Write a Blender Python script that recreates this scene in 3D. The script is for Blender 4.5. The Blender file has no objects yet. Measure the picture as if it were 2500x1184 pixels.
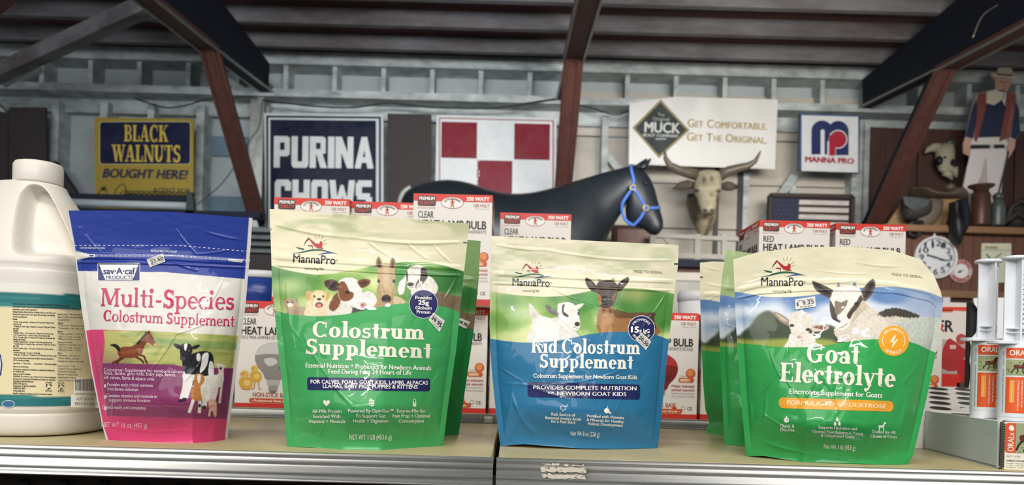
import bpy, bmesh, math, random
import numpy as np
from mathutils import Vector, Matrix
from mathutils.geometry import tessellate_polygon
random.seed(3)
RNG = np.random.RandomState(7)
S = bpy.context.scene
C = S.collection
PI = math.pi

# ------------------------------------------------------------------ camera
F, CX, CY, RO = 1880.0, 1250.0, 882.0, 0.0272      # focal length, optical axis (pixels of 2500x1184), roll
CZ, SZ = 1.24, 1.15                                # camera height, shelf height
cam = bpy.data.cameras.new('camera'); camo = bpy.data.objects.new('camera', cam); C.objects.link(camo)
camo.matrix_world = Matrix.Translation((0, 0, CZ)) @ Matrix.Rotation(PI/2, 4, 'X') @ Matrix.Rotation(RO, 4, 'Z')
cam.sensor_width = 36; cam.lens = F/2500*36; cam.shift_y = (CY-592)/2500
cam.clip_start = .05; cam.clip_end = 60
cam.dof.use_dof = True; cam.dof.focus_distance = .785; cam.dof.aperture_fstop = 9.5
S.camera = camo
# ------------------------------------------------------------------ light
S.view_settings.view_transform = 'Standard'; S.view_settings.look = 'None'
S.view_settings.exposure = 0; S.view_settings.gamma = 1; S.view_settings.use_curve_mapping = False
S.cycles.use_denoising = True; S.cycles.max_bounces = 6; S.cycles.sample_clamp_indirect = 4
W = bpy.data.worlds.new('World'); S.world = W; W.use_nodes = True
W.node_tree.nodes['Background'].inputs[0].default_value = (.56, .62, .68, 1)
W.node_tree.nodes['Background'].inputs[1].default_value = .44
def area(name, loc, target, sx, sy, power, col):
    l = bpy.data.lights.new(name, 'AREA'); l.shape = 'RECTANGLE'; l.size = sx; l.size_y = sy; l.energy = power; l.color = col
    o = bpy.data.objects.new(name, l); C.objects.link(o); o.location = loc
    o.rotation_euler = (Vector(target)-Vector(loc)).to_track_quat('-Z', 'Y').to_euler()
    return o
area('front_key_light', (-1.2, -3.4, 3.5), (0, .9, 1.3), 6.5, 2.8, 165, (1, .975, .94))  # unseen soft key behind the camera, sized to keep its reflection dim
area('tube_streak_light', (-.55, -.15, 2.75), (-.5, .75, 1.2), 1.3, .06, 13, (1, .98, .94))
area('tube_streak_light', (.75, -.05, 2.75), (.6, .75, 1.2), 1.3, .06, 14, (1, .98, .94))
area('tube_streak_light', (.1, -.9, 1.95), (.1, .8, 1.25), .9, .04, 6, (1, .98, .94))  # low unseen tube added for line glints across the pouch fronts
for l_, t_l, sx, sy, pw_, cl in (((.0, 2.4, 2.9), (-.1, 6, 2.75), 2.0, .4, 27, (.95, .98, 1)), ((-2.4, 2.4, 2.9), (-2.3, 6, 2.5), 2.0, .4, 12, (.90, .95, 1)), ((2.0, 2.2, 2.6), (1.7, 6, 2.2), 1.4, .6, 27, (1, .95, .87))):
    area('wall_fill_light', l_, t_l, sx, sy, pw_, cl).data.spread = math.radians(95)  # unseen fills added to brighten the barn wall, spread kept off the roof
# ------------------------------------------------------------------ helpers
_cr, _sr = math.cos(RO), math.sin(RO)
def PN(px, py, Y):
    dx = np.asarray(px, float)-CX; dy = np.asarray(py, float)-CY; Y = np.asarray(Y, float)+0*dx
    xu = dx*_cr+dy*_sr; yu = dy*_cr-dx*_sr
    return np.stack([xu/F*Y, Y, CZ-yu/F*Y], -1)
def P(px, py, Y): return Vector(PN(px, py, Y).tolist())
def YS(px, py, z=SZ):                              # depth at which the ray through a point meets height z
    dy = np.asarray(py, float)-CY; dx = np.asarray(px, float)-CX
    return F*(CZ-z)/np.maximum(dy*_cr-dx*_sr, 1)
def lin(c):
    if isinstance(c, str):
        c = c.lstrip('#'); c = [int(c[i:i+2], 16)/255 for i in (0, 2, 4)]
    a = np.asarray(c, float)
    return np.where(a <= .04045, a/12.92, ((a+.055)/1.055)**2.4)
def rgb(h): h = h.lstrip('#'); return np.array([int(h[i:i+2], 16)/255 for i in (0, 2, 4)])
def smooth(pts, n=4, closed=True):
    p = np.asarray(pts, float); m = len(p); out = []
    for i in range(m if closed else m-1):
        g = (lambda k: p[k % m]) if closed else (lambda k: p[min(max(k, 0), m-1)])
        a, b, c, d = g(i-1), g(i), g(i+1), g(i+2)
        for t in np.arange(n)/n:
            out.append(.5*(2*b+(c-a)*t+(2*a-5*b+4*c-d)*t*t+(3*b-a-3*c+d)*t**3))
    if not closed: out.append(p[-1])
    return np.array(out)
_T = RNG.rand(128, 128)
def vn(x, y):
    xi = np.floor(x).astype(int); yi = np.floor(y).astype(int); fx = x-xi; fy = y-yi
    fx = fx*fx*(3-2*fx); fy = fy*fy*(3-2*fy); g = lambda a, b: _T[a % 128, b % 128]
    return (g(xi, yi)*(1-fx)+g(xi+1, yi)*fx)*(1-fy)+(g(xi, yi+1)*(1-fx)+g(xi+1, yi+1)*fx)*fy
def ss(a, b, x): t = np.clip((x-a)/(b-a), 0, 1); return t*t*(3-2*t)

# ---- materials
def mat(name, col=None, rough=.5, metal=0, bump=None, vary=None, coat=0, spec=.5, trans=0, coatr=.05, stretch=(1, 1, 1)):
    m = bpy.data.materials.new(name); m.use_nodes = True; nt = m.node_tree; N, L = nt.nodes, nt.links
    b = N['Principled BSDF']; I = b.inputs
    I['Roughness'].default_value = rough; I['Metallic'].default_value = metal; I['Specular IOR Level'].default_value = spec
    I['Coat Weight'].default_value = coat; I['Coat Roughness'].default_value = coatr; I['Transmission Weight'].default_value = trans
    tc = N.new('ShaderNodeTexCoord'); mp = N.new('ShaderNodeMapping'); mp.inputs['Scale'].default_value = stretch
    L.new(tc.outputs['Object'], mp.inputs['Vector'])
    if col is None:
        a = N.new('ShaderNodeAttribute'); a.attribute_name = 'col'; src = a.outputs['Color']
    else:
        r = N.new('ShaderNodeRGB'); r.outputs[0].default_value = (*lin(col), 1); src = r.outputs[0]
    if vary:
        sc, amt, c2 = vary
        n = N.new('ShaderNodeTexNoise'); n.inputs['Scale'].default_value = sc; n.inputs['Detail'].default_value = 6; n.inputs['Roughness'].default_value = .65
        L.new(mp.outputs[0], n.inputs['Vector'])
        cr_ = N.new('ShaderNodeValToRGB'); cr_.color_ramp.elements[0].position = .38; cr_.color_ramp.elements[1].position = .68
        L.new(n.outputs['Fac'], cr_.inputs[0])
        ml = N.new('ShaderNodeMath'); ml.operation = 'MULTIPLY'; ml.inputs[1].default_value = amt; L.new(cr_.outputs[0], ml.inputs[0])
        mx = N.new('ShaderNodeMix'); mx.data_type = 'RGBA'; L.new(ml.outputs[0], mx.inputs[0]); L.new(src, mx.inputs[6]); mx.inputs[7].default_value = (*lin(c2), 1)
        src = mx.outputs[2]
    L.new(src, I['Base Color'])
    if bump:
        sc, st, typ = bump
        n = N.new('ShaderNodeTexNoise'); n.noise_type = typ; n.inputs['Scale'].default_value = sc; n.inputs['Detail'].default_value = 3
        L.new(mp.outputs[0], n.inputs['Vector'])
        bp = N.new('ShaderNodeBump'); bp.inputs['Strength'].default_value = st; bp.inputs['Distance'].default_value = .01
        L.new(n.outputs['Fac'], bp.inputs['Height']); L.new(bp.outputs[0], I['Normal'])
        if coat: L.new(bp.outputs[0], I['Coat Normal'])
    return m
M = dict(
    film=mat('glossy_printed_film', rough=.40, spec=.20, coat=.55, coatr=.03, bump=(30, .07, 'FBM')),
    seal=mat('sticker_paper', rough=.7, spec=.3),
    card=mat('printed_carton', rough=.42, bump=(90, .03, 'FBM')),
    paint=mat('painted_sign', rough=.40, spec=.12, vary=(9, .12, '6d6a62'), bump=(6, .05, 'FBM')),
    cloth=mat('printed_vinyl', rough=.55, bump=(5, .35, 'FBM')),
    matte=mat('matte_coloured', rough=.75, vary=(14, .25, '3a352f'), bump=(60, .1, 'FBM')),
    plast=mat('white_plastic', 'e0d9cd', rough=.34, bump=(120, .02, 'FBM')),
    plastc=mat('coloured_plastic', rough=.35),
    label=mat('paper_label', rough=.45),
    deck=mat('shelf_enamel', 'b5a87f', rough=.30, vary=(11, .35, '958a66'), bump=(160, .03, 'FBM')),
    alu=mat('aluminium', 'dcdad5', rough=.46, metal=1, vary=(30, .35, '8f8b84'), stretch=(.25, 1, 14), bump=(60, .03, 'FBM')),
    zinc=mat('zinc_steel', 'a2a29c', rough=.42, metal=.8, vary=(20, .4, '6e6c66')),
    black=mat('black_steel', '17171a', rough=.5),
    wallw=mat('weathered_white_wood', 'c3c9c7', rough=.85, vary=(6, .7, '6a7071'), bump=(20, .25, 'FBM'), stretch=(1, 1, 2)),
    wallp=mat('plastic_sheeting', 'a3adaf', rough=.45, vary=(1.6, .55, 'b9bfbd'), bump=(9, .5, 'FBM'), stretch=(.5, 1, 3)),
    sheath=mat('grey_sheathing', 'aeb5b6', rough=.8, vary=(3, .4, '8b9395')),
    board=mat('beige_board', 'c2baae', rough=.8, vary=(2.2, .5, '8f897e'), bump=(8, .3, 'FBM'), stretch=(.6, 1, 2)),
    roof=mat('dark_roof_board', '664a43', rough=.9, vary=(3, .6, '3d2c2b'), bump=(14, .3, 'FBM'), stretch=(.3, 2, 2)),
    purlin=mat('grey_purlin_wood', '757274', rough=.9, vary=(2.2, .95, '443a3b'), bump=(20, .2, 'FBM'), stretch=(.6, 2, 2)),
    navy=mat('blue_black_steel', '171c2b', rough=.7, vary=(9, .35, '0f131d'), spec=.25),
    rust=mat('red_oxide_steel', '58342c', rough=.6, vary=(7, .6, '35201c'), bump=(30, .15, 'FBM'), stretch=(3, 3, .5)),
    brown=mat('brown_boards', '4d3029', rough=.7, vary=(6, .65, '2e1d1b'), bump=(15, .25, 'FBM'), stretch=(4, 4, .4)),
    panel=mat('wood_panelling', '6e4838', rough=.55, vary=(5, .5, '54352a'), stretch=(7, 4, .5)),
    oak=mat('pale_wood', '8d6a4c', rough=.6, vary=(5, .5, '6e4e36'), stretch=(.5, 3, 4)),
    tan=mat('plywood', '9a7d58', rough=.7, vary=(4, .4, '7c613f')),
    burlap=mat('dark_brown_hardboard', '372f2e', rough=.75, vary=(30, .5, '2a2425')),
    horse=mat('dark_horse_plastic', '20262c', rough=.40, vary=(2.5, .7, '14171a')),
    strap=mat('blue_webbing', '4f77c9', rough=.7),
    brass=mat('brass_ring', '9a8a5e', rough=.35, metal=1),
    bone=mat('weathered_bone', 'b6b09a', rough=.7, vary=(9, .6, '87806c'), bump=(30, .3, 'FBM')),
    hide=mat('cow_hide', rough=.8, vary=(12, .55, '6b604e'), bump=(40, .3, 'FBM')),
    horn=mat('horn', '6a6251', rough=.4, vary=(7, .6, '3d3730')),
    leather=mat('dark_leather', '3e3b3a', rough=.5, vary=(12, .5, '26282c'), bump=(40, .2, 'FBM')),
    leath2=mat('worn_tan_leather', '6d5f52', rough=.6, vary=(12, .5, '4b4038'), bump=(40, .2, 'FBM')),
    copper=mat('rusty_tin', '5a3d34', rough=.45, metal=.3, vary=(9, .6, '3a2a26'), stretch=(3, 3, .6)),
    grey=mat('grey_tin', '5e6462', rough=.45, metal=.4, vary=(9, .6, '3e4344')),
    rail=mat('pale_rail', 'a8a59c', rough=.7, vary=(6, .5, '7d7b74')),
    syr=mat('translucent_white_plastic', 'e6e8ec', rough=.3),
    cream=mat('yellowed_plastic', 'd8cdb8', rough=.4),
    blue=mat('blue_plastic', '24408f', rough=.28),
    white=mat('white_paint', 'e3e3e4', rough=.4),
    cable=mat('black_cable', '26282a', rough=.6),
    floor=mat('concrete', '55524e', rough=.85, vary=(2, .5, '3f3d3a')),
    glass=mat('clear_glass', 'f2f6f6', rough=.04, trans=.9),
)
# ---- mesh builder
class MB:
    def __init__(s): s.v = []; s.f = []; s.c = []; s.n = 0
    def add(s, v, f, col='cccccc'):
        v = np.asarray(v, float).reshape(-1, 3); c = lin(col) if isinstance(col, str) else np.asarray(col, float)
        s.v.append(v); s.c.append(np.broadcast_to(c, (len(v), 3))); k = s.n
        s.f += [tuple(int(i)+k for i in q) for q in f]; s.n += len(v); return s
    def grid(s, V, col='cccccc', flip=False, wrap=False):
        a, b = V.shape[:2]; idx = np.arange(a*b).reshape(a, b)
        if wrap: idx = np.concatenate([idx, idx[:, :1]], 1)
        q = np.stack([idx[:-1, :-1], idx[1:, :-1], idx[1:, 1:], idx[:-1, 1:]], -1).reshape(-1, 4)
        if flip: q = q[:, ::-1]
        if not isinstance(col, str): col = np.asarray(col).reshape(-1, 3)
        return s.add(V.reshape(-1, 3), q.tolist(), col)
    def box(s, c, d, R=None, col='cccccc'):
        v = np.array([[x, y, z] for x in (-.5, .5) for y in (-.5, .5) for z in (-.5, .5)])*np.asarray(d)
        if R is not None: v = v @ np.array(R.to_3x3()).T
        return s.add(v+np.asarray(c), [(0, 1, 3, 2), (4, 6, 7, 5), (0, 4, 5, 1), (2, 3, 7, 6), (0, 2, 6, 4), (1, 5, 7, 3)], col)
    def bar(s, a, b, w, h, up=(0, 0, 1), col='cccccc'):
        a, b = Vector(a), Vector(b); d = (b-a); l = d.length; d.normalize(); u = Vector(up); x = d.cross(u).normalized(); u = x.cross(d)
        R = Matrix((x, d, u)).transposed()
        return s.box((a+b)/2, (w, l, h), R, col)
    def tube(s, pts, r, n=10, col='cccccc', sq=1.0):
        p = np.asarray([tuple(q) for q in pts], float); m = len(p); r = np.broadcast_to(np.asarray(r, float), (m,))
        t = np.gradient(p, axis=0); t /= np.linalg.norm(t, axis=1)[:, None]+1e-12
        u = np.array([0, 0, 1.]) if abs(t[0][2]) < .9 else np.array([1., 0, 0]); rings = []
        for i in range(m):
            u = u-t[i]*np.dot(u, t[i]); u /= np.linalg.norm(u); w = np.cross(t[i], u); a = np.linspace(0, 2*PI, n, endpoint=False)
            rings.append(p[i]+r[i]*(np.cos(a)[:, None]*u+sq*np.sin(a)[:, None]*w))
        return s.rings(rings, col)
    def rings(s, R, col='cccccc', caps=True):
        R = np.array(R); k = s.n; a, n = R.shape[:2]; s.grid(R, col, wrap=True, flip=True)
        if caps: s.f += [tuple(range(k, k+n))[::-1], tuple(range(k+(a-1)*n, k+a*n))]
        return s
    def lathe(s, prof, c=(0, 0, 0), n=32, col='cccccc', sup=2.0, axis='z', caps=True):
        a = np.linspace(0, 2*PI, n, endpoint=False); e = 2/sup
        ca, sa = np.sign(np.cos(a))*np.abs(np.cos(a))**e, np.sign(np.sin(a))*np.abs(np.sin(a))**e
        R = []
        for r, z in prof:
            q = np.stack([r*ca, r*sa, 0*a+z], -1)
            if axis == 'y': q = q[:, [0, 2, 1]]*np.array([1, -1, 1])
            R.append(q+np.asarray(c))
        return s.rings(R, col, caps)
    def ball(s, c, r, n=16, col='cccccc', R=None):
        r = np.asarray(r, float)*np.ones(3); th = np.linspace(.02, PI-.02, n//2+1); a = np.linspace(0, 2*PI, n, endpoint=False)
        V = np.stack([np.sin(th)[:, None]*np.cos(a), np.sin(th)[:, None]*np.sin(a), np.cos(th)[:, None]+0*a], -1)*r
        if R is not None: V = V @ np.array(R.to_3x3()).T
        return s.rings((V+np.asarray(c))[::-1], col)
    def poly(s, pts, fn, layer, col):
        p = np.asarray(pts, float); t = tessellate_polygon([[Vector((x, y, 0)) for x, y in p]])
        A = 0
        if getattr(fn, 'L', None): q, t = subdiv(np.c_[p, 0*p[:, :1]], t, fn.L); p = q[:, :2]
        v = fn(p[:, 0], p[:, 1], layer)
        f = []
        for a, b, c in t:
            ar = (p[b][0]-p[a][0])*(p[c][1]-p[a][1])-(p[c][0]-p[a][0])*(p[b][1]-p[a][1])
            f.append((a, b, c) if ar > 0 else (a, c, b))
        f = [q[::-1] for q in f] if getattr(fn, 'down', True) else f
        return s.add(v, f, col)
    def plate(s, pts, Y, th, col):                 # upright sheet with real thickness, outline in pixels at depth Y
        p = np.asarray(pts, float); s.poly(p, lambda x, y, l: PN(x, y, Y), 0, col)
        a = PN(p[:, 0], p[:, 1], Y); b = a+np.array([0, th, 0]); n = len(p); k = s.n
        s.add(np.concatenate([a, b]), [(i, (i+1) % n, n+(i+1) % n, n+i) for i in range(n)]+[tuple(range(n, 2*n))], col)
        return s
    def build(s, name, m, parent=None, smooth=True, bevel=0, loc=None, ang=None):
        me = bpy.data.meshes.new(name); V = np.concatenate(s.v)
        if loc is not None: V = V-np.asarray(loc)
        me.from_pydata(V.tolist() if len(V) < 3000 else V, [], s.f)
        at = me.attributes.new('col', 'FLOAT_COLOR', 'POINT')
        at.data.foreach_set('color', np.concatenate([np.concatenate(s.c), np.ones((len(V), 1))], 1).ravel())
        me.materials.append(M[m] if isinstance(m, str) else m)
        if smooth: me.polygons.foreach_set('use_smooth', [True]*len(me.polygons))
        if ang: me.set_sharp_from_angle(angle=ang)
        me.update()
        o = bpy.data.objects.new(name, me); C.objects.link(o)
        if parent: o.parent = parent
        if loc is not None: o.location = loc
        if bevel:
            b = o.modifiers.new('bevel', 'BEVEL'); b.width = bevel; b.segments = 2; b.limit_method = 'ANGLE'
        return o
def tag(o, label, cat, group=None, kind=None):
    o['label'] = label; o['category'] = cat
    if group: o['group'] = group
    if kind: o['kind'] = kind
    return o
def thing(name, label, cat, loc=(0, 0, 0), group=None):
    o = bpy.data.objects.new(name, None); C.objects.link(o); o.location = loc; o.empty_display_size = .05
    return tag(o, label, cat, group)
def struct(o): o['kind'] = 'structure'; return o
def pw(Y): return lambda x, y, l=0: PN(x, y, Y-.0016*l)          # upright plane at depth Y, layers towards the viewer
def rect(x0, y0, x1, y1, sl=0): return [(x0, y0), (x1, y0+sl*(x1-x0)), (x1, y1+sl*(x1-x0)), (x0, y1)]
def rrect(x0, y0, x1, y1, r, n=4):
    out = []
    for cx, cy, a in ((x1-r, y0+r, -90), (x1-r, y1-r, 0), (x0+r, y1-r, 90), (x0+r, y0+r, 180)):
        out += [(cx+r*math.cos(math.radians(a+90*i/n)), cy+r*math.sin(math.radians(a+90*i/n))) for i in range(n+1)]
    return out
def oval(cx, cy, rx, ry, n=28, rot=0):
    a = np.linspace(0, 2*PI, n, endpoint=False); x, y = rx*np.cos(a), ry*np.sin(a); c, s_ = math.cos(rot), math.sin(rot)
    return np.stack([cx+x*c-y*s_, cy+x*s_+y*c], -1)
def stroke(pts, w):
    p = np.asarray(pts, float); t = np.gradient(p, axis=0); t /= np.linalg.norm(t, axis=1)[:, None]+1e-9
    n = np.stack([-t[:, 1], t[:, 0]], -1)*np.broadcast_to(np.asarray(w, float), (len(p),))[:, None]/2
    return np.concatenate([p+n, (p-n)[::-1]])
# ---- lettering: grotesque from the built-in outline font, serif from strokes
_tc = {}
def sans(s_, bold=0):
    if (s_, bold) in _tc: return _tc[s_, bold]
    if bold > 0:
        v, f = sans(s_); b = bold*1.1; n = len(v); out = (np.concatenate([v-[b, 0, 0], v+[b, 0, .25]]), f+[tuple(i+n for i in q) for q in f])
        if bold > .02: out = (np.concatenate([out[0], v+[0, b*.6, .5], v+[0, -b*.6, .75]]), out[1]+[tuple(i+k*n for i in q) for k in (2, 3) for q in f])
        _tc[s_, bold] = out; return out
    cu = bpy.data.curves.new('lettering', 'FONT'); cu.body = s_; cu.size = 1; cu.resolution_u = 3; cu.offset = bold
    ob = bpy.data.objects.new('lettering', cu); me = ob.to_mesh()
    v = np.zeros(len(me.vertices)*3); me.vertices.foreach_get('co', v); v = v.reshape(-1, 3).copy(); v[:, 2] = 0
    f = [tuple(p.vertices) for p in me.polygons]; ob.to_mesh_clear(); bpy.data.objects.remove(ob); bpy.data.curves.remove(cu)
    if len(v) == 0: v = np.zeros((3, 3)); f = [(0, 1, 2)]
    _tc[s_, bold] = (v, f); return v, f
_H = sans('H'); CAP = float(_H[0][:, 1].max()-_H[0][:, 1].min())
def make_serif(T_, t_):
    def _arc(cx, cy, rx, ry, a0, a1, th=T_, tn=t_, n=14):
        a = np.radians(np.linspace(a0, a1, n)); o = np.stack([cx+rx*np.cos(a), cy+ry*np.sin(a)], -1)
        i = np.stack([cx+(rx-th)*np.cos(a), cy+(ry-tn)*np.sin(a)], -1)
        return [[o[k], o[k+1], i[k+1], i[k]] for k in range(n-1)]
    def _R(x0, y0, x1, y1): return [[(x0, y0), (x1, y0), (x1, y1), (x0, y1)]]
    def _st(x, y0, y1, b=1, t=1, w=T_, e=.09):
        q = _R(x, y0, x+w, y1)
        if b: q += [[(x-e, y0), (x+w+e, y0), (x+w+e, y0+.05), (x+w, y0+.13), (x, y0+.13), (x-e, y0+.05)]]
        if t == 1: q += [[(x-e, y1-.05), (x, y1-.13), (x+w, y1-.13), (x+w, y1), (x-e, y1)]]
        if t == 2: q += [[(x-e, y1-.05), (x, y1-.13), (x+w, y1-.13), (x+w+e, y1-.05), (x+w+e, y1), (x-e, y1)]]
        return q
    def _dg(x0, y0, x1, y1, w): return [[(x0, y0), (x0+w, y0), (x1+w, y1), (x1, y1)]]
    def _ball(x, y, r=.115): return [list(map(tuple, oval(x, y, r, r, 12)))]
    def _sl(x0, x1, y, h=.055): return _R(x0, y, x1, y+h)
    X = .68
    SG = {
     'o': (.76, _arc(.37, .33, .36, .36, 0, 360, n=26)), 'e': (.68, _arc(.35, .33, .34, .36, 0, 318, n=22)+_R(.1, .31, .66, .39)),
     'c': (.64, _arc(.36, .33, .35, .36, 62, 318, n=20)+_ball(.53, .53)),
     's': (.58, _arc(.28, .48, .24, .20, 20, 270, .15, .11)+_arc(.28, .2, .27, .22, -160, 90, .16, .11)+_R(.44, .5, .51, .67)+_R(.03, .02, .1, .2)),
     'l': (.42, _st(.1, 0, 1.08)), 'i': (.42, _st(.1, 0, X)+_ball(.2, .92, .13)),
     't': (.5, _R(.14, .12, .14+T_, .95)+_R(.0, .6, .47, .68)+_arc(.33, .16, .19, .18, 180, 300, T_-.03, .09)),
     'r': (.56, _st(.1, 0, X)+_arc(.38, .42, .2, .27, 60, 180, .1, .12)+_ball(.46, .57)),
     'n': (.84, _st(.1, 0, X)+_arc(.42, .38, .31, .31, 0, 150, T_, .12)+_st(.73-T_, 0, .4, 1, 0)),
     'm': (1.26, _st(.1, 0, X)+_arc(.42, .38, .31, .31, 0, 150, T_, .12)+_st(.73-T_, 0, .4, 1, 0)+_arc(.84, .38, .31, .31, 0, 150, T_, .12)+_st(1.15-T_, 0, .4, 1, 0)),
     'u': (.84, _st(.1, .28, X, 0)+_arc(.41, .3, .31, .31, 180, 330, T_, .12)+_st(.73-T_, 0, X, 0)+_sl(.7, .82, 0)),
     'p': (.82, _st(.1, -.32, X, 1)+_arc(.42, .33, .34, .36, -150, 150, n=20)), 'd': (.82, _st(.5, 0, 1.08, 0)+_arc(.38, .33, .34, .36, 30, 330, n=20)+_sl(.7, .8, 0)),
     'a': (.7, _st(.4, 0, .45, 0, 0)+_arc(.34, .44, .275, .25, 0, 150, T_, .1)+_ball(.16, .5, .1)+_arc(.29, .18, .25, .2, 30, 330, .17, .08)+_sl(.58, .7, 0)),
     'y': (.76, _dg(.04, X, .30, .0, T_)+_dg(.62, X, .36, 0, .1)+_dg(.40, .05, .24, -.25, .12)+_ball(.2, -.22, .1)+_sl(-.02, .34, X-.05)+_sl(.5, .78, X-.05)),
     'C': (.98, _arc(.5, .5, .48, .53, 48, 315, .24, .09, 22)+_R(.8, .62, .87, 1.0)+_R(.80, .0, .86, .2)),
     'G': (1.06, _arc(.5, .5, .48, .53, 48, 315, .24, .09, 22)+_R(.8, .66, .87, 1.0)+_R(.68, .05, .9, .42)+_sl(.58, 1.0, .40)),
     'S': (.76, _arc(.37, .74, .32, .29, 25, 270, .2, .13)+_arc(.37, .27, .35, .3, -160, 90, .22, .13)+_R(.6, .72, .67, 1.0)+_R(.03, .0, .1, .28)),
     'K': (1.0, _st(.1, 0, 1, 1, 2)+_dg(.75, 1, .28, .45, .1)+_dg(.4, .58, .72, 0, .25)+_sl(.62, .98, .95)+_sl(.62, 1.04, 0)),
     'E': (.86, _st(.1, 0, 1, 1, 2)+_R(.1, .93, .76, 1)+_R(.1, 0, .8, .07)+_R(.3, .47, .6, .54)+_R(.69, .74, .76, 1)+_R(.73, 0, .8, .28)+_R(.55, .4, .6, .62)),
     'M': (1.26, _st(.08, 0, 1, 1, 1, .1)+_st(.96, 0, 1, 1, 1)+_dg(.1, 1, .5, .1, .22)+_dg(.98, 1, .52, .1, .1)+_sl(.98, 1.26, .95)),
     'B': (.9, _st(.1, 0, 1, 1, 2)+_arc(.42, .75, .36, .26, -90, 90, .2, .08)+_arc(.44, .26, .4, .27, -90, 90, .22, .08)+_R(.1, .92, .44, 1)+_R(.1, .46, .44, .54)+_R(.1, 0, .44, .08)),
     'L': (.8, _st(.1, 0, 1, 1, 2)+_R(.1, 0, .74, .08)+_R(.64, 0, .74, .34)),
     'A': (.98, _dg(.06, 0, .4, 1, .1)+_dg(.66, 0, .36, 1, .24)+_R(.2, .28, .7, .36)+_sl(-.04, .3, 0, .09)+_sl(.56, 1.0, 0, .09)),
     'W': (1.3, _dg(.06, 1, .34, 0, .22)+_dg(.64, 1, .36, 0, .1)+_dg(.54, 1, .82, 0, .22)+_dg(1.14, 1, .86, 0, .1)+_sl(-.04, .4, .92, .08)+_sl(.46, .84, .92, .08)+_sl(1.02, 1.34, .92, .08)),
     'N': (1.0, _st(.1, 0, 1, 1, 0, .12)+_st(.8, 0, 1, 0, 2, .12)+_dg(.06, 1, .68, 0, .24)+_sl(-.02, .2, .92, .08)),
     'U': (.96, _st(.1, .3, 1, 0, 2)+_arc(.46, .34, .36, .35, 180, 360, T_, .1)+_st(.72, .3, 1, 0, 2, .1)),
     'T': (.86, _st(.33, 0, 1, 1, 0)+_R(.02, .92, .84, 1)+_R(.02, .68, .1, 1)+_R(.76, .68, .84, 1)),
     '-': (.5, _R(.06, .28, .42, .4)), ' ': (.32, []),
    }
    return SG
SG_BOLD, SG_LIGHT = make_serif(.245, .09), make_serif(.15, .065)
SG = SG_BOLD
def serif(s_, thin=0):
    v, f, x = [], [], 0
    for ch in s_:
        adv, ps = SG[ch]
        for n_, q in enumerate(ps):
            q = np.asarray(q, float); A = np.sum(q[:, 0]*np.roll(q[:, 1], -1)-np.roll(q[:, 0], -1)*q[:, 1])
            if A < 0: q = q[::-1]
            k = len(v); v += [(a+x, b, .13*(n_ % 7)) for a, b in q]; f.append(tuple(range(k, k+len(q))))
        x += adv+.03
    return np.array(v), f
def _bk(*q): return [list(p) for p in q]
_b = lambda x0, y0, x1, y1: [(x0, y0), (x1, y0), (x1, y1), (x0, y1)]
BK = {'P': (.66, _bk(_b(0, 0, .24, 1), _b(.2, .8, .52, 1), _b(.2, .36, .52, .56), _b(.42, .42, .62, .94), [(.52, .8), (.62, .94), (.52, 1)], [(.52, .36), (.62, .42), (.52, .56)])),
 'U': (.68, _bk(_b(0, .1, .24, 1), _b(.42, .1, .66, 1), _b(.08, 0, .58, .2), [(0, .1), (.08, 0), (.24, .1)], [(.66, .1), (.42, .1), (.58, 0)])),
 'R': (.68, _bk(_b(0, 0, .24, 1), _b(.2, .8, .52, 1), _b(.2, .42, .52, .6), _b(.42, .46, .62, .94), [(.52, .8), (.62, .94), (.52, 1)], [(.26, .44), (.5, .44), (.68, 0), (.42, 0)])),
 'I': (.26, _bk(_b(0, 0, .25, 1))), 'N': (.72, _bk(_b(0, 0, .23, 1), _b(.47, 0, .7, 1), [(0, 1), (.24, 1), (.7, 0), (.46, 0)])),
 'A': (.76, _bk([(0, 0), (.24, 0), (.46, 1), (.26, 1)], [(.5, 0), (.74, 0), (.48, 1), (.28, 1)], _b(.16, .18, .58, .36))),
 'C': (.66, _bk(_b(0, .1, .24, .9), _b(.08, .8, .56, 1), _b(.08, 0, .56, .2), _b(.4, .06, .64, .36), _b(.4, .66, .64, .94), [(0, .9), (.24, .9), (.08, 1)], [(0, .1), (.08, 0), (.24, .1)])),
 'H': (.70, _bk(_b(0, 0, .24, 1), _b(.44, 0, .68, 1), _b(.2, .4, .5, .6))), 'O': (.68, _bk(_b(0, .1, .24, .9), _b(.42, .1, .66, .9), _b(.08, .8, .58, 1), _b(.08, 0, .58, .2), [(0, .9), (.24, .9), (.08, 1)], [(0, .1), (.08, 0), (.24, .1)], [(.66, .9), (.58, 1), (.42, .9)], [(.66, .1), (.42, .1), (.58, 0)])),
 'W': (1.0, _bk([(0, 1), (.12, 0), (.36, 0), (.24, 1)], [(.3, 0), (.4, 0), (.58, .8), (.42, .8)], [(.12, 0), (.36, 0), (.56, .85), (.44, .85)], [(.64, 0), (.88, 0), (.54, .85), (.44, .85)], [(.64, 0), (.88, 0), (1, 1), (.76, 1)])),
 'S': (.66, _bk(_b(.08, .8, .62, 1), _b(0, .52, .24, .92), _b(.06, .4, .56, .6), _b(.4, .08, .64, .48), _b(.02, 0, .56, .2)))}
def block(s_, face):
    global SG
    keep, SG = SG, face; r = serif(s_); SG = keep; return r
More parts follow.
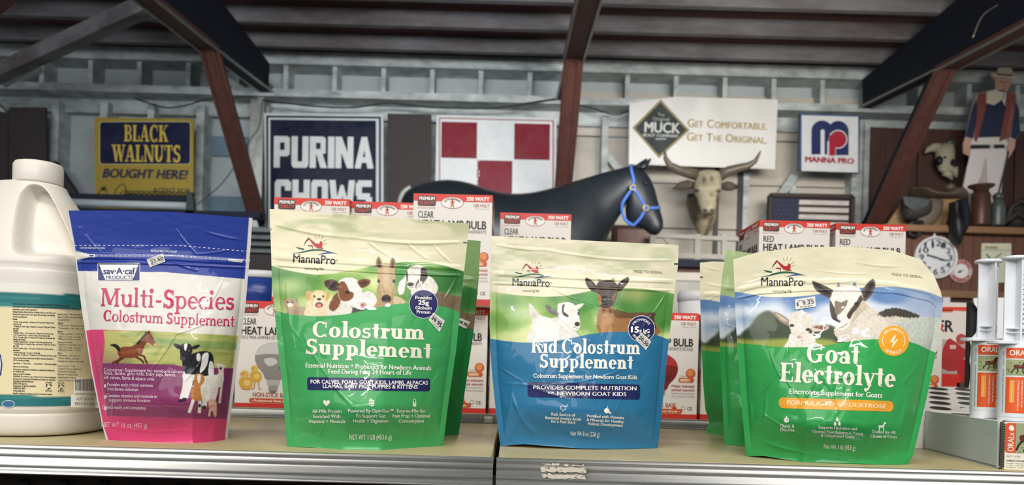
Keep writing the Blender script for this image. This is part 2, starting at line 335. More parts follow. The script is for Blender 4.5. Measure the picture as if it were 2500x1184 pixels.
def subdiv(v, f, L):
    v = [tuple(q) for q in v]; out = []; st = []
    for q in f: st += [(q[0], q[i], q[i+1]) for i in range(1, len(q)-1)]
    cache = {}
    def mid(a, b):
        k = (min(a, b), max(a, b))
        if k not in cache: v.append(tuple((g+h)/2 for g, h in zip(v[a], v[b]))); cache[k] = len(v)-1
        return cache[k]
    while st:
        a, b, c = st.pop(); d = [math.dist(v[a][:2], v[b][:2]), math.dist(v[b][:2], v[c][:2]), math.dist(v[c][:2], v[a][:2])]
        m = max(d)
        if m <= L: out.append((a, b, c)); continue
        if d[0] == m: k = mid(a, b); st += [(a, k, c), (k, b, c)]
        elif d[1] == m: k = mid(b, c); st += [(a, b, k), (a, k, c)]
        else: k = mid(c, a); st += [(a, b, k), (k, b, c)]
    return np.array(v), out
def text(mb, s_, x0, x1, y0, y1, cap, fn, col, layer=2, font='sans', bold=0, shear=0, L=None, arc=None, vert=False):
    """letters from x0 to x1 on a base line running from height y0 to y1; cap = capital height (in the units of fn, y pointing down)"""
    if font == 'sans': v, f = sans(s_, bold); v = v/[CAP, CAP, 1]
    else: v, f = serif(s_) if font == 'serif' else block(s_, SG_LIGHT) if font == 'light' else block(s_, BK)
    v = v.copy(); a, b = v[:, 0].min(), v[:, 0].max()
    if shear: v[:, 0] += shear*v[:, 1]; a, b = v[:, 0].min(), v[:, 0].max()
    x = (v[:, 0]-a)/(b-a)*(x1-x0); h = v[:, 1]*cap
    if arc:                                        # (cx, cy, r, a_start, a_end) degrees, clockwise along the top
        cx, cy, r, a0, a1 = arc; th = np.radians(a0+(a1-a0)*(v[:, 0]-a)/(b-a)); rr = r+(h if a1 > a0 else -h)
        q = np.stack([cx+rr*np.sin(th), cy-rr*np.cos(th)], -1)
    else:
        sl = (y1-y0)/(x1-x0) if x1 != x0 else 0
        q = np.stack([x0+x+h*sl, y0+x*sl-h], -1)
    if vert: q = np.stack([x0-(q[:, 1]-y0), y0+(q[:, 0]-x0)], -1)
    q = np.concatenate([q, v[:, 2:]], 1); L = L or getattr(fn, 'L', None)
    if L: q, f = subdiv(q, f, L)
    f = [t[::-1] for t in f] if not getattr(fn, 'down', True) else f
    mb.add(fn(q[:, 0], q[:, 1], layer+q[:, 2]), f, col)
def para(mb, lines, cx, y, dy, cap, fn, col, wscale=.62, **k):
    for i, l in enumerate(lines):
        v, _ = sans(l); w = (v[:, 0].max()-v[:, 0].min())/CAP*cap*wscale*1.5
        text(mb, l, cx-w/2, cx+w/2, y+i*dy, y+i*dy+k.get('sl', 0)*w, cap, fn, col, **{a: b for a, b in k.items() if a != 'sl'})
# ---- painter: colours of a print, worked out per point of the printed surface
class Art:
    def __init__(s, X, Y, base): s.X, s.Y = X, Y; s.C = np.ones(X.shape+(3,))*rgb(base); s.o = (0, 0, 1)
    def at(s, ox, oy, k): s.o = (ox, oy, k); return s
    def _t(s, p): p = np.asarray(p, float); return p/s.o[2]+np.array(s.o[:2])
    def mix(s, m, col, sub=None):
        c = rgb(col) if isinstance(col, str) else col
        if sub is None: s.C += (c-s.C)*m[..., None]
        else: s.C[sub] += (c-s.C[sub])*m[..., None]
    def poly(s, pts, col, fe=1.2, sm=3, al=1, fur=0):
        p = s._t(pts); p = smooth(p, sm) if sm else p
        e = fe+2+fur; sub = (s.X > p[:, 0].min()-e) & (s.X < p[:, 0].max()+e) & (s.Y > p[:, 1].min()-e) & (s.Y < p[:, 1].max()+e)
        x, y = s.X[sub], s.Y[sub]
        if not len(x): return
        d = np.full(x.shape, 1e9); ins = np.zeros(x.shape, bool)
        for a, b in zip(p, np.roll(p, -1, 0)):
            ab = b-a; t = np.clip(((x-a[0])*ab[0]+(y-a[1])*ab[1])/(ab@ab+1e-9), 0, 1)
            d = np.minimum(d, np.hypot(x-a[0]-t*ab[0], y-a[1]-t*ab[1]))
            c = (a[1] > y) != (b[1] > y); ins ^= c & (x < (b[0]-a[0])*(y-a[1])/(b[1]-a[1]+1e-12)+a[0])
        sd = np.where(ins, d, -d)
        if fur: sd = sd+(vn(x*.9, y*.45)-.5)*2*fur
        m = ss(-fe, fe, sd)*al
        c = rgb(col)
        if fur: c = c*(.90+.14*vn(x*.55+9, y*.28)+.06*vn(x*1.1+9, y*.6))[:, None]
        s.mix(m, np.clip(c, 0, 1), sub)
    def ell(s, cx, cy, rx, ry, col, rot=0, fe=None, al=1):
        c = s._t([[cx, cy]])[0]; rx /= s.o[2]; ry /= s.o[2]; dx, dy = s.X-c[0], s.Y-c[1]; k, q = math.cos(rot), math.sin(rot)
        r = np.hypot((dx*k+dy*q)/rx, (-dx*q+dy*k)/ry); fe = fe if fe is not None else 1.2/min(rx, ry)
        s.mix(ss(1+fe, 1-fe, r)*al, col)
    def line(s, pts, w, col, fe=.8, al=1):
        p = np.asarray(pts, float); o = s.o; s.o = (0, 0, 1); s.poly(stroke(p, w), col, fe, 0, al); s.o = o
    def below(s, pts, col, fe=.7):                 # everything under a curve
        p = smooth(s._t(pts), 5, False); m = ss(-fe, fe, s.Y-np.interp(s.X, p[:, 0], p[:, 1])); s.mix(m, col); return m
# ------------------------------------------------------------------ the shelf
def extrude_x(mb, prof, x0, x1, col='cccccc'):     # profile of (y, z) pulled along x
    p = np.asarray(prof, float); A = np.stack([0*p[:, 0]+x0, p[:, 0], p[:, 1]], -1); B = A.copy(); B[:, 0] = x1
    n = len(p); return mb.add(np.concatenate([A, B]), [(i, i+1, n+i+1, n+i) for i in range(n-1)], col)
XJ = -.0135                                        # the joint between the two shelf sections
RAIL = [(.7285, .0012), (.7230, .0024), (.7190, .0027), (.7170, .0018), (.7162, .0002), (.7164, -.0008), (.7178, -.0016), (.7176, -.0026), (.7160, -.0032),
        (.7156, -.0080), (.7164, -.0086), (.7150, -.0092), (.7145, -.0105), (.7139, -.0125), (.7132, -.0147), (.7124, -.0170), (.7134, -.0176), (.7132, -.0186), (.7122, -.0206), (.7126, -.0216), (.7104, -.0224), (.7102, -.0232), (.7110, -.0240), (.7160, -.0246), (.7240, -.0246)]
def shelf(x0, x1, label):
    t = thing('store_shelf', label, 'shelf', ((x0+x1)/2, .92, SZ)); loc = np.array(t.location)
    m = MB(); m.box(((x0+x1)/2, .916, SZ-.010), (x1-x0-.004, .384, .020)); m.build('deck', 'deck', t, loc=None, bevel=.0015).location = -t.location
    m = MB(); extrude_x(m, [(y, z+SZ-.0027) for y, z in RAIL], x0+.0005, x1-.0005); r = m.build('price_rail', 'alu', t, ang=.5); r.location = -t.location
    so = r.modifiers.new('thickness', 'SOLIDIFY'); so.thickness = .0008
    m = MB(); extrude_x(m, [(1.100, .0005), (1.106, .0005), (1.1065, .0105), (1.1090, .0118), (1.124, .0118), (1.126, .0100), (1.126, -.004)], x0+.002, x1-.002)
    for v in m.v: v[:, 2] += SZ
    b = m.build('shelf_back_stop', 'zinc', ang=.5); b.modifiers.new('thickness', 'SOLIDIFY').thickness = .0008
    tag(b, ('left' if x1 < .5 else 'right')+' raised zinc lip along the back of the tan shelf', 'shelf lip')
    return t, r
sl, _ = shelf(-1.25, XJ-.001, 'left tan enamel store shelf with bright aluminium price rail, under the jug')
sr, rr = shelf(XJ+.001, 1.25, 'right tan enamel store shelf with torn label remains on its aluminium rail')
m = MB()                                           # remains of a torn paper label on the right rail
for a, b, c, d in ((1322, 1428, 1130, 1136), (1319, 1430, 1137, 1153), (1322, 1427, 1155, 1169)):
    n = 16; xs = np.linspace(a, b, n); top = [(x, c+random.uniform(0, 4)+.028*(x-a)) for x in xs]; bot = [(x+random.uniform(-3, 6), d-random.uniform(0, 4)+.028*(x-a)) for x in xs]
    m.poly(top+bot[::-1], lambda x, y, l: PN(x, y, .7122), 0, 'cfc6b2')
    for k in range(14):
        q = oval(random.uniform(a, b), random.uniform(c, d)+1, random.uniform(1, 4), random.uniform(.6, 2), 8); m.poly(q, lambda x, y, l: PN(x, y, .71205), 1, random.choice(['8f866f', 'e6e0cf', '5c5342']))
o = m.build('label_residue', 'label', sr, smooth=False); o.location = -sr.location; o['label'] = 'torn scraps of old paper label'
# far half of the shelving, where the lamp cartons stand
m = MB(); m.box((0, 1.46, SZ-.011), (2.5, .665, .018)); o = m.build('rear_shelf', 'deck', bevel=.001)
tag(o, 'rear tan shelf deck carrying the red and white lamp cartons', 'shelf')
t = thing('shelf_upright', 'dark slotted upright post between the two shelf sections', 'upright', (XJ, 1.13, SZ))
m = MB(); m.box((0, 0, -.20), (.022, .012, .42)); m.build('post', 'black', t, bevel=.001)
m = MB()
for dx in (-.018, .012): m.box((dx, -.020, .004), (.014, .016, .012))
m.build('bracket', 'zinc', t, bevel=.001)
# panel with slots below the shelf
t = thing('slotted_panel', 'dark slotted back panel under the shelf front', 'panel', (0, .80, SZ-.2))
m = MB(); m.box((0, .005, 0), (2.5, .006, .34), col='3a2f2d'); m.build('panel', 'matte', t)
m = MB()
for i in range(60): m.box((-1.2+i*.041, -.0005, .149), (.010, .006, .010), col='060606')
o = m.build('slot', 'matte', t); o['kind'] = 'stuff'
m = MB(); m.bar((.03, -.03, .166), (.05, -.03, .166), .004, .006, col='111111'); m.bar((.03, -.03, .166), (.03, .004, .160), .004, .006, col='111111'); m.build('bracket', 'black', t)

# ------------------------------------------------------------------ pouches
class Pouch:
    def __init__(s, L, R, T, B, ytop, bulge, lift=0, creases=(), zip_=(), seed=0, ybot=None, dents=.0010):
        s.L, s.R, s.T, s.B = (np.asarray(a, float) for a in (L, R, T, B)); s.yt_, s.bu, s.cre, s.zip_, s.seed, s.de = ytop, bulge, creases, zip_, seed, dents
        n = 60; u = np.linspace(0, 1, n); s.bx = np.linspace(s.B[0, 0], s.B[-1, 0], n); s.by = np.interp(s.bx, s.B[:, 0], s.B[:, 1])
        s.yc = YS(s.bx, s.by); l = s.yc[0]+(s.yc[-1]-s.yc[0])*u; s.yc = np.minimum(s.yc, l-.022*np.sin(PI*u)**.8); s.uc = u
    def tops(s, x): return np.interp(x, s.T[:, 0], s.T[:, 1])
    def uv(s, px, py):
        xl = np.interp(py, s.L[:, 1], s.L[:, 0]); xr = np.interp(py, s.R[:, 1], s.R[:, 0]); u = np.clip((px-xl)/(xr-xl), 0, 1)
        yt = s.tops(s.T[0, 0]+(s.T[-1, 0]-s.T[0, 0])*u); yb = np.interp(u, s.uc, s.by); return u, np.clip((py-yt)/(yb-yt), 0, 1)
    def px(s, u, v):
        yt = s.tops(s.T[0, 0]+(s.T[-1, 0]-s.T[0, 0])*u); yb = np.interp(u, s.uc, s.by); py = yt+(yb-yt)*v
        xl = np.interp(py, s.L[:, 1], s.L[:, 0]); xr = np.interp(py, s.R[:, 1], s.R[:, 0]); return xl+(xr-xl)*u, py
    def base(s, u, v):                             # plane of the side seams
        l = s.yc[0]+(s.yc[-1]-s.yc[0])*u
        k = s.yt_ if np.ndim(s.yt_) == 0 else s.yt_[0]+(s.yt_[1]-s.yt_[0])*u
        return k+(l-k)*v
    def env(s, u, v):
        e = np.clip(np.sin(PI*np.clip((u-.035)/.93, 0, 1)), 0, 1)**.62
        return e*ss(.10, .62, v)*(1-.0*v)
    def depth(s, u, v, px, py):
        Yc = np.interp(u, s.uc, s.yc); l = s.yc[0]+(s.yc[-1]-s.yc[0])*u
        y = s.base(u, v)+(Yc-l)*v**3-s.bu*s.env(u, v)*(1-ss(.80, 1.0, v))
        q = .04+ss(.0, .06, u)*ss(1, .94, u)
        q2 = q*ss(1.0, .93, v)
        n1 = vn(px/46+s.seed*7.3, py/60+s.seed*3.1)-.5; n2 = np.abs(vn(px/30+py/90+s.seed*5, py/38-px/120+s.seed)-.5); n3 = vn(px/24+s.seed, py/9+3)-.5
        y = y+q2*(s.de*2.2*n1*ss(.05, .3, v)+s.de*1.3*(.25-n2)*ss(.1, .4, v)+.00022*n3*ss(.32, .12, v))
        y = y+.00018*(vn(px/9.0, py/7.2)-.5)*(1-ss(.0, .05, np.minimum(u, 1-u)))*.5
        for x0, y0, x1, y1, amp, w in s.cre:
            ab = np.array([x1-x0, y1-y0], float); t = np.clip(((px-x0)*ab[0]+(py-y0)*ab[1])/(ab@ab), 0, 1)
            bow = np.sin(PI*t)*.03*np.hypot(*ab); nrm = np.array([-ab[1], ab[0]])/np.hypot(*ab)
            d = np.hypot(px-x0-t*ab[0]-bow*nrm[0], py-y0-t*ab[1]-bow*nrm[1]); y = y-q2*amp*.62*np.exp(-(d/(w*.72))**2)*(.35+.65*np.sin(PI*np.clip(t, .03, .97)))
        for zv, w in s.zip_:
            y = y-.0009*q*np.exp(-((v-zv)/w)**4)
        return y
    def surf(s, px, py, layer=0):
        px = np.asarray(px, float); py = np.asarray(py, float); u, v = s.uv(px, py); return PN(px, py, s.depth(u, v, px, py)-.00012-.00015*np.asarray(layer))
    def build(s, name, label, group, art, decal, step=1.25, gusset='2f7a45', backcol='8f9f86', thick=.055):
        t = thing(name, label, 'pouch', tuple(P(*s.px(np.array(.5), np.array(1.)), float(s.yc.mean())+.02)[:2])+(SZ,), group)
        w = s.R[:, 0].max()-s.L[:, 0].min(); h = s.B[:, 1].max()-s.T[:, 1].min(); nu, nv = int(w/step), int(h/step)
        u, v = np.meshgrid(np.linspace(0, 1, nu), np.linspace(0, 1, nv)); px, py = s.px(u, v)
        m = MB(); A = Art(px, py, 'e6dfc4'); art(A)
        m.grid(PN(px, py, s.depth(u, v, px, py)), lin(np.clip(A.C, 0, 1)), flip=False)
        s.surf.__func__.down = True
        fs_ = lambda x, y, l=0: s.surf(x, y, l)
        fs_.L = 5; decal(m, fs_)
        o = m.build('front_panel', 'film', t); o.location = -t.location
        u, v = np.meshgrid(np.linspace(0, 1, 40), np.linspace(0, 1, 50)); px, py = s.px(u, v)     # back panel
        yb = np.maximum(s.base(u, v), s.depth(u, v, px, py))+.0014+thick*s.env(u, v); V = PN(px, py, yb); V[..., 2] = np.maximum(V[..., 2], SZ+.0006)
        m = MB(); m.grid(V, backcol, flip=True); o2 = m.build('back_panel', 'film', t); o2.location = -t.location
        uu = np.linspace(0, 1, 40); fx, fy = s.px(uu, np.ones(40)); bot = PN(fx, fy, np.interp(uu, s.uc, s.yc)); back = V[-1].copy()   # folded bottom
        mid = (bot+back)/2; mid[:, 2] = SZ+.016*np.sin(PI*uu)+.0008; m = MB(); m.grid(np.stack([bot, mid, back]), gusset, flip=True)
        o3 = m.build('bottom_gusset', 'film', t); o3.location = -t.location
        s.t = t; return t
    def sticker(s, quad, lines, col='d9d5cc'):
        m = MB(); q = np.asarray(quad, float); n = 7
        g = np.linspace(0, 1, n); a, b = np.meshgrid(g, g)
        f = lambda a, b: ((q[0]*(1-a[..., None])+q[1]*a[..., None])*(1-b[..., None])+(q[3]*(1-a[..., None])+q[2]*a[..., None])*b[..., None])
        Q = f(a, b); m.grid(s.surf(Q[..., 0], Q[..., 1], 5.0), col)
        def fn(x, y, l): w = f(np.asarray(x)/100, np.asarray(y)/100); return s.surf(w[..., 0], w[..., 1], 5.5+l)
        for tx, x0, x1, y, cap, bo in lines: text(m, tx, x0, x1, y, y, cap, fn, '2a2a30', 2, bold=bo)
        o = m.build('price_sticker', 'seal', s.t); o.location = -s.t.location; o['label'] = 'small white price sticker'
def logo(m, fn, x0, x1, yb, sl, k=1.0):            # farm logo: roof, waves, rays and lettering; k = scale to the widest one
    w = x1-x0; g = lambda pts: [(x0+w*a, yb+w*b+sl*w*a) for a, b in pts]
    for q in ([(.29, -.33), (.31, -.38), (.44, -.44), (.40, -.47), (.36, -.545), (.34, -.545), (.29, -.41), (.27, -.33)],):
        pass
    m.poly(g([(.345, -.56), (.36, -.57), (.52, -.44), (.60, -.44), (.61, -.50), (.655, -.485), (.67, -.44), (.655, -.36), (.70, -.335), (.58, -.335), (.50, -.37), (.45, -.42), (.37, -.53)]), fn, 1, 'b3202b')
    m.poly(g([(.345, -.56), (.375, -.53), (.30, -.46), (.255, -.37), (.275, -.46)]), fn, 1, '6d2a26')
    m.poly(g([(.33, -.40), (.45, -.395), (.45, -.30), (.43, -.37), (.35, -.375)]), fn, 1, '8c2a28')
    for a, b, c, d in ((.53, -.55, .505, -.62), (.585, -.56, .59, -.65), (.64, -.55, .685, -.62), (.68, -.49, .75, -.54), (.69, -.44, .76, -.455)):
        m.poly(stroke(g([(a, b), (c, d)]), w*.014), fn, 1, 'c7a27a')
    q = g([(.06, -.345), (.14, -.30), (.24, -.285), (.26, -.295), (.26, -.315)]); m.poly(q, fn, 1, '1f4a40')
    xs = np.linspace(0, 1, 18); up = [(a, -.255-.055*math.sin((a-.25)*5.2)-.02*a) for a in xs]; lo = [(a, b+.035*math.sin(PI*a)+.004) for a, b in up]
    m.poly(g(up+lo[::-1]), fn, 1, '1c5a47')
    up = [(.55+a*.42, -.19-.06*math.sin(a*2.6)-.02*a) for a in xs]; lo = [(a, b+.028*math.sin(PI*(a-.55)/.42)+.002) for a, b in up]
    m.poly(g(up+lo[::-1]), fn, 1, '27458c')
    text(m, 'MannaPro', x0+.01*w, x0+w*.95, yb, yb+sl*w*.95, w*.185, fn, '16161c', 2, bold=.010, L=4)
    text(m, '®', x0+w*.96, x0+w*1.0, yb-w*.07+sl*w, yb-w*.07+sl*w, w*.04, fn, '16161c', 2)
    text(m, 'nurturing life.', x0+w*.27, x0+w*.70, yb+w*.145+sl*w*.3, yb+w*.145+sl*w*.65, w*.06, fn, '3a3a3a', 2)
def pill(m, fn, x0, y0, x1, y1, r, sl, col, layer=1):
    q = np.array(rrect(x0, y0, x1, y1, r)); n = 22; top = np.linspace(x0+r, x1-r, n)
    pts = [tuple(p) for p in q]; out = []
    for a, b in zip(pts, pts[1:]+pts[:1]):
        k = max(1, int(abs(b[0]-a[0])/8)); out += [(a[0]+(b[0]-a[0])*i/k, a[1]+(b[1]-a[1])*i/k) for i in range(k)]
    out = np.array(out); out[:, 1] += sl*(out[:, 0]-x0)
    xs = np.linspace(x0, x1, 2+int((x1-x0)/3.5))     # strips, so that it follows the film
    for a, b in zip(xs, xs[1:]):
        def yy(x):
            d = max(0, r-min(x-x0, x1-x)); c = r-math.sqrt(max(0, r*r-d*d)); return y0+c+sl*(x-x0), y1-c+sl*(x-x0)
        (a0, a1), (b0, b1) = yy(a), yy(b)
        k = 9; A = [(a, a0+(a1-a0)*i/k) for i in range(k+1)]; B = [(b, b0+(b1-b0)*i/k) for i in range(k+1)]
        V = np.array(A+B); m.add(fn(V[:, 0], V[:, 1], layer), [(i, i+1, k+2+i, k+1+i) for i in range(k)], col)
def disc(m, fn, cx, cy, r, col, layer=1, rings=5, ry=None):
    ry = ry or r; a = np.linspace(0, 2*PI, 40, endpoint=False); R = np.linspace(.02, 1, rings)
    X_ = cx+r*R[:, None]*np.cos(a); Y_ = cy+ry*R[:, None]*np.sin(a); k = len(m.v)
    m.grid(fn(X_, Y_, layer), col, wrap=True)
def ringd(m, fn, cx, cy, r0, r1, col, layer, a0=0, a1=360):
    a = np.radians(np.linspace(a0, a1, 40)); R = np.array([r0, r1]); m.grid(fn(cx+R[:, None]*np.cos(a), cy+R[:, None]*np.sin(a), layer), col)
def icon(m, fn, kind, cx, cy, r, col):
    k = lambda pts: [(cx+r*a, cy+r*b) for a, b in pts]; L_ = 2
    if kind == 'heart': m.poly(k([(0, 1), (-.9, .05), (-1, -.4), (-.7, -.8), (-.3, -.8), (0, -.45), (.3, -.8), (.7, -.8), (1, -.4), (.9, .05)]), fn, L_, col)
    if kind == 'gut':
        for i, y in enumerate((-.7, -.2, .3, .8)): m.poly(stroke(smooth(k([(-.8, y), (-.3, y-.12), (.3, y+.12), (.8, y)]), 3, False), r*.3), fn, L_, col)
        m.poly(stroke(k([(-.2, -1.3), (0, -.8)]), r*.25), fn, L_, col); m.poly(stroke(k([(0, .9), (.1, 1.3)]), r*.25), fn, L_, col)
    if kind == 'bottle': m.poly(k([(-.3, -1.2), (.3, -1.2), (.3, -.7), (.5, -.4), (.5, 1.2), (-.5, 1.2), (-.5, -.4), (-.3, -.7)]), fn, L_, col); m.poly(k([(-.25, -.9), (.25, -.9), (.2, .1), (-.1, .3)]), fn, 3, '4d8f5c')
    if kind == 'molecule':
        h = [(.75*math.cos(PI/6+i*PI/3)-.2, .75*math.sin(PI/6+i*PI/3)) for i in range(7)]; m.poly(stroke(k(h), r*.14), fn, L_, col)
        for a, b in (((.45, -.38), (1, -.7)), ((1, -.7), (1.3, -.4)), ((1, -.7), (1.2, -1.1)), ((-.85, -.38), (-1.1, -.6)), ((-.2, .75), (-.2, 1.1)), ((.45, .4), (.8, .6))): m.poly(stroke(k([a, b]), r*.14), fn, L_, col)
    if kind == 'apple': m.poly(oval(cx-.1*r, cy+.2*r, .8*r, .8*r, 18), fn, L_, col); m.poly(k([(0, -.5), (.1, -1.2), (.35, -.9)]), fn, L_, col); m.poly(k([(.4, .2), (1.4, .9), (1.1, 1.2), (.3, .8)]), fn, L_, col)
    if kind == 'clock': m.poly(oval(cx, cy+.1*r, .8*r, .8*r, 18), fn, L_, col); m.poly(k([(-.2, -1.1), (.2, -1.1), (.2, -.7), (-.2, -.7)]), fn, L_, col); m.poly(stroke(k([(0, .1), (.5, -.35)]), r*.2), fn, 3, '3f8a52')
    if kind == 'drops':
        for a, b in ((0, -.7), (-.6, .5), (.6, .5)): m.poly([(cx+r*(a+c), cy+r*(b+d)) for c, d in ((0, -.75), (.36, .05), (.28, .4), (0, .52), (-.28, .4), (-.36, .05))], fn, L_, col)
    if kind == 'goat': m.poly(k([(-1.0, -.3), (.3, -.35), (.55, -1.0), (.8, -1.25), (1.25, -.8), (.8, -.6), (.6, .1), (.55, 1.1), (.35, 1.1), (.3, .3), (-.5, .3), (-.6, 1.1), (-.85, 1.1), (-.8, .3)]), fn, L_, col)
    if kind == 'bolt': m.poly(stroke(k([(.3, -1), (-.55, .2), (0, .2), (-.3, 1), (.6, -.25), (.1, -.25), (.3, -1)]), r*.13), fn, L_, col)
CRE, WHT, NVY = 'eee4d2', 'f1ece2', '1f2358'

def blur_green(a, y0, y1, seed):                   # out-of-focus meadow
    n = vn(a.X/62+seed, a.Y/46+seed*2); k = vn(a.X/30+seed*3, a.Y/40)
    c = rgb('7fa751')+(rgb('cfd893')-rgb('7fa751'))*ss(.45, .85, n)[..., None]; c = c+(rgb('3f7a36')-c)*ss(.55, .12, n*.7+k*.3)[..., None]*.85
    a.C[:] = c; a.mix(ss(y0+70, y1, a.Y)*.55, 'd5d69b')
def crop_green(A, dx=0, dy=0, back=False):
    A.X = A.X-dx; A.Y = A.Y-dy; A.at(640, 500, 3.7); blur_green(A, 650, 760, 1)
    A.ell(120, 640, 170, 130, '2f6f36', al=.7, fe=.8); A.ell(1740, 690, 190, 150, '2c6b33', al=.85, fe=.7); A.ell(1240, 640, 90, 110, '3f8b3a', al=.8, fe=.7); A.ell(230, 730, 150, 60, 'dce7a5', al=.6, fe=.9); A.ell(960, 760, 160, 60, 'c5dc8a', al=.5, fe=.9)
    A.poly([(1560, 770), (1650, 800), (1850, 842), (1900, 860), (1900, 1000), (1790, 985), (1560, 930)], '76634c', fur=2.5, sm=0)
    A.poly([(190, 860), (250, 850), (320, 870), (330, 915), (400, 930), (420, 1010), (225, 1010), (230, 950), (195, 900)], 'ab967a', fur=1.2)
    for x in (205, 310): A.poly([(x-14, 880), (x-10, 842), (x+18, 868)] if x < 300 else [(x-24, 868), (x+8, 842), (x+8, 880)], '8d745c', sm=0)
    A.ell(253, 884, 58, 42, 'b09b80'); A.ell(253, 905, 26, 18, 'e0d5c4')
    for x in (233, 274): A.ell(x, 880, 9, 7, '2f2a22')
    for x in (225, 243, 262, 280): A.line(A._t([(x, 848), (x+2, 868)]), 1.0, '5f4c3a')
    for i in range(7): A.line(A._t([(240+i*22, 950), (235+i*23, 990)]), 1.3, '7c6650', al=.6)
    A.poly([(400, 920), (420, 860), (600, 850), (640, 930), (660, 1010), (395, 1010)], 'dfcba4', fur=1.5)
    A.poly([(395, 790), (430, 775), (455, 800), (430, 860), (400, 850)], 'c99f62', fur=1); A.poly([(570, 800), (600, 790), (612, 830), (585, 865), (570, 850)], 'c99f62', fur=1)
    A.ell(508, 835, 74, 66, 'dcbd86'); A.ell(510, 815, 40, 30, 'ecd6ab', al=.8); A.ell(514, 882, 52, 40, 'ead9b8'); A.ell(514, 905, 34, 26, '6f2a28'); A.ell(516, 910, 20, 18, 'd6787a'); A.ell(515, 853, 18, 12, '23201f')
    for x in (472, 552): A.ell(x, 826, 10, 9, '2a211b')
    A.poly([(900, 795), (1000, 795), (1045, 880), (1030, 950), (900, 985), (800, 960)], 'dcd8cf', fur=1); A.poly([(750, 940), (950, 925), (930, 985), (760, 1000)], '4b4247')
    A.poly([(640, 850), (700, 840), (800, 900), (800, 985), (650, 1000), (590, 990), (600, 900)], 'd8d2c6', fur=1)
    A.poly([(650, 820), (700, 790), (705, 890), (650, 960), (605, 940), (610, 890)], '7a4a2c', fur=1.2)
    A.poly([(690, 700), (740, 662), (820, 660), (880, 700), (905, 770), (890, 830), (940, 885), (945, 930), (890, 948), (810, 915), (740, 880), (690, 830)], 'e2ddd6', fur=.6)
    A.poly([(690, 712), (735, 692), (770, 735), (785, 775), (825, 800), (812, 848), (752, 872), (705, 850), (686, 780)], '7d4a2b', fur=.8)
    A.poly([(562, 690), (640, 674), (695, 712), (688, 768), (630, 778), (580, 745)], '4d342a', fur=.8); A.poly([(600, 705), (650, 700), (680, 725), (640, 755), (605, 740)], '2f211d')
    A.poly([(862, 692), (925, 668), (980, 684), (965, 722), (905, 752), (880, 735)], '6d4030', fur=.8); A.poly([(890, 705), (940, 688), (950, 708), (905, 730)], '4a2a22')
    A.ell(770, 790, 20, 13, '1f1713'); A.ell(915, 908, 30, 26, 'c58e86'); A.ell(905, 905, 8, 6, '4a2c2c'); A.ell(700, 740, 30, 10, 'b48a6c', al=.4)
    A.poly([(1045, 730), (1195, 730), (1200, 900), (1215, 940), (1010, 950), (1040, 860)], 'ad9167', fur=1); A.poly([(1190, 830), (1260, 845), (1295, 890), (1200, 930)], 'cbb591', fur=1)
    A.poly([(1045, 580), (1070, 540), (1115, 525), (1170, 545), (1198, 590), (1200, 690), (1180, 760), (1165, 830), (1160, 880), (1120, 892), (1084, 878), (1074, 800), (1052, 730), (1040, 660)], 'bb9f78', fur=.8)
    A.poly([(1090, 560), (1150, 560), (1145, 740), (1100, 740)], 'cdb48e', fe=4, al=.8)
    A.poly([(1030, 570), (1028, 510), (1052, 466), (1082, 515), (1085, 570)], '9a7c58'); A.poly([(1042, 560), (1044, 510), (1055, 490), (1072, 530), (1070, 565)], '4e3d30'); A.poly([(1152, 570), (1155, 515), (1178, 470), (1204, 510), (1203, 575)], '9a7c58'); A.poly([(1165, 560), (1168, 525), (1182, 492), (1192, 520), (1190, 562)], '4e3d30')
    A.ell(1122, 850, 44, 38, '3f332e'); A.ell(1100, 845, 12, 9, '120f0e'); A.ell(1142, 845, 12, 9, '120f0e'); A.ell(1120, 880, 30, 8, '8d7a6c'); A.ell(1118, 660, 9, 26, 'd8c3a3', al=.6)
    for x in (1053, 1190): A.ell(x, 690, 12, 16, '241c17')
    A.poly([(1360, 740), (1500, 730), (1520, 830), (1360, 830)], 'd9d2c6', fur=1)
    A.poly([(1295, 620), (1335, 565), (1390, 543), (1450, 555), (1490, 610), (1495, 690), (1445, 765), (1380, 778), (1320, 755), (1305, 690)], 'e4ddd2', fur=.7)
    A.poly([(1300, 640), (1270, 670), (1240, 700), (1226, 760), (1240, 812), (1275, 800), (1292, 730)], 'e6dfd4', fur=.5); A.poly([(1470, 640), (1530, 655), (1575, 710), (1590, 760), (1560, 810), (1505, 790), (1478, 720)], 'e2d9cd', fur=.5)
    A.poly([(1435, 572), (1480, 580), (1497, 640), (1470, 690), (1420, 740), (1385, 752), (1395, 700), (1430, 650)], '413a37', fur=.8); A.poly([(1420, 690), (1450, 700), (1410, 750), (1390, 745)], 'cfc6ba')
    A.poly([(1300, 610), (1312, 600), (1318, 690), (1306, 680)], '4a423e'); A.ell(1447, 655, 14, 11, '15110f'); A.ell(1452, 652, 20, 5, 'b9a98f', al=.5); A.ell(1306, 640, 7, 10, '2a2422'); A.ell(1340, 718, 30, 18, '322b2a'); A.line(A._t([(1325, 750), (1370, 745)]), 1, '6d5a54')
    for p in ([(1340, 590), (1400, 600)], [(1350, 610), (1420, 620)], [(1340, 560), (1400, 575)]): A.line(A._t(p), 1, '8f867e', al=.6)
    if not back:
        top = [(40, 536), (70, 545), (150, 570), (300, 605), (480, 630), (620, 622), (760, 600), (900, 572), (1050, 545)]
        c2 = [(1040, 548), (1250, 520), (1450, 518), (1600, 538), (1750, 580), (1900, 625)]
    top = smooth(A._t([(20, 532), (70, 545), (150, 570), (300, 605), (480, 630), (620, 622), (760, 600), (900, 572), (1050, 545), (1250, 520), (1450, 518), (1600, 538), (1750, 580), (1900, 625)]), 5, False)
    head = np.zeros(A.X.shape)                     # ears stand in front of the cream band
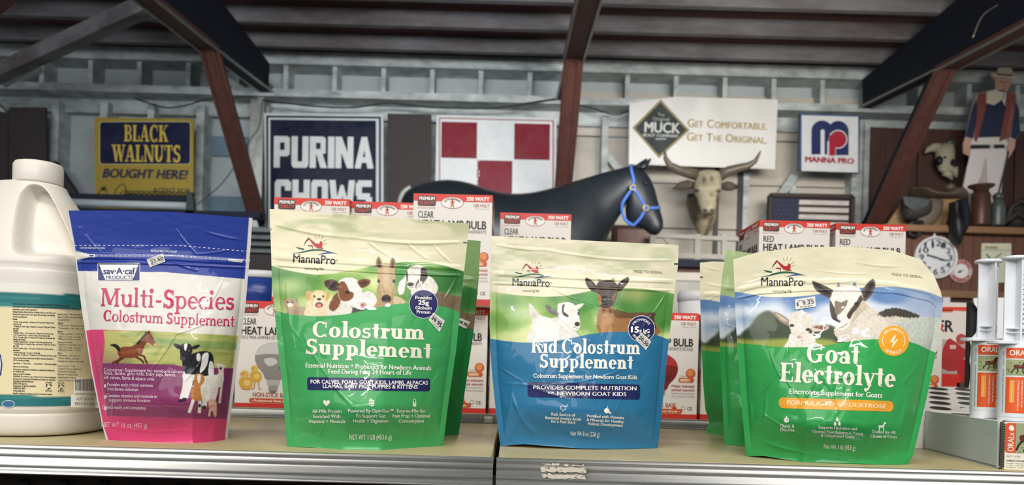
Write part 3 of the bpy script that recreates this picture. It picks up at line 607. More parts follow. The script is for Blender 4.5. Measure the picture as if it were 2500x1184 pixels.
    B_ = Art(A.X, A.Y, '000000').at(640, 500, 3.7)
    for q in ([(1030, 570), (1028, 510), (1052, 466), (1082, 515), (1085, 570)], [(1152, 570), (1155, 515), (1178, 470), (1204, 510), (1203, 575)], [(1045, 580), (1070, 540), (1115, 525), (1170, 545), (1198, 590), (1150, 640), (1060, 640)]): B_.poly(q, 'ffffff')
    mk = ss(.7, -.7, A.Y-np.interp(A.X, top[:, 0], top[:, 1]))*(1-B_.C[..., 0])
    band = rgb('e2dab9')+(vn(A.X/40, A.Y/22)-.5)[..., None]*np.array([.05, .05, .06]); g = ss(.55, .8, vn(A.X/70+4, A.Y/18+2))[..., None]*.55*ss(600, 545, A.Y)[..., None]
    band = band+(rgb('a3ad7c')-band)*g
    if back: band = band*0+rgb('7b9a62')  # rear pouch: cream band painted green to carry its shade
    A.C += (band-A.C)*mk[..., None]
    A.below([(20, 925), (90, 940), (150, 965), (300, 995), (500, 1005), (700, 995), (850, 970), (1000, 935), (1150, 905), (1300, 890), (1450, 890), (1600, 910), (1750, 955), (1850, 1000)], '3f9f58' if not back else '1d7a3c')  # rear copy: darker green, a shaded version of the same print
def dec_green(m, f):
    m.poly([(1131, 590), (1142, 592), (1142, 594), (1131, 593)], f, 1, '4c6b45')
    m.poly([(657, 557), (664, 558), (664, 561), (657, 560)], f, 1, '8a8d74')
    logo(m, f, 714, 824, 640, .05); g = dict(font='serif', L=7)
    text(m, 'Colostrum', 763, 1036, 822, 829, 37, f, CRE, **g); text(m, 'Supplement', 747, 1052, 864, 875, 37, f, CRE, **g)
    text(m, 'Essential Nutrition + Probiotics for Newborn Animals', 746, 1053, 897, 904, 11.5, f, WHT, bold=.020); text(m, 'Feed During First 24 Hours of Life', 802, 1004, 912, 915, 11.5, f, WHT, bold=.020)
    pill(m, f, 750, 921, 1050, 952, 4, .011, NVY)
    text(m, 'FOR CALVES, FOALS, GOAT KIDS, LAMBS, ALPACAS', 758, 1045, 936, 939, 9, f, WHT, 2, bold=.025); text(m, 'LLAMAS, BABY PIGS, PUPPIES & KITTENS', 788, 1020, 947, 949, 9, f, WHT, 2, bold=.025)
    icon(m, f, 'heart', 797, 984, 8.5, CRE); icon(m, f, 'gut', 907, 983, 8, CRE); icon(m, f, 'bottle', 1012, 983, 8, CRE)
    para(m, ['All-Milk Protein', 'Enriched With', 'Vitamins + Minerals'], 798, 1008, 12.3, 8.3, f, WHT, bold=.020); para(m, ['Powered By Opti-Gut™', 'To Support Gut', 'Health + Digestion'], 905, 1007, 12.3, 8.3, f, WHT, bold=.020); para(m, ['Easy-to-Mix for', 'Fast Prep + Optimal', 'Consumption'], 1004, 1007, 12.3, 8.3, f, WHT, bold=.020)
    text(m, 'NET WT 1 LB (453.6 g)', 853, 956, 1073, 1073, 12, f, WHT, bold=.004)
    disc(m, f, 1034, 742, 34, NVY); ringd(m, f, 1034, 742, 34, 35.3, 'c9c7d2', 1)
    for s_, w, y, c, b in (('Provides', 40, 730, 8, .02), ('25g', 27, 743, 10, .04), ('Globulin', 40, 755, 8, .02), ('Protein', 34, 765, 8, .02)): text(m, s_, 1034-w/2, 1034+w/2, y, y+1, c, f, WHT, 3, bold=b)

g1 = Pouch([(658, 505), (662, 620), (664, 690), (674, 800), (690, 950), (701, 1095)], [(1146, 540), (1140, 600), (1130, 690), (1113, 860), (1095, 980), (1081, 1095)], [(658, 510), (1144, 546)],
           [(701, 1090), (760, 1092), (840, 1098), (930, 1099), (1010, 1093), (1081, 1088)], .776, .030, zip_=[(.20, .012), (.235, .006)], seed=1,
           creases=[(740, 815, 800, 920, .0012, 3.5), (800, 920, 862, 992, .0020, 6), (700, 690, 720, 850, .0014, 5), (690, 830, 722, 960, .0010, 6), (770, 1085, 800, 1010, .0009, 4), (1085, 730, 1118, 670, .0012, 3.5), (1040, 950, 1075, 910, .0009, 3),
                    (1030, 1085, 1035, 1000, .0012, 6), (664, 545, 860, 580, .0012, 5), (860, 580, 1135, 590, .0014, 5), (900, 590, 950, 625, .0008, 4), (990, 590, 1040, 630, .0008, 4), (1060, 600, 1100, 640, .0008, 4), (700, 780, 735, 830, .001, 4), (880, 1085, 1000, 1075, .0007, 6)])
g1.build('powder_pouch', 'large green and cream powder pouch with foal and calf picture, in the front row', 'green powder pouches', crop_green, dec_green)
g1.sticker([(1058, 763), (1086, 783), (1073, 811), (1046, 781)], [('Wilson s Feeds', 14, 86, 26, 12, 0), ('39.95', 8, 94, 66, 34, .03), ('707-263-0310', 18, 84, 88, 11, 0)])
g2 = Pouch([(690, 545), (705, 800), (735, 1066)], [(1174, 580), (1168, 690), (1155, 820), (1140, 920), (1119, 1066)], [(690, 552), (1173, 588)], [(735, 1062), (900, 1066), (1040, 1067), (1119, 1062)], .895, .022, seed=2, zip_=[(.2, .01)],
           creases=[(1150, 850, 1160, 780, .001, 4), (1120, 980, 1135, 900, .001, 5)])
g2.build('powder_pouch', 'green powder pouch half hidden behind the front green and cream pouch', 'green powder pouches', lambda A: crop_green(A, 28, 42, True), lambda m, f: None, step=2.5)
g2.sticker([(1124, 776), (1148, 786), (1138, 803), (1112, 790)], [('39.95', 8, 94, 66, 34, .03)])

def crop_blue(A):
    A.at(1160, 560, 3.7); blur_green(A, 720, 840, 5)
    A.ell(300, 640, 120, 80, '3f7d38', al=.7, fe=.8); A.ell(1060, 640, 110, 60, '3f9434', al=.8, fe=.8); A.ell(1660, 700, 120, 160, '4c8b3c', al=.7, fe=.8); A.ell(420, 760, 110, 60, 'c9d6b0', al=.6, fe=.9); A.ell(1420, 590, 120, 60, 'b8aa72', al=.6, fe=.9)
    A.poly([(487, 672), (512, 680), (545, 730), (590, 775), (680, 800), (750, 800), (780, 880), (880, 900), (940, 960), (945, 1040), (495, 1040), (500, 900), (515, 810), (490, 740)], 'dad6ce', fur=1.2)
    A.poly([(560, 800), (700, 830), (760, 920), (700, 1000), (560, 1000)], 'e9e6df', fe=8, al=.8); A.poly([(500, 700), (540, 745), (560, 780), (525, 800)], 'c9b3a8', fe=4, al=.6)
    A.poly([(745, 690), (785, 662), (860, 660), (915, 700), (935, 770), (950, 850), (932, 908), (880, 908), (800, 890), (755, 830)], 'e8e4dc', fur=.7)
    A.poly([(636, 690), (655, 682), (715, 725), (755, 765), (735, 780), (690, 765), (648, 730)], '6b635e', fur=.6); A.poly([(900, 690), (978, 668), (960, 700), (925, 722)], 'e6dcd4')
    A.poly([(785, 690), (810, 680), (800, 740), (842, 775), (835, 792), (790, 765)], '4c4340', fur=.6); A.ell(922, 855, 24, 20, '2e2826'); A.line(A._t([(880, 880), (930, 895)]), 1.1, '4a403c'); A.ell(932, 760, 7, 14, '2a2523'); A.ell(880, 740, 30, 26, 'dcd0bd', al=.6, fe=.6)
    A.poly([(1130, 690), (1240, 690), (1262, 770), (1380, 760), (1560, 760), (1620, 830), (1640, 960), (1135, 960)], '9a6c40', fur=1.5); A.poly([(1250, 720), (1380, 752), (1570, 756), (1625, 830), (1560, 830), (1400, 800), (1280, 800)], '5f4128', fur=1.5, al=.85); A.poly([(1560, 770), (1600, 748), (1632, 765), (1612, 812), (1640, 900), (1600, 860)], '4a3626', fur=1); A.poly([(1150, 760), (1220, 780), (1230, 930), (1145, 930)], 'b98a58', fe=5, al=.7, fur=1)
    A.poly([(995, 440), (1030, 445), (1090, 500), (1100, 560), (1050, 555), (1005, 500)], '2f2624', fur=.5); A.poly([(1015, 460), (1050, 475), (1075, 530), (1030, 510)], '5a4a42', fe=3); A.poly([(1386, 432), (1345, 445), (1280, 505), (1275, 565), (1330, 540), (1385, 475)], '2f2624', fur=.5); A.poly([(1370, 455), (1330, 480), (1300, 535), (1350, 510)], '584840', fe=3)
    A.poly([(1108, 443), (1125, 450), (1148, 465), (1115, 480)], 'a4977f', sm=0); A.poly([(1258, 437), (1225, 450), (1230, 470), (1262, 468)], 'a4977f', sm=0)
    A.poly([(1090, 530), (1115, 475), (1180, 458), (1250, 465), (1290, 520), (1278, 610), (1245, 685), (1190, 712), (1130, 690), (1105, 610)], '3b2c25', fur=.8)
    A.poly([(1100, 580), (1135, 600), (1150, 660), (1125, 680), (1105, 630)], '9c6b40', fur=.6); A.poly([(1280, 560), (1240, 600), (1230, 640), (1255, 650)], '8d5d38', fur=.6, al=.8); A.poly([(1160, 480), (1210, 480), (1215, 580), (1165, 580)], '57443a', fe=5, al=.6)
    A.ell(1190, 640, 50, 44, '1e1815'); A.ell(1192, 600, 28, 22, '4b413c'); A.line(A._t([(1150, 636), (1190, 626), (1235, 636)]), 1.3, 'a89c90'); A.ell(1178, 602, 6, 5, '0d0b0a'); A.ell(1206, 602, 6, 5, '0d0b0a')
    for x in (1105, 1268): A.ell(x, 545, 13, 10, 'a98a5a'); A.ell(x, 545, 7, 8, '0f0c0a')
    for x in (1158, 1222): A.ell(x, 735, 16, 22, '6d4a30')
    top = smooth(A._t([(60, 540), (140, 560), (300, 585), (480, 602), (640, 608), (800, 600), (950, 575), (1100, 545), (1300, 530), (1500, 535), (1650, 558), (1800, 582), (1950, 620)]), 5, False)
    B_ = Art(A.X, A.Y, '000000').at(1160, 560, 3.7)
    for q in ([(995, 440), (1030, 445), (1090, 500), (1100, 560), (1050, 555), (1005, 500)], [(1386, 432), (1345, 445), (1280, 505), (1275, 565), (1330, 540), (1385, 475)], [(1090, 530), (1115, 475), (1180, 458), (1250, 465), (1290, 520), (1278, 610), (1105, 610)], [(1108, 443), (1125, 450), (1148, 465), (1115, 480)], [(1258, 437), (1225, 450), (1230, 470), (1262, 468)]): B_.poly(q, 'ffffff')
    mk = ss(.7, -.7, A.Y-np.interp(A.X, top[:, 0], top[:, 1]))*(1-B_.C[..., 0])
    band = rgb('e0d9bb')+(vn(A.X/45+8, A.Y/22)-.5)[..., None]*.05; band = band+(rgb('b4bc94')-band)*(ss(.5, .8, vn(A.X/60+14, A.Y/18+2))*.45)[..., None]
    A.C += (band-A.C)*mk[..., None]
    A.below([(60, 975), (130, 985), (250, 1005), (400, 1020), (560, 1022), (750, 1005), (900, 975), (1050, 945), (1200, 928), (1400, 925), (1600, 945), (1740, 990), (1900, 1030)], '2a7099')
def dec_blue(m, f):
    m.poly([(1646, 642), (1657, 643), (1657, 646), (1646, 646)], f, 1, '3a3630')
    logo(m, f, 1250, 1347, 697, .025); text(m, 'PRESS TO RESEAL', 1546, 1618, 665, 668, 6, f, '77735f')
    g = dict(font='serif', L=7)
    text(m, 'Kid Colostrum', 1297, 1563, 861, 865, 34, f, WHT, **g); text(m, 'Supplement', 1318, 1545, 897, 901, 33, f, WHT, **g)
    text(m, 'Colostrum Supplement for Newborn Goat Kids', 1302, 1556, 922, 926, 10, f, WHT, bold=.024)
    pill(m, f, 1288, 932, 1563, 969, 6, .026, NVY)
    text(m, 'PROVIDES COMPLETE NUTRITION', 1302, 1554, 950, 953, 9.5, f, WHT, 2, bold=.02); text(m, 'FOR', 1338, 1353, 961, 961, 5, f, WHT, 2, bold=.03); text(m, 'NEWBORN GOAT KIDS', 1360, 1529, 965, 967, 9.5, f, WHT, 2, bold=.02)
    icon(m, f, 'molecule', 1376, 996, 8, WHT); icon(m, f, 'apple', 1482, 1001, 8, WHT)
    para(m, ['Rich Source of', 'Essential Amino Acids', 'for a Fast Start'], 1375, 1014, 8.7, 6.8, f, WHT, .66, bold=.024, sl=.05); para(m, ['Fortified with Vitamins', '& Minerals for Healthy,', 'Robust Development'], 1478, 1018, 9.5, 6.8, f, WHT, .66, bold=.024, sl=.06)
    text(m, 'Net Wt 8 oz (226 g)', 1393, 1463, 1063, 1066, 11, f, WHT, bold=.004)
    disc(m, f, 1566, 803, 33, 'e6e3e6', .6); disc(m, f, 1566, 803, 31.6, NVY, 1.4)
    text(m, 'PROVIDES', 0, 1, 0, 0, 5.5, f, WHT, 3, arc=(1566, 803, 20, -62, 62), bold=.02)
    text(m, '15', 1540, 1560, 811, 812, 14, f, WHT, 3, bold=.05); text(m, 'g IgG', 1561, 1586, 812, 813, 9.5, f, WHT, 3, bold=.03); text(m, 'PER PACKAGE', 0, 1, 0, 0, 5.5, f, WHT, 3, arc=(1566, 803, 27, 235, 125), bold=.02)
k1 = Pouch([(1200, 570), (1197, 700), (1195, 790), (1200, 900), (1209, 990), (1222, 1096)], [(1657, 590), (1655, 650), (1646, 720), (1630, 860), (1618, 980), (1606, 1098)], [(1200, 576), (1657, 598)],
           [(1222, 1089), (1280, 1084), (1340, 1089), (1420, 1095), (1500, 1096), (1606, 1094)], .82, .026, zip_=[(.18, .010), (.225, .006)], seed=4,
           creases=[(1335, 745, 1470, 855, .0014, 3), (1470, 855, 1530, 862, .0011, 3), (1340, 700, 1420, 735, .001, 2.6), (1420, 735, 1505, 752, .001, 2.6), (1545, 830, 1590, 770, .0016, 5), (1590, 770, 1625, 718, .001, 3), (1230, 935, 1400, 935, .0013, 3.5), (1400, 935, 1530, 898, .0013, 3), (1290, 940, 1390, 975, .0010, 3),
                    (1250, 965, 1270, 1015, .0016, 5), (1270, 1015, 1300, 1055, .0022, 8), (1212, 890, 1275, 930, .001, 3), (1500, 1010, 1520, 960, .0008, 2.5), (1225, 1075, 1250, 940, .0014, 6), (1585, 1090, 1605, 920, .0014, 7), (1215, 598, 1330, 610, .0011, 4), (1330, 610, 1650, 635, .001, 4)])
k1.build('powder_pouch', 'blue and cream powder pouch with two goat kids pictured, in the front row', None, crop_blue, dec_blue, gusset='c9c4ac')
k1.sticker([(1567, 812), (1590, 834), (1577, 855), (1551, 828)], [('Wilson s Feeds', 14, 86, 26, 12, 0), ('20.50', 8, 94, 66, 34, .03), ('707-263-0310', 18, 84, 88, 11, 0)])

def crop_goat(A, dx=0, dy=0, back=None):
    A.X = A.X-dx; A.Y = A.Y-dy; A.at(1680, 560, 3.7); n = vn(A.X/70+2, A.Y/28+5); q = ss(690, 800, A.Y)
    c = rgb('5d7fae')+(rgb('cfd5dd')-rgb('5d7fae'))*(ss(.3, .75, n*.6+q*.55))[..., None]; c = c+(rgb('8f9fba')-c)*(ss(2120, 2280, A.X)*.7)[..., None]; A.C[:] = c
    A.poly([(300, 900), (440, 960), (500, 920), (570, 860), (630, 780), (720, 735), (800, 780), (880, 850), (1000, 900), (1150, 880), (1300, 870), (1420, 960), (1500, 1010), (1500, 1090), (300, 1090)], '3b4733', fe=5); A.ell(700, 830, 120, 70, '55603f', al=.5, fe=.9)
    A.poly([(300, 980), (600, 1000), (900, 985), (1300, 1000), (1300, 1100), (300, 1100)], '8f9a45', fe=6)
    A.poly([(865, 1110), (905, 1000), (930, 940), (1120, 940), (1160, 1050), (1180, 1110)], 'dcd4c6', fur=1.2)
    A.poly([(775, 748), (810, 752), (870, 785), (925, 830), (910, 862), (850, 845), (800, 800)], '8d7a68', fur=.6); A.poly([(795, 765), (850, 785), (900, 830), (850, 825)], 'c5b29c', fe=3); A.poly([(1105, 875), (1180, 855), (1272, 882), (1230, 915), (1130, 920)], 'd2bfac', fur=.5); A.poly([(1135, 885), (1190, 868), (1250, 884), (1215, 905)], '7f564a', fe=2)
    A.poly([(910, 850), (925, 775), (985, 738), (1060, 745), (1112, 790), (1122, 850), (1100, 910), (1060, 970), (1035, 1030), (985, 1042), (955, 1000), (930, 930)], 'dad1c2', fur=.8); A.ell(1000, 780, 50, 30, 'c7c4bb', al=.6, fe=.6)
    A.ell(937, 868, 20, 13, '2a2422'); A.ell(1083, 905, 20, 13, '2a2422'); A.ell(1000, 972, 18, 15, 'c59a8c'); A.line(A._t([(970, 1000), (1000, 1012), (1030, 1000)]), 1.1, '8a6f60')
    A.poly([(1320, 890), (1540, 760), (1590, 660), (1700, 740), (1850, 730), (2000, 740), (2095, 785), (2180, 800), (2320, 830), (2300, 1120), (1990, 1040), (1440, 1030)], 'cdc3b2', fur=1.6)
    A.poly([(1900, 830), (2100, 792), (2320, 832), (2300, 1120), (1990, 1020), (1800, 1000)], 'bcc1b4', fur=1.5, fe=4); A.poly([(1700, 770), (1790, 720), (1880, 712), (1990, 735), (2095, 787), (2000, 800), (1880, 785), (1760, 790)], '453f3a', fur=3); A.poly([(1590, 680), (1720, 760), (1800, 860), (1700, 980), (1560, 960), (1520, 800)], 'd9d0bf', fe=6, al=.7, fur=1)
    A.poly([(1120, 468), (1180, 485), (1250, 515), (1320, 560), (1300, 625), (1230, 600), (1150, 545)], '55493f', fur=.8); A.poly([(1145, 490), (1230, 530), (1290, 585), (1220, 575)], '2f2a29', fe=3); A.poly([(1680, 452), (1640, 462), (1580, 540), (1555, 620), (1590, 655), (1650, 600), (1690, 520)], '5a4f46', fur=.8); A.poly([(1670, 475), (1620, 520), (1590, 620), (1650, 570)], '33302f', fe=3)
    A.poly([(1343, 520), (1358, 472), (1372, 520)], '8f8778', sm=0); A.poly([(1475, 522), (1508, 474), (1520, 530)], '8f8778', sm=0)
    A.poly([(1283, 625), (1320, 545), (1390, 508), (1500, 508), (1562, 555), (1575, 645), (1545, 740), (1475, 800), (1445, 880), (1390, 912), (1335, 885), (1312, 830), (1325, 760), (1290, 700)], 'e3ddd3', fur=.8)
    A.poly([(1283, 640), (1312, 690), (1348, 770), (1322, 850), (1298, 800), (1280, 720)], '4b433d', fur=.6); A.poly([(1330, 645), (1380, 660), (1440, 640), (1410, 720), (1345, 775), (1325, 720)], '80705f', fur=.8); A.poly([(1562, 590), (1575, 680), (1500, 745), (1460, 810), (1435, 775), (1490, 690), (1530, 640)], '4a3f37', fur=.8); A.poly([(1545, 690), (1580, 640), (1620, 700), (1560, 760), (1480, 840), (1500, 760)], 'c4b49c', fur=.8)
    A.ell(1342, 830, 33, 32, '3c3b40'); A.ell(1335, 822, 9, 7, '141416'); A.ell(1522, 670, 19, 14, '1a1513'); A.ell(1372, 800, 26, 24, 'e8e0d8', al=.8); A.line(A._t([(1360, 893), (1400, 880), (1440, 848)]), 1.4, '6d4a44')
    top = smooth(A._t([(250, 540), (330, 570), (440, 565), (560, 585), (700, 608), (850, 612), (1000, 605), (1150, 590), (1300, 560), (1450, 535), (1650, 525), (1850, 520), (2000, 532), (2150, 560), (2330, 630)]), 5, False)
    B_ = Art(A.X, A.Y, '000000').at(1680, 560, 3.7)
    for q in ([(1120, 468), (1180, 485), (1250, 515), (1320, 560), (1300, 625), (1230, 600), (1150, 545)], [(1680, 452), (1640, 462), (1580, 540), (1555, 620), (1590, 655), (1650, 600), (1690, 520)], [(1343, 520), (1358, 472), (1372, 520)], [(1475, 522), (1508, 474), (1520, 530)], [(1283, 625), (1320, 545), (1390, 508), (1500, 508), (1562, 555), (1575, 645)]): B_.poly(q, 'ffffff')
    mk = ss(.7, -.7, A.Y-np.interp(A.X, top[:, 0], top[:, 1]))*(1-B_.C[..., 0])
    band = rgb(back or 'e1dabb')+(vn(A.X/45+3, A.Y/22)-.5)[..., None]*.04; A.C += (band-A.C)*mk[..., None]  # back: green tint that puts shade into the cream band
    A.below([(300, 1015), (440, 1028), (600, 1040), (800, 1060), (1000, 1065), (1180, 1060), (1350, 1030), (1550, 1000), (1750, 992), (1900, 1000), (2050, 1030), (2230, 1110), (2400, 1150)], '2f9a4c')
def dec_goat(m, f):
    logo(m, f, 1857, 1967, 697, .01); text(m, 'PRESS TO RESEAL', 2177, 2252, 672, 679, 6, f, '8a8468')
    g = dict(font='serif', L=7); OR = 'e8a02c'
    text(m, 'Goat', 1969, 2097, 884, 889, 46, f, CRE, **g); text(m, 'Electrolyte', 1904, 2186, 931, 945, 46, f, CRE, **g)
    text(m, 'Electrolyte Supplement for Goats', 1927, 2154, 961, 971, 12, f, WHT, bold=.020)
    pill(m, f, 1901, 970, 2181, 996, 10, .033, OR)
    text(m, 'FORMULATED', 1921, 2037, 987, 991, 10, f, 'f4e2c0', 2, bold=.020); text(m, 'WITH', 2043, 2067, 989, 990, 6, f, 'f4e2c0', 2, bold=.02); text(m, 'DEXTROSE', 2073, 2163, 993, 997, 10, f, 'f4e2c0', 2, bold=.020)
    icon(m, f, 'clock', 1920, 1025, 8, WHT); icon(m, f, 'drops', 2044, 1030, 9, WHT); icon(m, f, 'goat', 2153, 1041, 9, WHT)
    para(m, ['Quick &', 'Effective'], 1922, 1043, 9.5, 7.5, f, WHT, .64, bold=.020, sl=.03); para(m, ['Supports Hydration and', 'Optimal Fluid Balance in Young', '& Dehydrated Goats'], 2045, 1046, 10, 7.2, f, WHT, .62, bold=.020, sl=.05); para(m, ['Crafted for All', 'Classes of Goats'], 2157, 1057, 10.5, 7.2, f, WHT, .62, bold=.020, sl=.04)
    text(m, 'Net Wt 1 lb (453 g)', 2011, 2088, 1095, 1099, 11, f, WHT, bold=.004)
    disc(m, f, 2182, 832, 37, OR); icon(m, f, 'bolt', 2182, 832, 16, 'f6e8cc')
    text(m, 'PROVIDES', 0, 1, 0, 0, 6.5, f, 'f6e8cc', 2, arc=(2182, 832, 25, -55, 55), bold=.020); text(m, 'ENERGY', 0, 1, 0, 0, 6.5, f, 'f6e8cc', 2, arc=(2182, 832, 32, 222, 140), bold=.020)
    ringd(m, f, 2182, 832, 26.5, 28, 'f6e8cc', 2, -28, 28); ringd(m, f, 2182, 832, 26.5, 28, 'f6e8cc', 2, 152, 208)
e1 = Pouch([(1790, 625), (1795, 750), (1800, 850), (1808, 960), (1822, 1118)], [(2277, 665), (2297, 712), (2302, 740), (2296, 820), (2285, 860), (2265, 960), (2242, 1060), (2228, 1115), (2212, 1140)],
           [(1790, 633), (1850, 616), (1960, 603), (2080, 602), (2180, 611), (2250, 633), (2280, 668)], [(1822, 1114), (1862, 1113), (1910, 1121), (1960, 1128), (2060, 1131), (2140, 1134), (2212, 1134)], .775, .034, zip_=[(.16, .012), (.20, .006)], seed=6, dents=.0012,
           creases=[(1880, 860, 1910, 930, .0012, 3), (1860, 960, 1900, 905, .0014, 4), (1905, 905, 1980, 1000, .0007, 5), (1940, 1010, 1990, 930, .0016, 4), (1980, 890, 2030, 950, .0014, 4), (2030, 925, 2100, 915, .0012, 4), (2030, 950, 2045, 1005, .0014, 4), (1855, 1005, 1950, 1060, .0013, 4), (1860, 1050, 1870, 960, .0015, 5), (1870, 1080, 1960, 1105, .002, 6),
                    (1960, 1105, 2200, 1128, .0014, 4), (2110, 1070, 2200, 1062, .0012, 4), (2200, 940, 2240, 890, .0014, 6), (2195, 1060, 2215, 960, .0018, 8), (1835, 1040, 1825, 960, .0016, 6), (1930, 830, 1928, 870, .0009, 2.5), (1955, 780, 1960, 870, .0008, 2.5), (2090, 640, 2200, 650, .0009, 4), (2000, 660, 2120, 668, .0008, 3), (2020, 690, 2110, 680, .0008, 3), (2150, 700, 2220, 720, .001, 4), (1830, 690, 1900, 660, .0007, 3)])
e1.build('powder_pouch', 'green and cream powder pouch with white goats and orange badge, front of its row', 'goat powder pouches', crop_goat, dec_goat)
e1.sticker([(1941, 731), (1990, 723), (1992, 748), (1942, 756)], [('Wilson s Feeds', 14, 86, 26, 14, 0), ('$', 6, 18, 66, 34, 0), ('9.25', 36, 92, 66, 36, .01), ('707-263-0310', 22, 82, 90, 13, 0)])
e2 = Pouch([(1775, 600), (1762, 680), (1755, 760), (1758, 860), (1764, 980), (1769, 1092)], [(2130, 612), (2110, 850), (2080, 1092)], [(1775, 610), (1850, 620), (2130, 625)], [(1769, 1086), (1850, 1090), (2000, 1092), (2080, 1088)], .90, .018, seed=8, zip_=[(.19, .012)], creases=[(1770, 790, 1795, 800, .001, 3)])
e2.build('powder_pouch', 'green pouch with top edge tinted green for shade, second in the row of goat pouches', 'goat powder pouches', lambda A: crop_goat(A, -38, 8, '9fb27d'), lambda m, f: None, step=2.2)
e3 = Pouch([(1709, 630), (1709, 720), (1712, 820), (1716, 930), (1722, 1000), (1732, 1030), (1718, 1062)], [(2050, 640), (2040, 850), (2010, 1070)], [(1709, 641), (1740, 638), (1800, 640), (2050, 650)], [(1718, 1056), (1780, 1066), (1900, 1070), (2010, 1068)], 1.03, .016, seed=9, zip_=[(.19, .012)],
           creases=[(1720, 650, 1760, 660, .0009, 3), (1720, 690, 1770, 700, .0009, 3), (1715, 735, 1750, 722, .001, 3), (1725, 830, 1735, 900, .001, 4)])
e3.build('powder_pouch', 'rearmost green and cream pouch, left end of the row of goat pouches', 'goat powder pouches', lambda A: crop_goat(A, -80, 18), lambda m, f: m.poly([(1709, 675), (1716, 675), (1716, 678), (1709, 678)], f, 1, '26241f'), step=2.2)

def crop_pink(A):
    A.C[:] = rgb('dcd8cd'); A.at(0, 780, 2.93)
    A.below([(500, 95), (615, 80), (700, 72), (1100, 85), (1400, 103), (1720, 118), (1800, 120)], 'd23c72')
    n = vn(A.X/26, A.Y/7); X_, Y_ = A.X, A.Y
    A.poly([(740, 82), (770, 76), (1100, 84), (1400, 101), (1720, 117), (1700, 350), (1300, 336), (734, 318), (750, 160)], 'b7b56b', sm=0)
    mk = (vn(A.X/30+5, A.Y/8)*ss(800, 830, A.Y)); B_ = Art(A.X, A.Y, '000000').at(0, 780, 2.93); B_.poly([(740, 82), (1100, 84), (1720, 117), (1700, 350), (734, 318)], 'ffffff', sm=0); g = B_.C[..., 0]
    A.mix(g*ss(.45, .7, vn(A.X/34+5, A.Y/9))*.6, '8a9a4e'); A.poly([(1080, 130), (1400, 150), (1710, 170), (1700, 220), (1400, 200), (1080, 165)], '7f9a58', fe=3, al=.8)
    A.poly([(733, 312), (1240, 322), (1340, 345), (1680, 350), (1632, 712), (1400, 705), (765, 688), (745, 480)], '7d3460', sm=0); A.ell(1100, 620, 300, 110, '9a3f6e', al=.6, fe=.9); A.ell(800, 400, 120, 120, '7a2f5c', al=.5, fe=.9)
    A.poly([(1215, 640), (1400, 660), (1560, 690), (1500, 712), (1300, 690)], '7a2a58', fe=6, al=.7)
    br = '7c3d22'                                  # running foal
    for w, q in ((9, [(880, 250), (850, 290), (800, 315)]), (9, [(900, 260), (850, 295), (835, 318)]), (8, [(985, 250), (1030, 262), (1045, 300), (1055, 315)]), (8, [(960, 262), (1010, 288), (1030, 312)])): A.line(A._t(q), w/2.93*1.8, '5c2a1a')
    A.poly([(845, 220), (880, 195), (940, 193), (985, 165), (1020, 120), (1040, 98), (1062, 84), (1080, 105), (1105, 150), (1113, 180), (1098, 192), (1065, 165), (1045, 170), (1025, 215), (1015, 245), (970, 272), (900, 275), (850, 262)], br, fur=.5); A.poly([(860, 235), (930, 215), (1000, 210), (960, 240), (880, 250)], '98522f', fe=3, al=.8); A.poly([(1040, 98), (1010, 130), (975, 172), (990, 178), (1030, 130), (1050, 110)], '2a1815'); A.poly([(862, 222), (850, 190), (820, 174), (786, 184), (820, 198), (845, 225)], '231717', fur=.6)
    A.ell(1072, 128, 5, 5, '1a0f0c'); A.poly([(1036, 102), (1043, 82), (1052, 100)], '4a2418', sm=0); A.poly([(1058, 98), (1068, 76), (1074, 98)], '4a2418', sm=0); A.ell(1104, 180, 9, 8, 'c99a86')
    for q in ([(1330, 370), (1325, 480), (1300, 575)], [(1372, 395), (1352, 480), (1325, 560)], [(1495, 340), (1500, 420), (1480, 540)], [(1465, 360), (1470, 520), (1460, 630)]): A.line(A._t(q), 13, 'dcd6cf')
    for q in ((1292, 580), (1318, 572), (1460, 628)): A.ell(*q, 16, 12, '2e2326')
    A.poly([(1310, 240), (1360, 250), (1430, 228), (1500, 232), (1525, 270), (1528, 350), (1490, 400), (1420, 402), (1340, 398), (1305, 330)], '1d1b20', fur=.4); A.poly([(1450, 250), (1492, 240), (1480, 330), (1430, 385), (1440, 310)], 'e2ddd6'); A.poly([(1500, 300), (1528, 320), (1525, 420), (1490, 390)], 'dcd6d0'); A.poly([(1310, 390), (1420, 400), (1400, 430), (1320, 430)], 'ded8d2'); A.ell(1420, 270, 16, 30, 'e2ddd6')
    A.poly([(1243, 172), (1290, 182), (1310, 200), (1290, 212), (1255, 200)], '1f1c20'); A.poly([(1428, 180), (1385, 188), (1370, 205), (1390, 214), (1420, 200)], '1f1c20'); A.poly([(1288, 195), (1310, 172), (1350, 172), (1372, 195), (1375, 235), (1345, 270), (1330, 292), (1295, 288), (1290, 250)], '1a181c'); A.poly([(1318, 175), (1342, 175), (1330, 222), (1318, 215)], 'eae6e0'); A.ell(1308, 280, 20, 14, '4a4248'); A.ell(1352, 222, 6, 5, '6a625a')
    for q in ([(1560, 430), (1548, 520), (1530, 590)], [(1590, 430), (1580, 520), (1570, 600)]): A.line(A._t(q), 6, 'd9d1bf')
    A.poly([(1545, 320), (1575, 315), (1612, 330), (1600, 360), (1600, 440), (1560, 490), (1500, 470), (1480, 430), (1510, 400), (1560, 390), (1560, 350)], 'ddd6c8', fur=.6); A.ell(1578, 350, 10, 10, '4a4138'); A.poly([(1545, 318), (1560, 312), (1565, 335)], 'd9d1c0', sm=0); A.poly([(1600, 330), (1618, 335), (1600, 345)], 'd9d1c0', sm=0)
    for q in ([(1395, 540), (1375, 600), (1352, 668)], [(1425, 545), (1430, 600), (1425, 670)]): A.line(A._t(q), 8, 'e3ddd4')
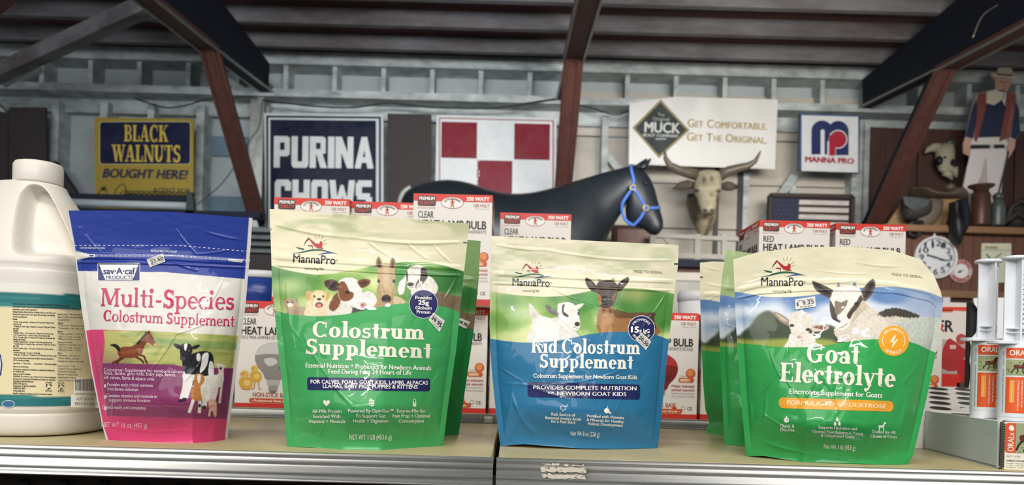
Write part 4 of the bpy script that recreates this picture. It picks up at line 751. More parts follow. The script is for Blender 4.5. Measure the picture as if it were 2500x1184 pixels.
    A.poly([(1395, 395), (1425, 386), (1458, 402), (1462, 440), (1440, 470), (1450, 520), (1440, 580), (1375, 570), (1370, 510), (1385, 460)], 'b87a3e', fur=.6); A.poly([(1412, 400), (1436, 398), (1430, 450), (1415, 448)], 'e6ddd0'); A.poly([(1440, 470), (1500, 450), (1560, 480), (1540, 560), (1460, 590), (1440, 540)], 'ddd4c8', fur=.5, al=.95); A.ell(1428, 616, 10, 12, '3a2a26')
    A.poly([(1490, 580), (1530, 572), (1550, 600), (1548, 690), (1530, 692), (1525, 660), (1508, 660), (1505, 690), (1488, 690), (1495, 640)], 'dcae9e', fur=.4); A.ell(1508, 622, 14, 9, 'c98a84')
    A.mix(ss(262, 250, A.X-(A.Y-1075)*.10)*0, 'c22a60')
    bl = np.interp(A.X, [150, 180, 300, 400, 620], [655, 661, 664, 664, 683]); A.mix(ss(.6, -.6, A.Y-bl), '22388f')
    A.mix(ss(607, 609, A.X+(A.Y-600)*.13*0+np.interp(A.Y, [530, 600, 740, 900, 1060], [0, 5, 15, 38, 58])), 'd5d2cb'); A.mix(ss(4, 2, A.X-np.interp(A.Y, [514, 600, 760, 900, 1040, 1075], [164, 180, 200, 222, 250, 262])), 'd9d6cf')
def dec_pink(m, f):
    xs = np.linspace(182, 612, 75)
    base = lambda x: 599+max(0, x-430)*.085
    for a, b in zip(xs[::2], xs[1::2]): m.poly(rect(a, base(a)-.8, b, base(a)+.8), f, 1, 'dfe2ea')
    text(m, 'CUT OR TEAR HERE TO OPEN', 196, 256, 607, 608, 4.2, f, 'dfe2ea', 1, bold=.02); text(m, 'RESEALABLE PACKAGE', 368, 432, 615, 617, 5.4, f, 'dfe2ea', 1, bold=.02, shear=.25)
    zl = lambda x: 624+max(0, x-420)*.068
    for x in np.arange(234, 555, 3.1):
        y = zl(x); m.poly([(x, y-3), (x+1.5, y-.2), (x+2.4, y-.2), (x+.9, y-3)], f, 1, 'e6e6e2'); m.poly([(x+.9, y+3), (x+2.4, y+.2), (x+1.5, y+.2), (x, y+3)], f, 1, 'e6e6e2')
    for x in np.arange(590, 610, 3.6): y = zl(x); m.poly([(x+2.5, y-3), (x, y), (x+2.5, y+3), (x+1.5, y), (x+3.2, y-3)], f, 1, 'e6e6e2')
    m.poly([(183, 614), (220, 622), (220, 627), (185, 634)], f, 1, 'dcd6c8'); m.poly(rrect(214, 620.5, 233, 628, 2), f, 1.6, 'e2e2de'); m.poly(rrect(218, 622.5, 229, 626, 1), f, 2, '22388f'); m.poly([(556, 631), (592, 634), (592, 641), (558, 637)], f, 1.6, 'dedcd6'); text(m, 'PRESS TO RESEAL', 559, 590, 636, 639, 2.8, f, '555560', 2)
    for i in range(12):
        x = 183+i*3; d = 10*(1-i/12.); m.poly(rect(x, 622-d-1.3, x+1.6, 622-d+1.5), f, 1, 'd6d6d6'); m.poly(rect(x, 626+d-1.5, x+1.6, 626+d+1.3), f, 1, 'd6d6d6')
    m.poly(rrect(238, 642, 342, 686, 3), f, 1, 'e9e6df'); m.poly(rrect(239.5, 643.5, 340.5, 684.5, 3), f, 1.6, '20296b'); m.poly([(242, 646), (338, 646), (324, 683), (257, 683)], f, 2.2, 'eceae4')
    text(m, 'sav·A·caf', 252, 330, 669, 669, 15, f, '20296b', 3, bold=.03); text(m, '®', 331, 335, 656, 656, 4, f, '20296b', 3); text(m, 'PRODUCTS', 259, 325, 681, 681, 8, f, '20296b', 3, bold=.015)
    g = dict(font='light', L=8); PK = 'c3285c'
    text(m, 'Multi-Species', 246, 571, 747, 756, 44, f, PK, **g); text(m, 'Colostrum Supplement', 252, 572, 783, 797, 26, f, PK, **g)
    for s_, x0, x1, y, d in (('Colostrum Supplement for newborn calves,', 254, 446, 906, 5), ('foals, lambs, goat kids, baby pigs, fawns,', 254, 430, 914, 5), ('elk calves, llama & alpaca crias', 254, 377, 925, 4), ('Provides early critical nutrients', 262, 373, 942, 3), ('from bovine colostrum', 262, 337, 953, 2), ('Contains vitamins and minerals to', 260, 384, 969, 3), ('support immune function', 266, 367, 980, 2), ('Digests easily and completely', 250, 356, 997, 3)):
        text(m, s_, x0, x1, y, y+d, 8, f, 'e9d3dd', 2, bold=.004)
    for y in (938, 965, 993): m.poly(rect(254.5, y, 259, y+8), f, 2, 'e9d3dd')
    text(m, 'NET WT 16 oz. (453 g)', 248, 359, 1042, 1044, 11, f, 'f0cdda', 2, bold=-.006)
p1 = Pouch([(164, 508), (180, 600), (200, 760), (222, 900), (250, 1040), (262, 1085)], [(617, 522), (612, 600), (600, 740), (578, 900), (557, 1060), (556, 1085)], [(164, 514), (300, 514), (430, 518), (617, 532)],
           [(262, 1073), (330, 1077), (400, 1080), (470, 1082), (520, 1078), (556, 1072)], .767, .026, zip_=[(.20, .012), (.225, .005)], seed=11,
           creases=[(355, 920, 430, 815, .0014, 3), (430, 815, 520, 780, .001, 3), (450, 930, 500, 870, .001, 3), (430, 700, 425, 790, .0009, 4), (500, 760, 545, 680, .001, 3.5), (430, 560, 480, 620, .001, 3), (480, 620, 560, 610, .001, 3), (500, 565, 590, 585, .0009, 4), (425, 640, 480, 660, .0011, 4), (290, 1000, 270, 920, .0009, 3), (300, 800, 320, 735, .0008, 3), (265, 1060, 280, 930, .0014, 5), (470, 1085, 465, 1040, .0012, 4), (280, 1045, 460, 1050, .0009, 5), (450, 1015, 500, 1020, .001, 3), (210, 575, 245, 615, .0008, 3)])
p1.build('powder_pouch', 'blue topped white and pink powder pouch beside the white jug', None, crop_pink, dec_pink, gusset='b02a58', backcol='c8c4bc')
p1.sticker([(358, 633), (397, 619), (404, 638), (366, 653)], [('Wilson s Feeds', 14, 86, 24, 14, 0), ('22.50', 14, 94, 66, 34, .01), ('707-263-0310', 18, 84, 90, 12, 0)])
# ------------------------------------------------------------------ jug
def proj(V):
    V = np.asarray(V, float); xu = V[..., 0]/V[..., 1]*F; yu = (CZ-V[..., 2])/V[..., 1]*F
    return CX+xu*_cr-yu*_sr, CY+xu*_sr+yu*_cr
JX, JY, JR = -.5215, .8395, .0745
prof = smooth([(.052, 0), (.0665, .0015), (.0715, .008), (.0728, .020), (.0722, .024), (.0730, .026), (.0742, .034), (.0745, .08), (.0745, .135), (.0745, .165), (.0738, .170), (.0738, .174), (.0740, .178), (.0720, .186), (.0655, .200), (.0560, .216), (.0460, .234), (.0370, .249), (.0300, .260), (.0268, .266), (.0222, .268), (.0215, .274), (.0215, .286)], 5, False)
prof[0, 1] = 0
n = 220; a = np.linspace(0, 2*PI, n, endpoint=False)
def sup(a, e): return np.sign(np.cos(a))*np.abs(np.cos(a))**e, np.sign(np.sin(a))*np.abs(np.sin(a))**e
rings = []
for r, z in prof:
    e = .80 if z < .2 else .80+.2*min(1, (z-.2)/.06); ca, sa = sup(a, e)
    rl = max(r, min(.0745, .0745-.030*ss(.215, .272, z))) if .176 < z < .2695 else r      # handle side
    w = ss(.0, -.7, np.cos(a)); rx = r+(rl-r)*w
    rings.append(np.stack([JX+rx*ca, JY+r*sa*(1+0*w), 0*a+SZ+z], -1))
R_ = np.array(rings); px, py = proj(R_); A_ = Art(px, py, '000000')
A_.poly([(46, 500), (56, 470), (78, 456), (104, 464), (128, 500), (150, 545), (170, 590), (178, 612), (150, 618), (70, 617), (42, 612), (36, 590), (39, 545)], 'ffffff', fe=7, sm=4)
mk = A_.C[..., 0]*(np.sin(a) < .25)[None, :]
R_[..., 1] += mk*.024; R_[..., 1] = np.minimum(R_[..., 1], JY+.07)
jug = thing('plastic_jug', 'white plastic jug with moulded handle and cream and teal label', 'jug', (JX, JY, SZ))
m = MB(); m.rings(R_, 'ffffff'); m.build('body', 'plast', jug).location = -jug.location
m = MB(); m.lathe([(.0195, .268), (.0236, .2685), (.0240, .270), (.0240, .2875), (.0225, .2905), (.0195, .2915), (.002, .2917)], n=90)
V = m.v[0]; rr_ = np.hypot(V[:, 0], V[:, 1]); k = (rr_ > .0232) & (V[:, 2] < .289); V[k, :2] *= (1+.008*np.sin(np.arctan2(V[k, 1], V[k, 0])*45*2))[:, None]
m.build('cap', 'plast', jug)
def jugsurf(px, py, l=0):
    px = np.asarray(px, float); py = np.asarray(py, float); Y = np.full(px.shape, .78)
    r = JR+.0004+.00012*np.asarray(l)
    for _ in range(6):
        X_ = PN(px, py, Y)[..., 0]-JX; q = np.clip(np.abs(X_)/r, 0, .995); Y = JY-r*(1-q**2.5)**(1/2.5)
    return PN(px, py, Y)
jugsurf.L = 6
aa = np.linspace(PI*1.02, PI*1.98, 160); ca, sa = sup(aa, .8); zz = np.linspace(.032, .1545, 60)
V = np.stack([JX+(JR+.0004)*ca+0*zz[:, None], JY+(JR+.0004)*sa+0*zz[:, None], SZ+zz[:, None]+0*ca], -1); px, py = proj(V)
A_ = Art(px, py, 'e9d9ae')
s_ = .03
yl = py-(px-60)*.028
A_.mix(ss(752.5, 751.5, yl), '1f7073'); A_.mix(ss(965, 966, yl), '1f7073')
for y in (727, 742, 747, 972, 995): A_.mix((np.abs(yl-y) < 1.2)*.8, '2f8a8b')
A_.mix(ss(716, 715, yl)+ss(1000, 1001, yl), 'e9e4d8')
m = MB(); m.grid(V, lin(A_.C), flip=False)
def jt(s_, x0, x1, y, cap=5.2, b=.03, col='2c2a26'): text(m, s_, x0, x1, y+(x0-60)*.028, y+(x1-60)*.028, cap, jugsurf, col, 1, bold=b)
para1 = ['* 2 years of age and older - Maximum of 4 fl ounces (8 Tbsp) two (2)', 'times per day', '* Weanling to 2 years of age - Maximum of 2 ounces (4 Tbsp) two (2) times', 'per day', 'Cattle', '* Newborn Calves - 1 to 2 ounces (2 to 4 Tbsp) three (3) times per day', '* 6 to 12 months of age - 3 ounces (6 Tbsp) two (2) times per day', '* Over 12 months of age - 2-4 ounces (4 to 8 Tbsp) two (2) times per day', 'Sheep and Goats', '* Newborn Lambs and Kids - 1/2 ounce (1 Tbsp) three (3) times per day', '* 3 months of age to 12 months of age - one ounce (2 Tbsp) three (3) times', 'per day', '* Over 12 months of age - 1 1/2 ounces (3 Tbsp) three (3) times per day', 'Swine', '* Newborn baby pigs - 1/2 ounce (1 Tbsp) daily', '* Adult pigs - 1/2 ounce to 1 1/2 ounces (1 to 3 Tbsp) three (3) times per day']
wd = [100, 20, 103, 14, 12, 98, 90, 102, 30, 95, 104, 14, 98, 16, 66, 106]
jt('Product Information: Vanilla flavored to encourage consumption. Provides additional calories for the animals', 31, 200, 744, 4.0); jt('Information Produit: Arome de vanille pour favoriser la consommation. Fournit des calories supplementaires', 31, 200, 751, 4.0); jt('animaux pour une reponse.', 31, 90, 757.5, 4.0)
jt('Feeding Directions: Shake well prior to feeding. Apply as a top dress or stir', 31, 136, 763.5, 3.8); jt('directly into the grain portion of the regular diet according to the following', 31, 134, 769.5, 3.8); jt('recommendations', 31, 66, 775.5, 3.8); jt('Horses', 31, 42, 781.5, 3.8, .05)
for i, (t_x, w) in enumerate(zip(para1, wd)): jt(t_x, 32, 32+w, 788+i*5.35, 3.7, .05 if w in (12, 30, 16) else .03)
for i, (t_x, w) in enumerate((('Once the animal attains desired body condition, decrease the amount of', 100), ('DYNE in the diet accordingly.', 40), ('3tsp (15mL) = 1 Tbsp (15mL)      2 Tbsp (30mL) = 1 fluid ounce (30mL)', 106), ('Store in a cool dry place.', 38), ('This product is intended for intermittent or supplemental feeding only.', 102), ('For animal use only.', 28), ('Keep out of reach of children.', 43), ('WARNING: Do not feed to cats or kittens. Not for human consumption.', 105), ('Discontinue use if animal goes off feedwater and consult your veterinarian.', 104))): jt(t_x, 32, 32+w, (876, 881.5, 889, 897, 904, 909, 915, 921, 927)[i], 3.7)
for i, (t_x, w) in enumerate((('Distributed by/Distribué par :', 52), ('©2023 Pet-Ag, Inc.', 34), ('Hampshire, IL 60140 USA/ÉUA', 56), ('1-800-323-0877', 31), ('www.petag.com', 28))): jt(t_x, 32, 32+w, 933+i*5.8, 4.2)
jt('Dyne® is a Registered Trademark in the US and Select Countries.', 32, 128, 962.5, 3.6)
fr = [('Instructions d’alimentation: Bien agiter', 745+26), ('dans la ration de grain habituelle selon', 752+26), ('recommandations', 785), ('Chevaux', 793), ('* 2 ans et plus : Maximum 4 oz (8', 799), ('* Du sevrage a 2 ans : Max 2 oz', 806), ('Bovins', 814), ('* Veaux nouveaux : 1 a 2 oz (2 a', 820), ('* De 6 a 12 mois : 3 oz (6 c. a', 827), ('* Plus de 12 mois : 2 a 4 oz', 833), ('Moutons et chevres', 841), ('* Agneaux et chevreaux : 1/2 oz', 847), ('* De 3 a 12 mois : 1 oz (2 c.', 854), ('* Plus de 12 mois : 1 1/2 oz', 860), ('Porcs', 868), ('* Porcelets : 1/2 oz (1 c.)', 874), ('* Porcs adultes : 1/2 oz a', 881), ('Une fois la condition corporelle', 888), ('3 càt (15 ml) = 1 càs', 900), ('Conserver dans un endroit sec', 907), ('Ce produit est destine', 914), ('Reserve a l’usage animal', 921), ('AVERTISSEMENT : Ne pas', 929), ('Cessez d’utiliser le produit', 936)]
for t_x, y in fr: jt(t_x, 141, 141+len(t_x)*2.0, 766+(y-771)*.98, 3.7, .05 if len(t_x) < 10 else .03)
m.poly(rect(180, 922, 236, 961, .028), jugsurf, .5, 'f2eee4')
x = 184.
for i, w in enumerate([2, 1, 1, 2, 1, 3, 1, 1, 2, 2, 1, 1, 3, 1, 2, 1, 1, 2, 3, 1, 1, 2]):
    if x < 234: m.poly(rect(x, 925+x*.028-5, x+w*.75, 953+x*.028-5), jugsurf, 1, '23232a')
    x += w*1.25+.4
jt('20279 20524', 184, 234, 960, 4.4, .0)
m.poly(rect(173, 963, 242, 994, .028), jugsurf, .7, 'efe9dc'); jt('LOT 25319A1', 188, 232, 973, 6.2, .0, '3a3a3e'); jt('BEST BY 09/27', 183, 238, 985, 6.2, .0, '3a3a3e')
for cx, t1, t2 in ((119, 'PLEASE', 'RECYCLE'), (149, 'RECYCLER', 'SVP')):
    jt(t1, cx-8, cx+8, 934, 3.4); jt(t2, cx-8, cx+8, 954, 3.4)
    for k in range(3):
        b = k*120; q = [(cx+r*math.cos(math.radians(g+b)), 941.5+(cx-60)*.028+r*math.sin(math.radians(g+b))) for r, g in ((7, -85), (7.5, -30), (9, -12), (5, 0), (4, -20), (4.5, -35), (4.5, -80))]; m.poly(q, jugsurf, 1, '23232a')
m.poly(oval(20, 986, 16, 9), jugsurf, .8, 'd6dde0'); m.poly(oval(20, 986, 14.5, 7.6), jugsurf, 1.4, '31688f'); jt('PetAg', 9, 31, 990, 7, .02, 'f0f2f4')
m.poly([(-6, 860), (2, 866), (6, 890), (3, 915), (-6, 925)], jugsurf, .8, '22345f'); m.poly([(-6, 866), (0, 872), (3, 890), (0, 910), (-6, 918)], jugsurf, 1.4, 'cfd8e4')
o = m.build('label', 'label', jug); o.location = -jug.location; o['label'] = 'cream label with teal bands and small print'

# ------------------------------------------------------------------ lamp cartons
def lamp_print(m, fn, kind, W=127., H=177., side=0):
    RED = 'd8372a'; cl = kind == 'CLEAR'
    m.poly(rect(0, 0, W, 11.5), fn, 1, RED); m.poly(rect(0, H-10, W, H), fn, 1, 'c8322a')
    m.poly(rrect(7, 3.2, 36, 19.5, 3), fn, 2, '3a201d'); text(m, 'PREMIUM', 9, 34, 10, 10, 5.0, fn, 'f0e8df', 3, bold=.045); text(m, 'QUALITY', 9, 34, 17.4, 17.4, 5.6, fn, 'd94a3c', 3, bold=.02)
    text(m, 'CALIDAD SUPERIOR' if cl else 'QUALITÉ SUPÉRIEURE', 6.5, 36, 23.6, 23.6, 1.9, fn, 'c8685c', 2)
    m.poly(oval(62.5, 13.5, 18, 9.6), fn, 2, 'a8483c'); m.poly(oval(62.5, 13.5, 17.2, 8.8), fn, 3, 'f0ebe2')
    text(m, 'LITTLE·GIANT', 0, 1, 0, 0, 3.6, fn, '2c2320', 4, arc=(62.5, 24, 15.2, -48, 48), bold=.05)
    m.poly([(62.5, 9.6), (64.6, 11), (66.6, 13.5), (65.4, 14.2), (64.2, 12.9), (64.4, 16), (66, 21.2), (64.2, 21.2), (62.6, 16.8), (61, 21.2), (59.2, 21.2), (60.8, 16), (61, 12.9), (59.8, 14.2), (58.6, 13.5), (60.6, 11)], fn, 5, 'c8452f'); m.poly(oval(62.5, 8.6, 1.7, 1.8, 12), fn, 5, 'a5402c')
    text(m, '250 WATT', 85, 122, 9.4, 9.4, 5.6, fn, 'f6efe6', 2, bold=.05); text(m, '120 VOLT', 97, 122, 19.2, 19.2, 4.4, fn, '9c4a3e', 2, bold=.015); text(m, '250 Watts / 120 Volts', 99, 122, 23.2, 23.2, 1.7, fn, 'a9a29a', 2)
    K = '2a2624'
    text(m, kind, 8, 33 if cl else 27, 38.5, 38.5, 10.5, fn, K, 2, bold=.020); text(m, 'HEAT LAMP BULB', 8, 118, 54.5, 54.5, 12.5, fn, K, 2, bold=.03)
    text(m, 'FOCO PARA LÁMPARA DE CALOR TRANSPARENTE' if cl else 'AMPOULE POUR LAMPE CHAUFFANTE ROUGE', 7, 118, 61.8, 61.8, 5.2, fn, '57524e', 2)
    g1, g2, g3 = ('b5b0ab', '8d8783', '6f6a67') if cl else ('a82a26', '7c1d1c', '5e1a1a')
    bx = 63.
    m.poly(smooth([(bx-31, 92), (bx-26, 78), (bx-13, 69), (bx, 67), (bx+13, 69), (bx+26, 78), (bx+31, 92), (bx+27, 106), (bx+17, 118), (bx+11, 128), (bx-11, 128), (bx-17, 118), (bx-27, 106)], 3), fn, 2, g2)
    m.poly(smooth([(bx-30, 88), (bx-25, 78), (bx-13, 69.5), (bx, 67.5), (bx+13, 69.5), (bx+25, 78), (bx+30, 88), (bx+15, 86), (bx-15, 86)], 3), fn, 3, 'c9c5c0' if cl else 'b8302c')
    m.poly(smooth([(bx-16, 95), (bx, 92), (bx+6, 100), (bx-8, 106)], 3), fn, 3, 'cbc7c3' if cl else 'c0524c'); m.poly(smooth([(bx+8, 108), (bx+22, 100), (bx+16, 114)], 3), fn, 3, g3)
    m.poly([(bx-11, 128), (bx+11, 128), (bx+9.5, 137), (bx-9.5, 137)], fn, 3, g1 if cl else '8a8480'); m.poly(rect(bx-7.5, 137, bx+7.5, 146), fn, 3, 'a8a39d'); m.poly([(bx-7, 146), (bx+7, 146), (bx+3, 150), (bx-3, 150)], fn, 3, '6f6a66')
    for k in range(3): m.poly(rect(bx-7.5, 138.8+k*2.6, bx+7.5, 139.8+k*2.6), fn, 4, '77726d')
    for cx, cy, r in ((18, 133, 11.5), (34, 122, 10)):
        m.poly(smooth([(cx-r, cy), (cx-.6*r, cy-.7*r), (cx, cy-r*.8), (cx+.8*r, cy-.5*r), (cx+r, cy+.3*r), (cx+.6*r, cy+r), (cx-.5*r, cy+r)], 3), fn, 2, 'd9a83e'); m.poly(oval(cx-.2*r, cy-1.15*r, .6*r, .55*r, 14), fn, 3, 'e0b350')
        m.poly([(cx-.85*r, cy-1.1*r), (cx-.6*r, cy-1.25*r), (cx-.6*r, cy-.95*r)], fn, 4, 'b86a2c'); m.poly(oval(cx-.35*r, cy-1.25*r, .09*r, .09*r, 8), fn, 4, '221a12'); m.poly(oval(cx+.2*r, cy+.1*r, .5*r, .45*r, 12), fn, 3, 'ecc873')
    m.poly(stroke([(33, 132), (32, 143), (27, 144.5)], 1.4), fn, 2, 'b8743a'); m.poly(stroke([(39, 131), (40, 143), (44, 145)], 1.4), fn, 2, 'b8743a'); m.poly(stroke([(12, 144), (18, 145), (24, 145)], 1.6), fn, 2, 'b8743a')
    text(m, 'NON-STICK BASE', 30, 92, 156.5, 156.5, 7.2, fn, 'a83a30', 2, bold=.020); m.poly(rrect(24, 158.5, 103, 166.5, 4), fn, 2, 'c98a3c'); m.poly(rrect(25, 159.4, 102, 165.6, 3.1), fn, 3, 'c23a2c'); text(m, '• Professional Farm-Grade •', 28, 99, 164.3, 164.3, 3.6, fn, 'f3e3c4', 4, bold=.03, shear=.2)
    m.poly(oval(115, 99, 8, 8, 24), fn, 2, 'c8562c'); m.poly(oval(114.5, 98, 5.6, 6, 20), fn, 3, 'e08a4c'); text(m, 'Long Life', 98, 112, 104.5, 104.5, 2.2, fn, 'a3503c', 4)
    m.poly(rrect(95, 106.5, 121, 114.5, 3.8), fn, 3, 'c8592c'); m.poly(rrect(96.5, 107.8, 115, 113.2, 2.6), fn, 4, 'd98a4c'); text(m, '6000H', 98, 113, 112.6, 112.6, 4.2, fn, 'f5e3c6', 5, bold=.02)
    for s_, w, y, c, cp in (('Helps maintain', 38, 122.5, 'b2443a', 4.4), ('animal warmth', 38, 129, 'b2443a', 4.4), ('Favorise la conservation', 38, 134, '9a948d', 2.9), ('de la chaleur de l’animal', 38, 139, '9a948d', 2.9)): text(m, s_, 122-w, 122, y, y, cp, fn, c, 2, bold=.02 if cp > 4 else 0)
    m.poly(oval(89.5, 158, 4.2, 4.2, 20), fn, 5, 'c9a23c'); m.poly(oval(89.5, 158, 3.4, 3.4, 20), fn, 6, 'c8322a'); m.poly(oval(104, 157, 3.4, 3.4, 20), fn, 2, '5a5652'); m.poly(oval(104, 157, 2.7, 2.7, 20), fn, 3, 'e8e2d8'); text(m, 'CE', 111, 119, 160.2, 160.2, 5.4, fn, '3a3633', 2, bold=.01)
BW, BH = .127, .177
def lamp_proto(kind):
    m = MB(); m.box((0, BW/2, BH/2), (BW-.0006, BW-.0006, BH-.0006), col='e6dfd6')
    top = np.array([[-BW/2, .001, BH], [BW/2, .001, BH], [BW/2, BW-.001, BH], [-BW/2, BW-.001, BH]]); m.add(top, [(0, 1, 2, 3)], 'c8322a')
    fr_ = lambda x, y, l=0: np.stack([(np.asarray(x)/1000-BW/2), -.00005*np.asarray(l)+0*np.asarray(x)-.0001, BH-np.asarray(y)/1000], -1)
    le = lambda x, y, l=0: np.stack([-BW/2-.0001-.00005*np.asarray(l)+0*np.asarray(x), BW-np.asarray(x)/1000, BH-np.asarray(y)/1000], -1)
    ri = lambda x, y, l=0: np.stack([BW/2+.0001+.00005*np.asarray(l)+0*np.asarray(x), np.asarray(x)/1000, BH-np.asarray(y)/1000], -1)
    for fn in (fr_, le, ri): lamp_print(m, fn, kind)
    o = m.build('lamp_carton', 'card', smooth=False)
    f = MB(); f.box((0, BW*.5, BH+.0004), (BW-.004, BW-.006, .0008), col='b82d26'); fl = f.build('tuck_flap', 'card', o, smooth=False)
    return o
used = {}
def carton(kind, left=None, Y=1.3, level=0, label='', right=None, dx=0, rz=0):
    if kind not in used: o = used[kind] = lamp_proto(kind)
    else:
        o = used[kind].copy(); C.objects.link(o)
        for c in used[kind].children: d = c.copy(); C.objects.link(d); d.parent = o
    py = 690 if level else 900
    X_ = P(left, py, Y)[0]+BW/2 if left is not None else P(right, py, Y)[0]-BW/2
    o.location = (X_, Y, SZ+level*(BH+.0010)); o.rotation_euler = (0, 0, rz)
    tag(o, label, 'box', 'red and white lamp cartons'); return o
carton('CLEAR', 574, 1.262, 0, 'clear lamp carton on shelf, seen between pink pouch and big green pouch')
carton('CLEAR', 774, 1.285, 0, 'clear lamp carton in bottom row, hidden behind the front green pouch')
carton('CLEAR', right=1188, Y=1.285, level=0, label='bottom row clear lamp carton in the gap right of the green pouches')
carton('CLEAR', 1196, 1.30, 0, 'bottom row clear lamp carton behind the blue pouch left edge')
carton('CLEAR', 664, 1.296, 1, 'upper clear lamp carton, leftmost of the stacked top row')
carton('CLEAR', 851, 1.312, 1, 'upper clear lamp carton, second from left in the top row')
carton('CLEAR', 1004, 1.235, 1, 'upper clear lamp carton standing tallest and nearest in top row')
carton('CLEAR', 1217, 1.375, 1, 'upper clear lamp carton peeking above the blue pouch')
carton('RED', right=1704, Y=1.276, level=0, label='red lamp carton on shelf just right of the blue pouch')
carton('RED', 1712, 1.29, 0, 'bottom row red lamp carton behind the rearmost goat pouch')
carton('RED', 1900, 1.37, 0, 'bottom row red lamp carton behind the front goat pouch, middle')
carton('RED', right=2299, Y=1.36, level=0, label='bottom row red lamp carton peeking right of the front goat pouch')
carton('RED', 1850, 1.38, 1, 'upper red lamp carton whose left side shows, above goat pouches')
carton('RED', 2037, 1.39, 1, 'upper red lamp carton nearest the wall clock')

# heater carton, farther back on the right
t = thing('heater_carton', 'white carton printed with red heaters, behind the perforated tray', 'box', tuple(P(2330, 900, 1.5)[:2])+(SZ,)); YB = 1.50
x0, x1 = P(2190, 880, YB)[0], P(2379, 880, YB)[0]; zt = P(2340, 738, YB)[2]
m = MB(); m.box(((x0+x1)/2, YB+.06, (SZ+zt)/2), (x1-x0, .12, zt-SZ-.001), col='ddd4ca'); f = lambda x, y, l=0: PN(x, y, YB-.0003-.00008*np.asarray(l))
m.poly(rect(2192, 748, 2378, 757, .01), f, 1, 'd8452f'); m.poly(rect(2290, 756, 2326, 762, .01), f, 1, 'd8683f'); text(m, 'HEATER', 2196, 2328, 806, 810, 27, f, '2a2626', 1, bold=.03)
text(m, 'FARM SUPPLIES', 2345, 2374, 761, 761, 2.5, f, '8d8680', 1)
m.poly([(2298, 826), (2334, 838), (2378, 830), (2378, 946), (2298, 942)], f, 1, 'b3a39a'); m.poly(smooth([(2308, 838), (2320, 826), (2352, 850), (2364, 856), (2350, 880), (2335, 905), (2300, 900), (2300, 860)], 2), f, 2, 'a62a2c'); m.poly(oval(2347, 828, 13, 13), f, 3, 'c0383a'); m.poly(oval(2347, 828, 9, 9), f, 4, 'a84a4a')
m.poly([(2335, 880), (2378, 874), (2378, 930), (2338, 935)], f, 3, 'b02024'); m.poly([(2300, 912), (2344, 914), (2342, 944), (2299, 943)], f, 4, 'cf2a22'); m.poly([(2319, 842), (2334, 842), (2334, 852), (2319, 852)], f, 5, 'd9a8a4'); m.poly([(2336, 935), (2378, 930), (2378, 948), (2336, 946)], f, 4, '4a3c34')
m.build('carton', 'card', t, smooth=False).location = -t.location

# ------------------------------------------------------------------ dispenser trays and syringes
Ax, Ay, yaw, TH = .4670, .7350, -.113, .0452
def tl(u, v, z): return (Ax+u*math.cos(yaw)-v*math.sin(yaw), Ay+u*math.sin(yaw)+v*math.cos(yaw), SZ+z)
t = thing('dispenser_tray', 'low grey-sided corrugated dispenser tray holding the orange syringes', 'tray', (Ax, Ay, SZ))
m = MB(); Rz = Matrix.Rotation(yaw, 4, 'Z'); L_, Wd = .169, .17
m.box(tl(.0012, L_/2+.002, TH/2), (.0024, L_-.004, TH), Rz, 'c0c8c8'); m.box(tl(Wd-.0012, L_/2, TH/2), (.0024, L_, TH), Rz, 'b9bdbb'); m.box(tl(Wd/2, L_-.0012, TH/2), (Wd, .0024, TH), Rz, 'dcdcd8'); m.box(tl(Wd/2, L_/2, .0015), (Wd, L_, .002), Rz, 'dcdcd8'); m.box(tl(Wd/2+.001, .0022, TH/2), (Wd-.004, .002, TH), Rz, 'e4e0d4')
m.build('tray', 'card', t, smooth=False).location = -t.location
m = MB(); tp = lambda x, y, l=0: np.stack([*[np.asarray(q, float)+0*np.asarray(x) for q in (Ax+np.asarray(x)*math.cos(yaw)-np.asarray(y)*math.sin(yaw), Ay+np.asarray(x)*math.sin(yaw)+np.asarray(y)*math.cos(yaw), SZ+TH-.0012+.0001*np.asarray(l))]], -1); tp.down = False
m.box(tl(Wd/2, L_/2, TH-.002), (Wd-.005, L_-.004, .0014), Rz, 'e2ded2')
SY = [(.030, .030), (.012+.0, .075)]
for i in range(4):
    for j in range(4): m.poly(oval(.030+i*.037, .030+j*.037, .0125, .0125), tp, 1, '1a1714')
o = m.build('perforated_top', 'card', t, smooth=False); o.location = -t.location
m = MB()
for i in range(38): z = TH*(i+.5)/38; m.box(tl(.0022, -.0008, z), (.0046, .002, TH/38*.55), Rz @ Matrix.Rotation(.5*(-1)**i, 4, 'Y'), '4d4035')
m.build('corrugated_edge', 'matte', t, smooth=False).location = -t.location
m = MB(); ft = lambda x, y, l=0: np.stack([Ax+(np.asarray(x)*math.cos(yaw)+.0001*np.asarray(l)*math.sin(yaw)), Ay+np.asarray(x)*math.sin(yaw)-.0002-.0001*np.asarray(l)*1., SZ+TH-np.asarray(y)], -1)+np.array([0, 0, 0.])
def ft(x, y, l=0):
    x = np.asarray(x, float); y = np.asarray(y, float); d = -.0003-.0001*np.asarray(l)
    return np.stack([Ax+x*math.cos(yaw)-d*math.sin(yaw), Ay+x*math.sin(yaw)+d*math.cos(yaw), SZ+TH-y], -1)
m.poly(rect(.0045, .0005, Wd, TH), ft, 0, 'e6e0cc'); m.poly(rrect(.0048, .001, .060, .0295, .003), ft, 1, 'd9542a'); m.poly(rect(.0145, .001, Wd, .0295), ft, 2, '9aa37e')
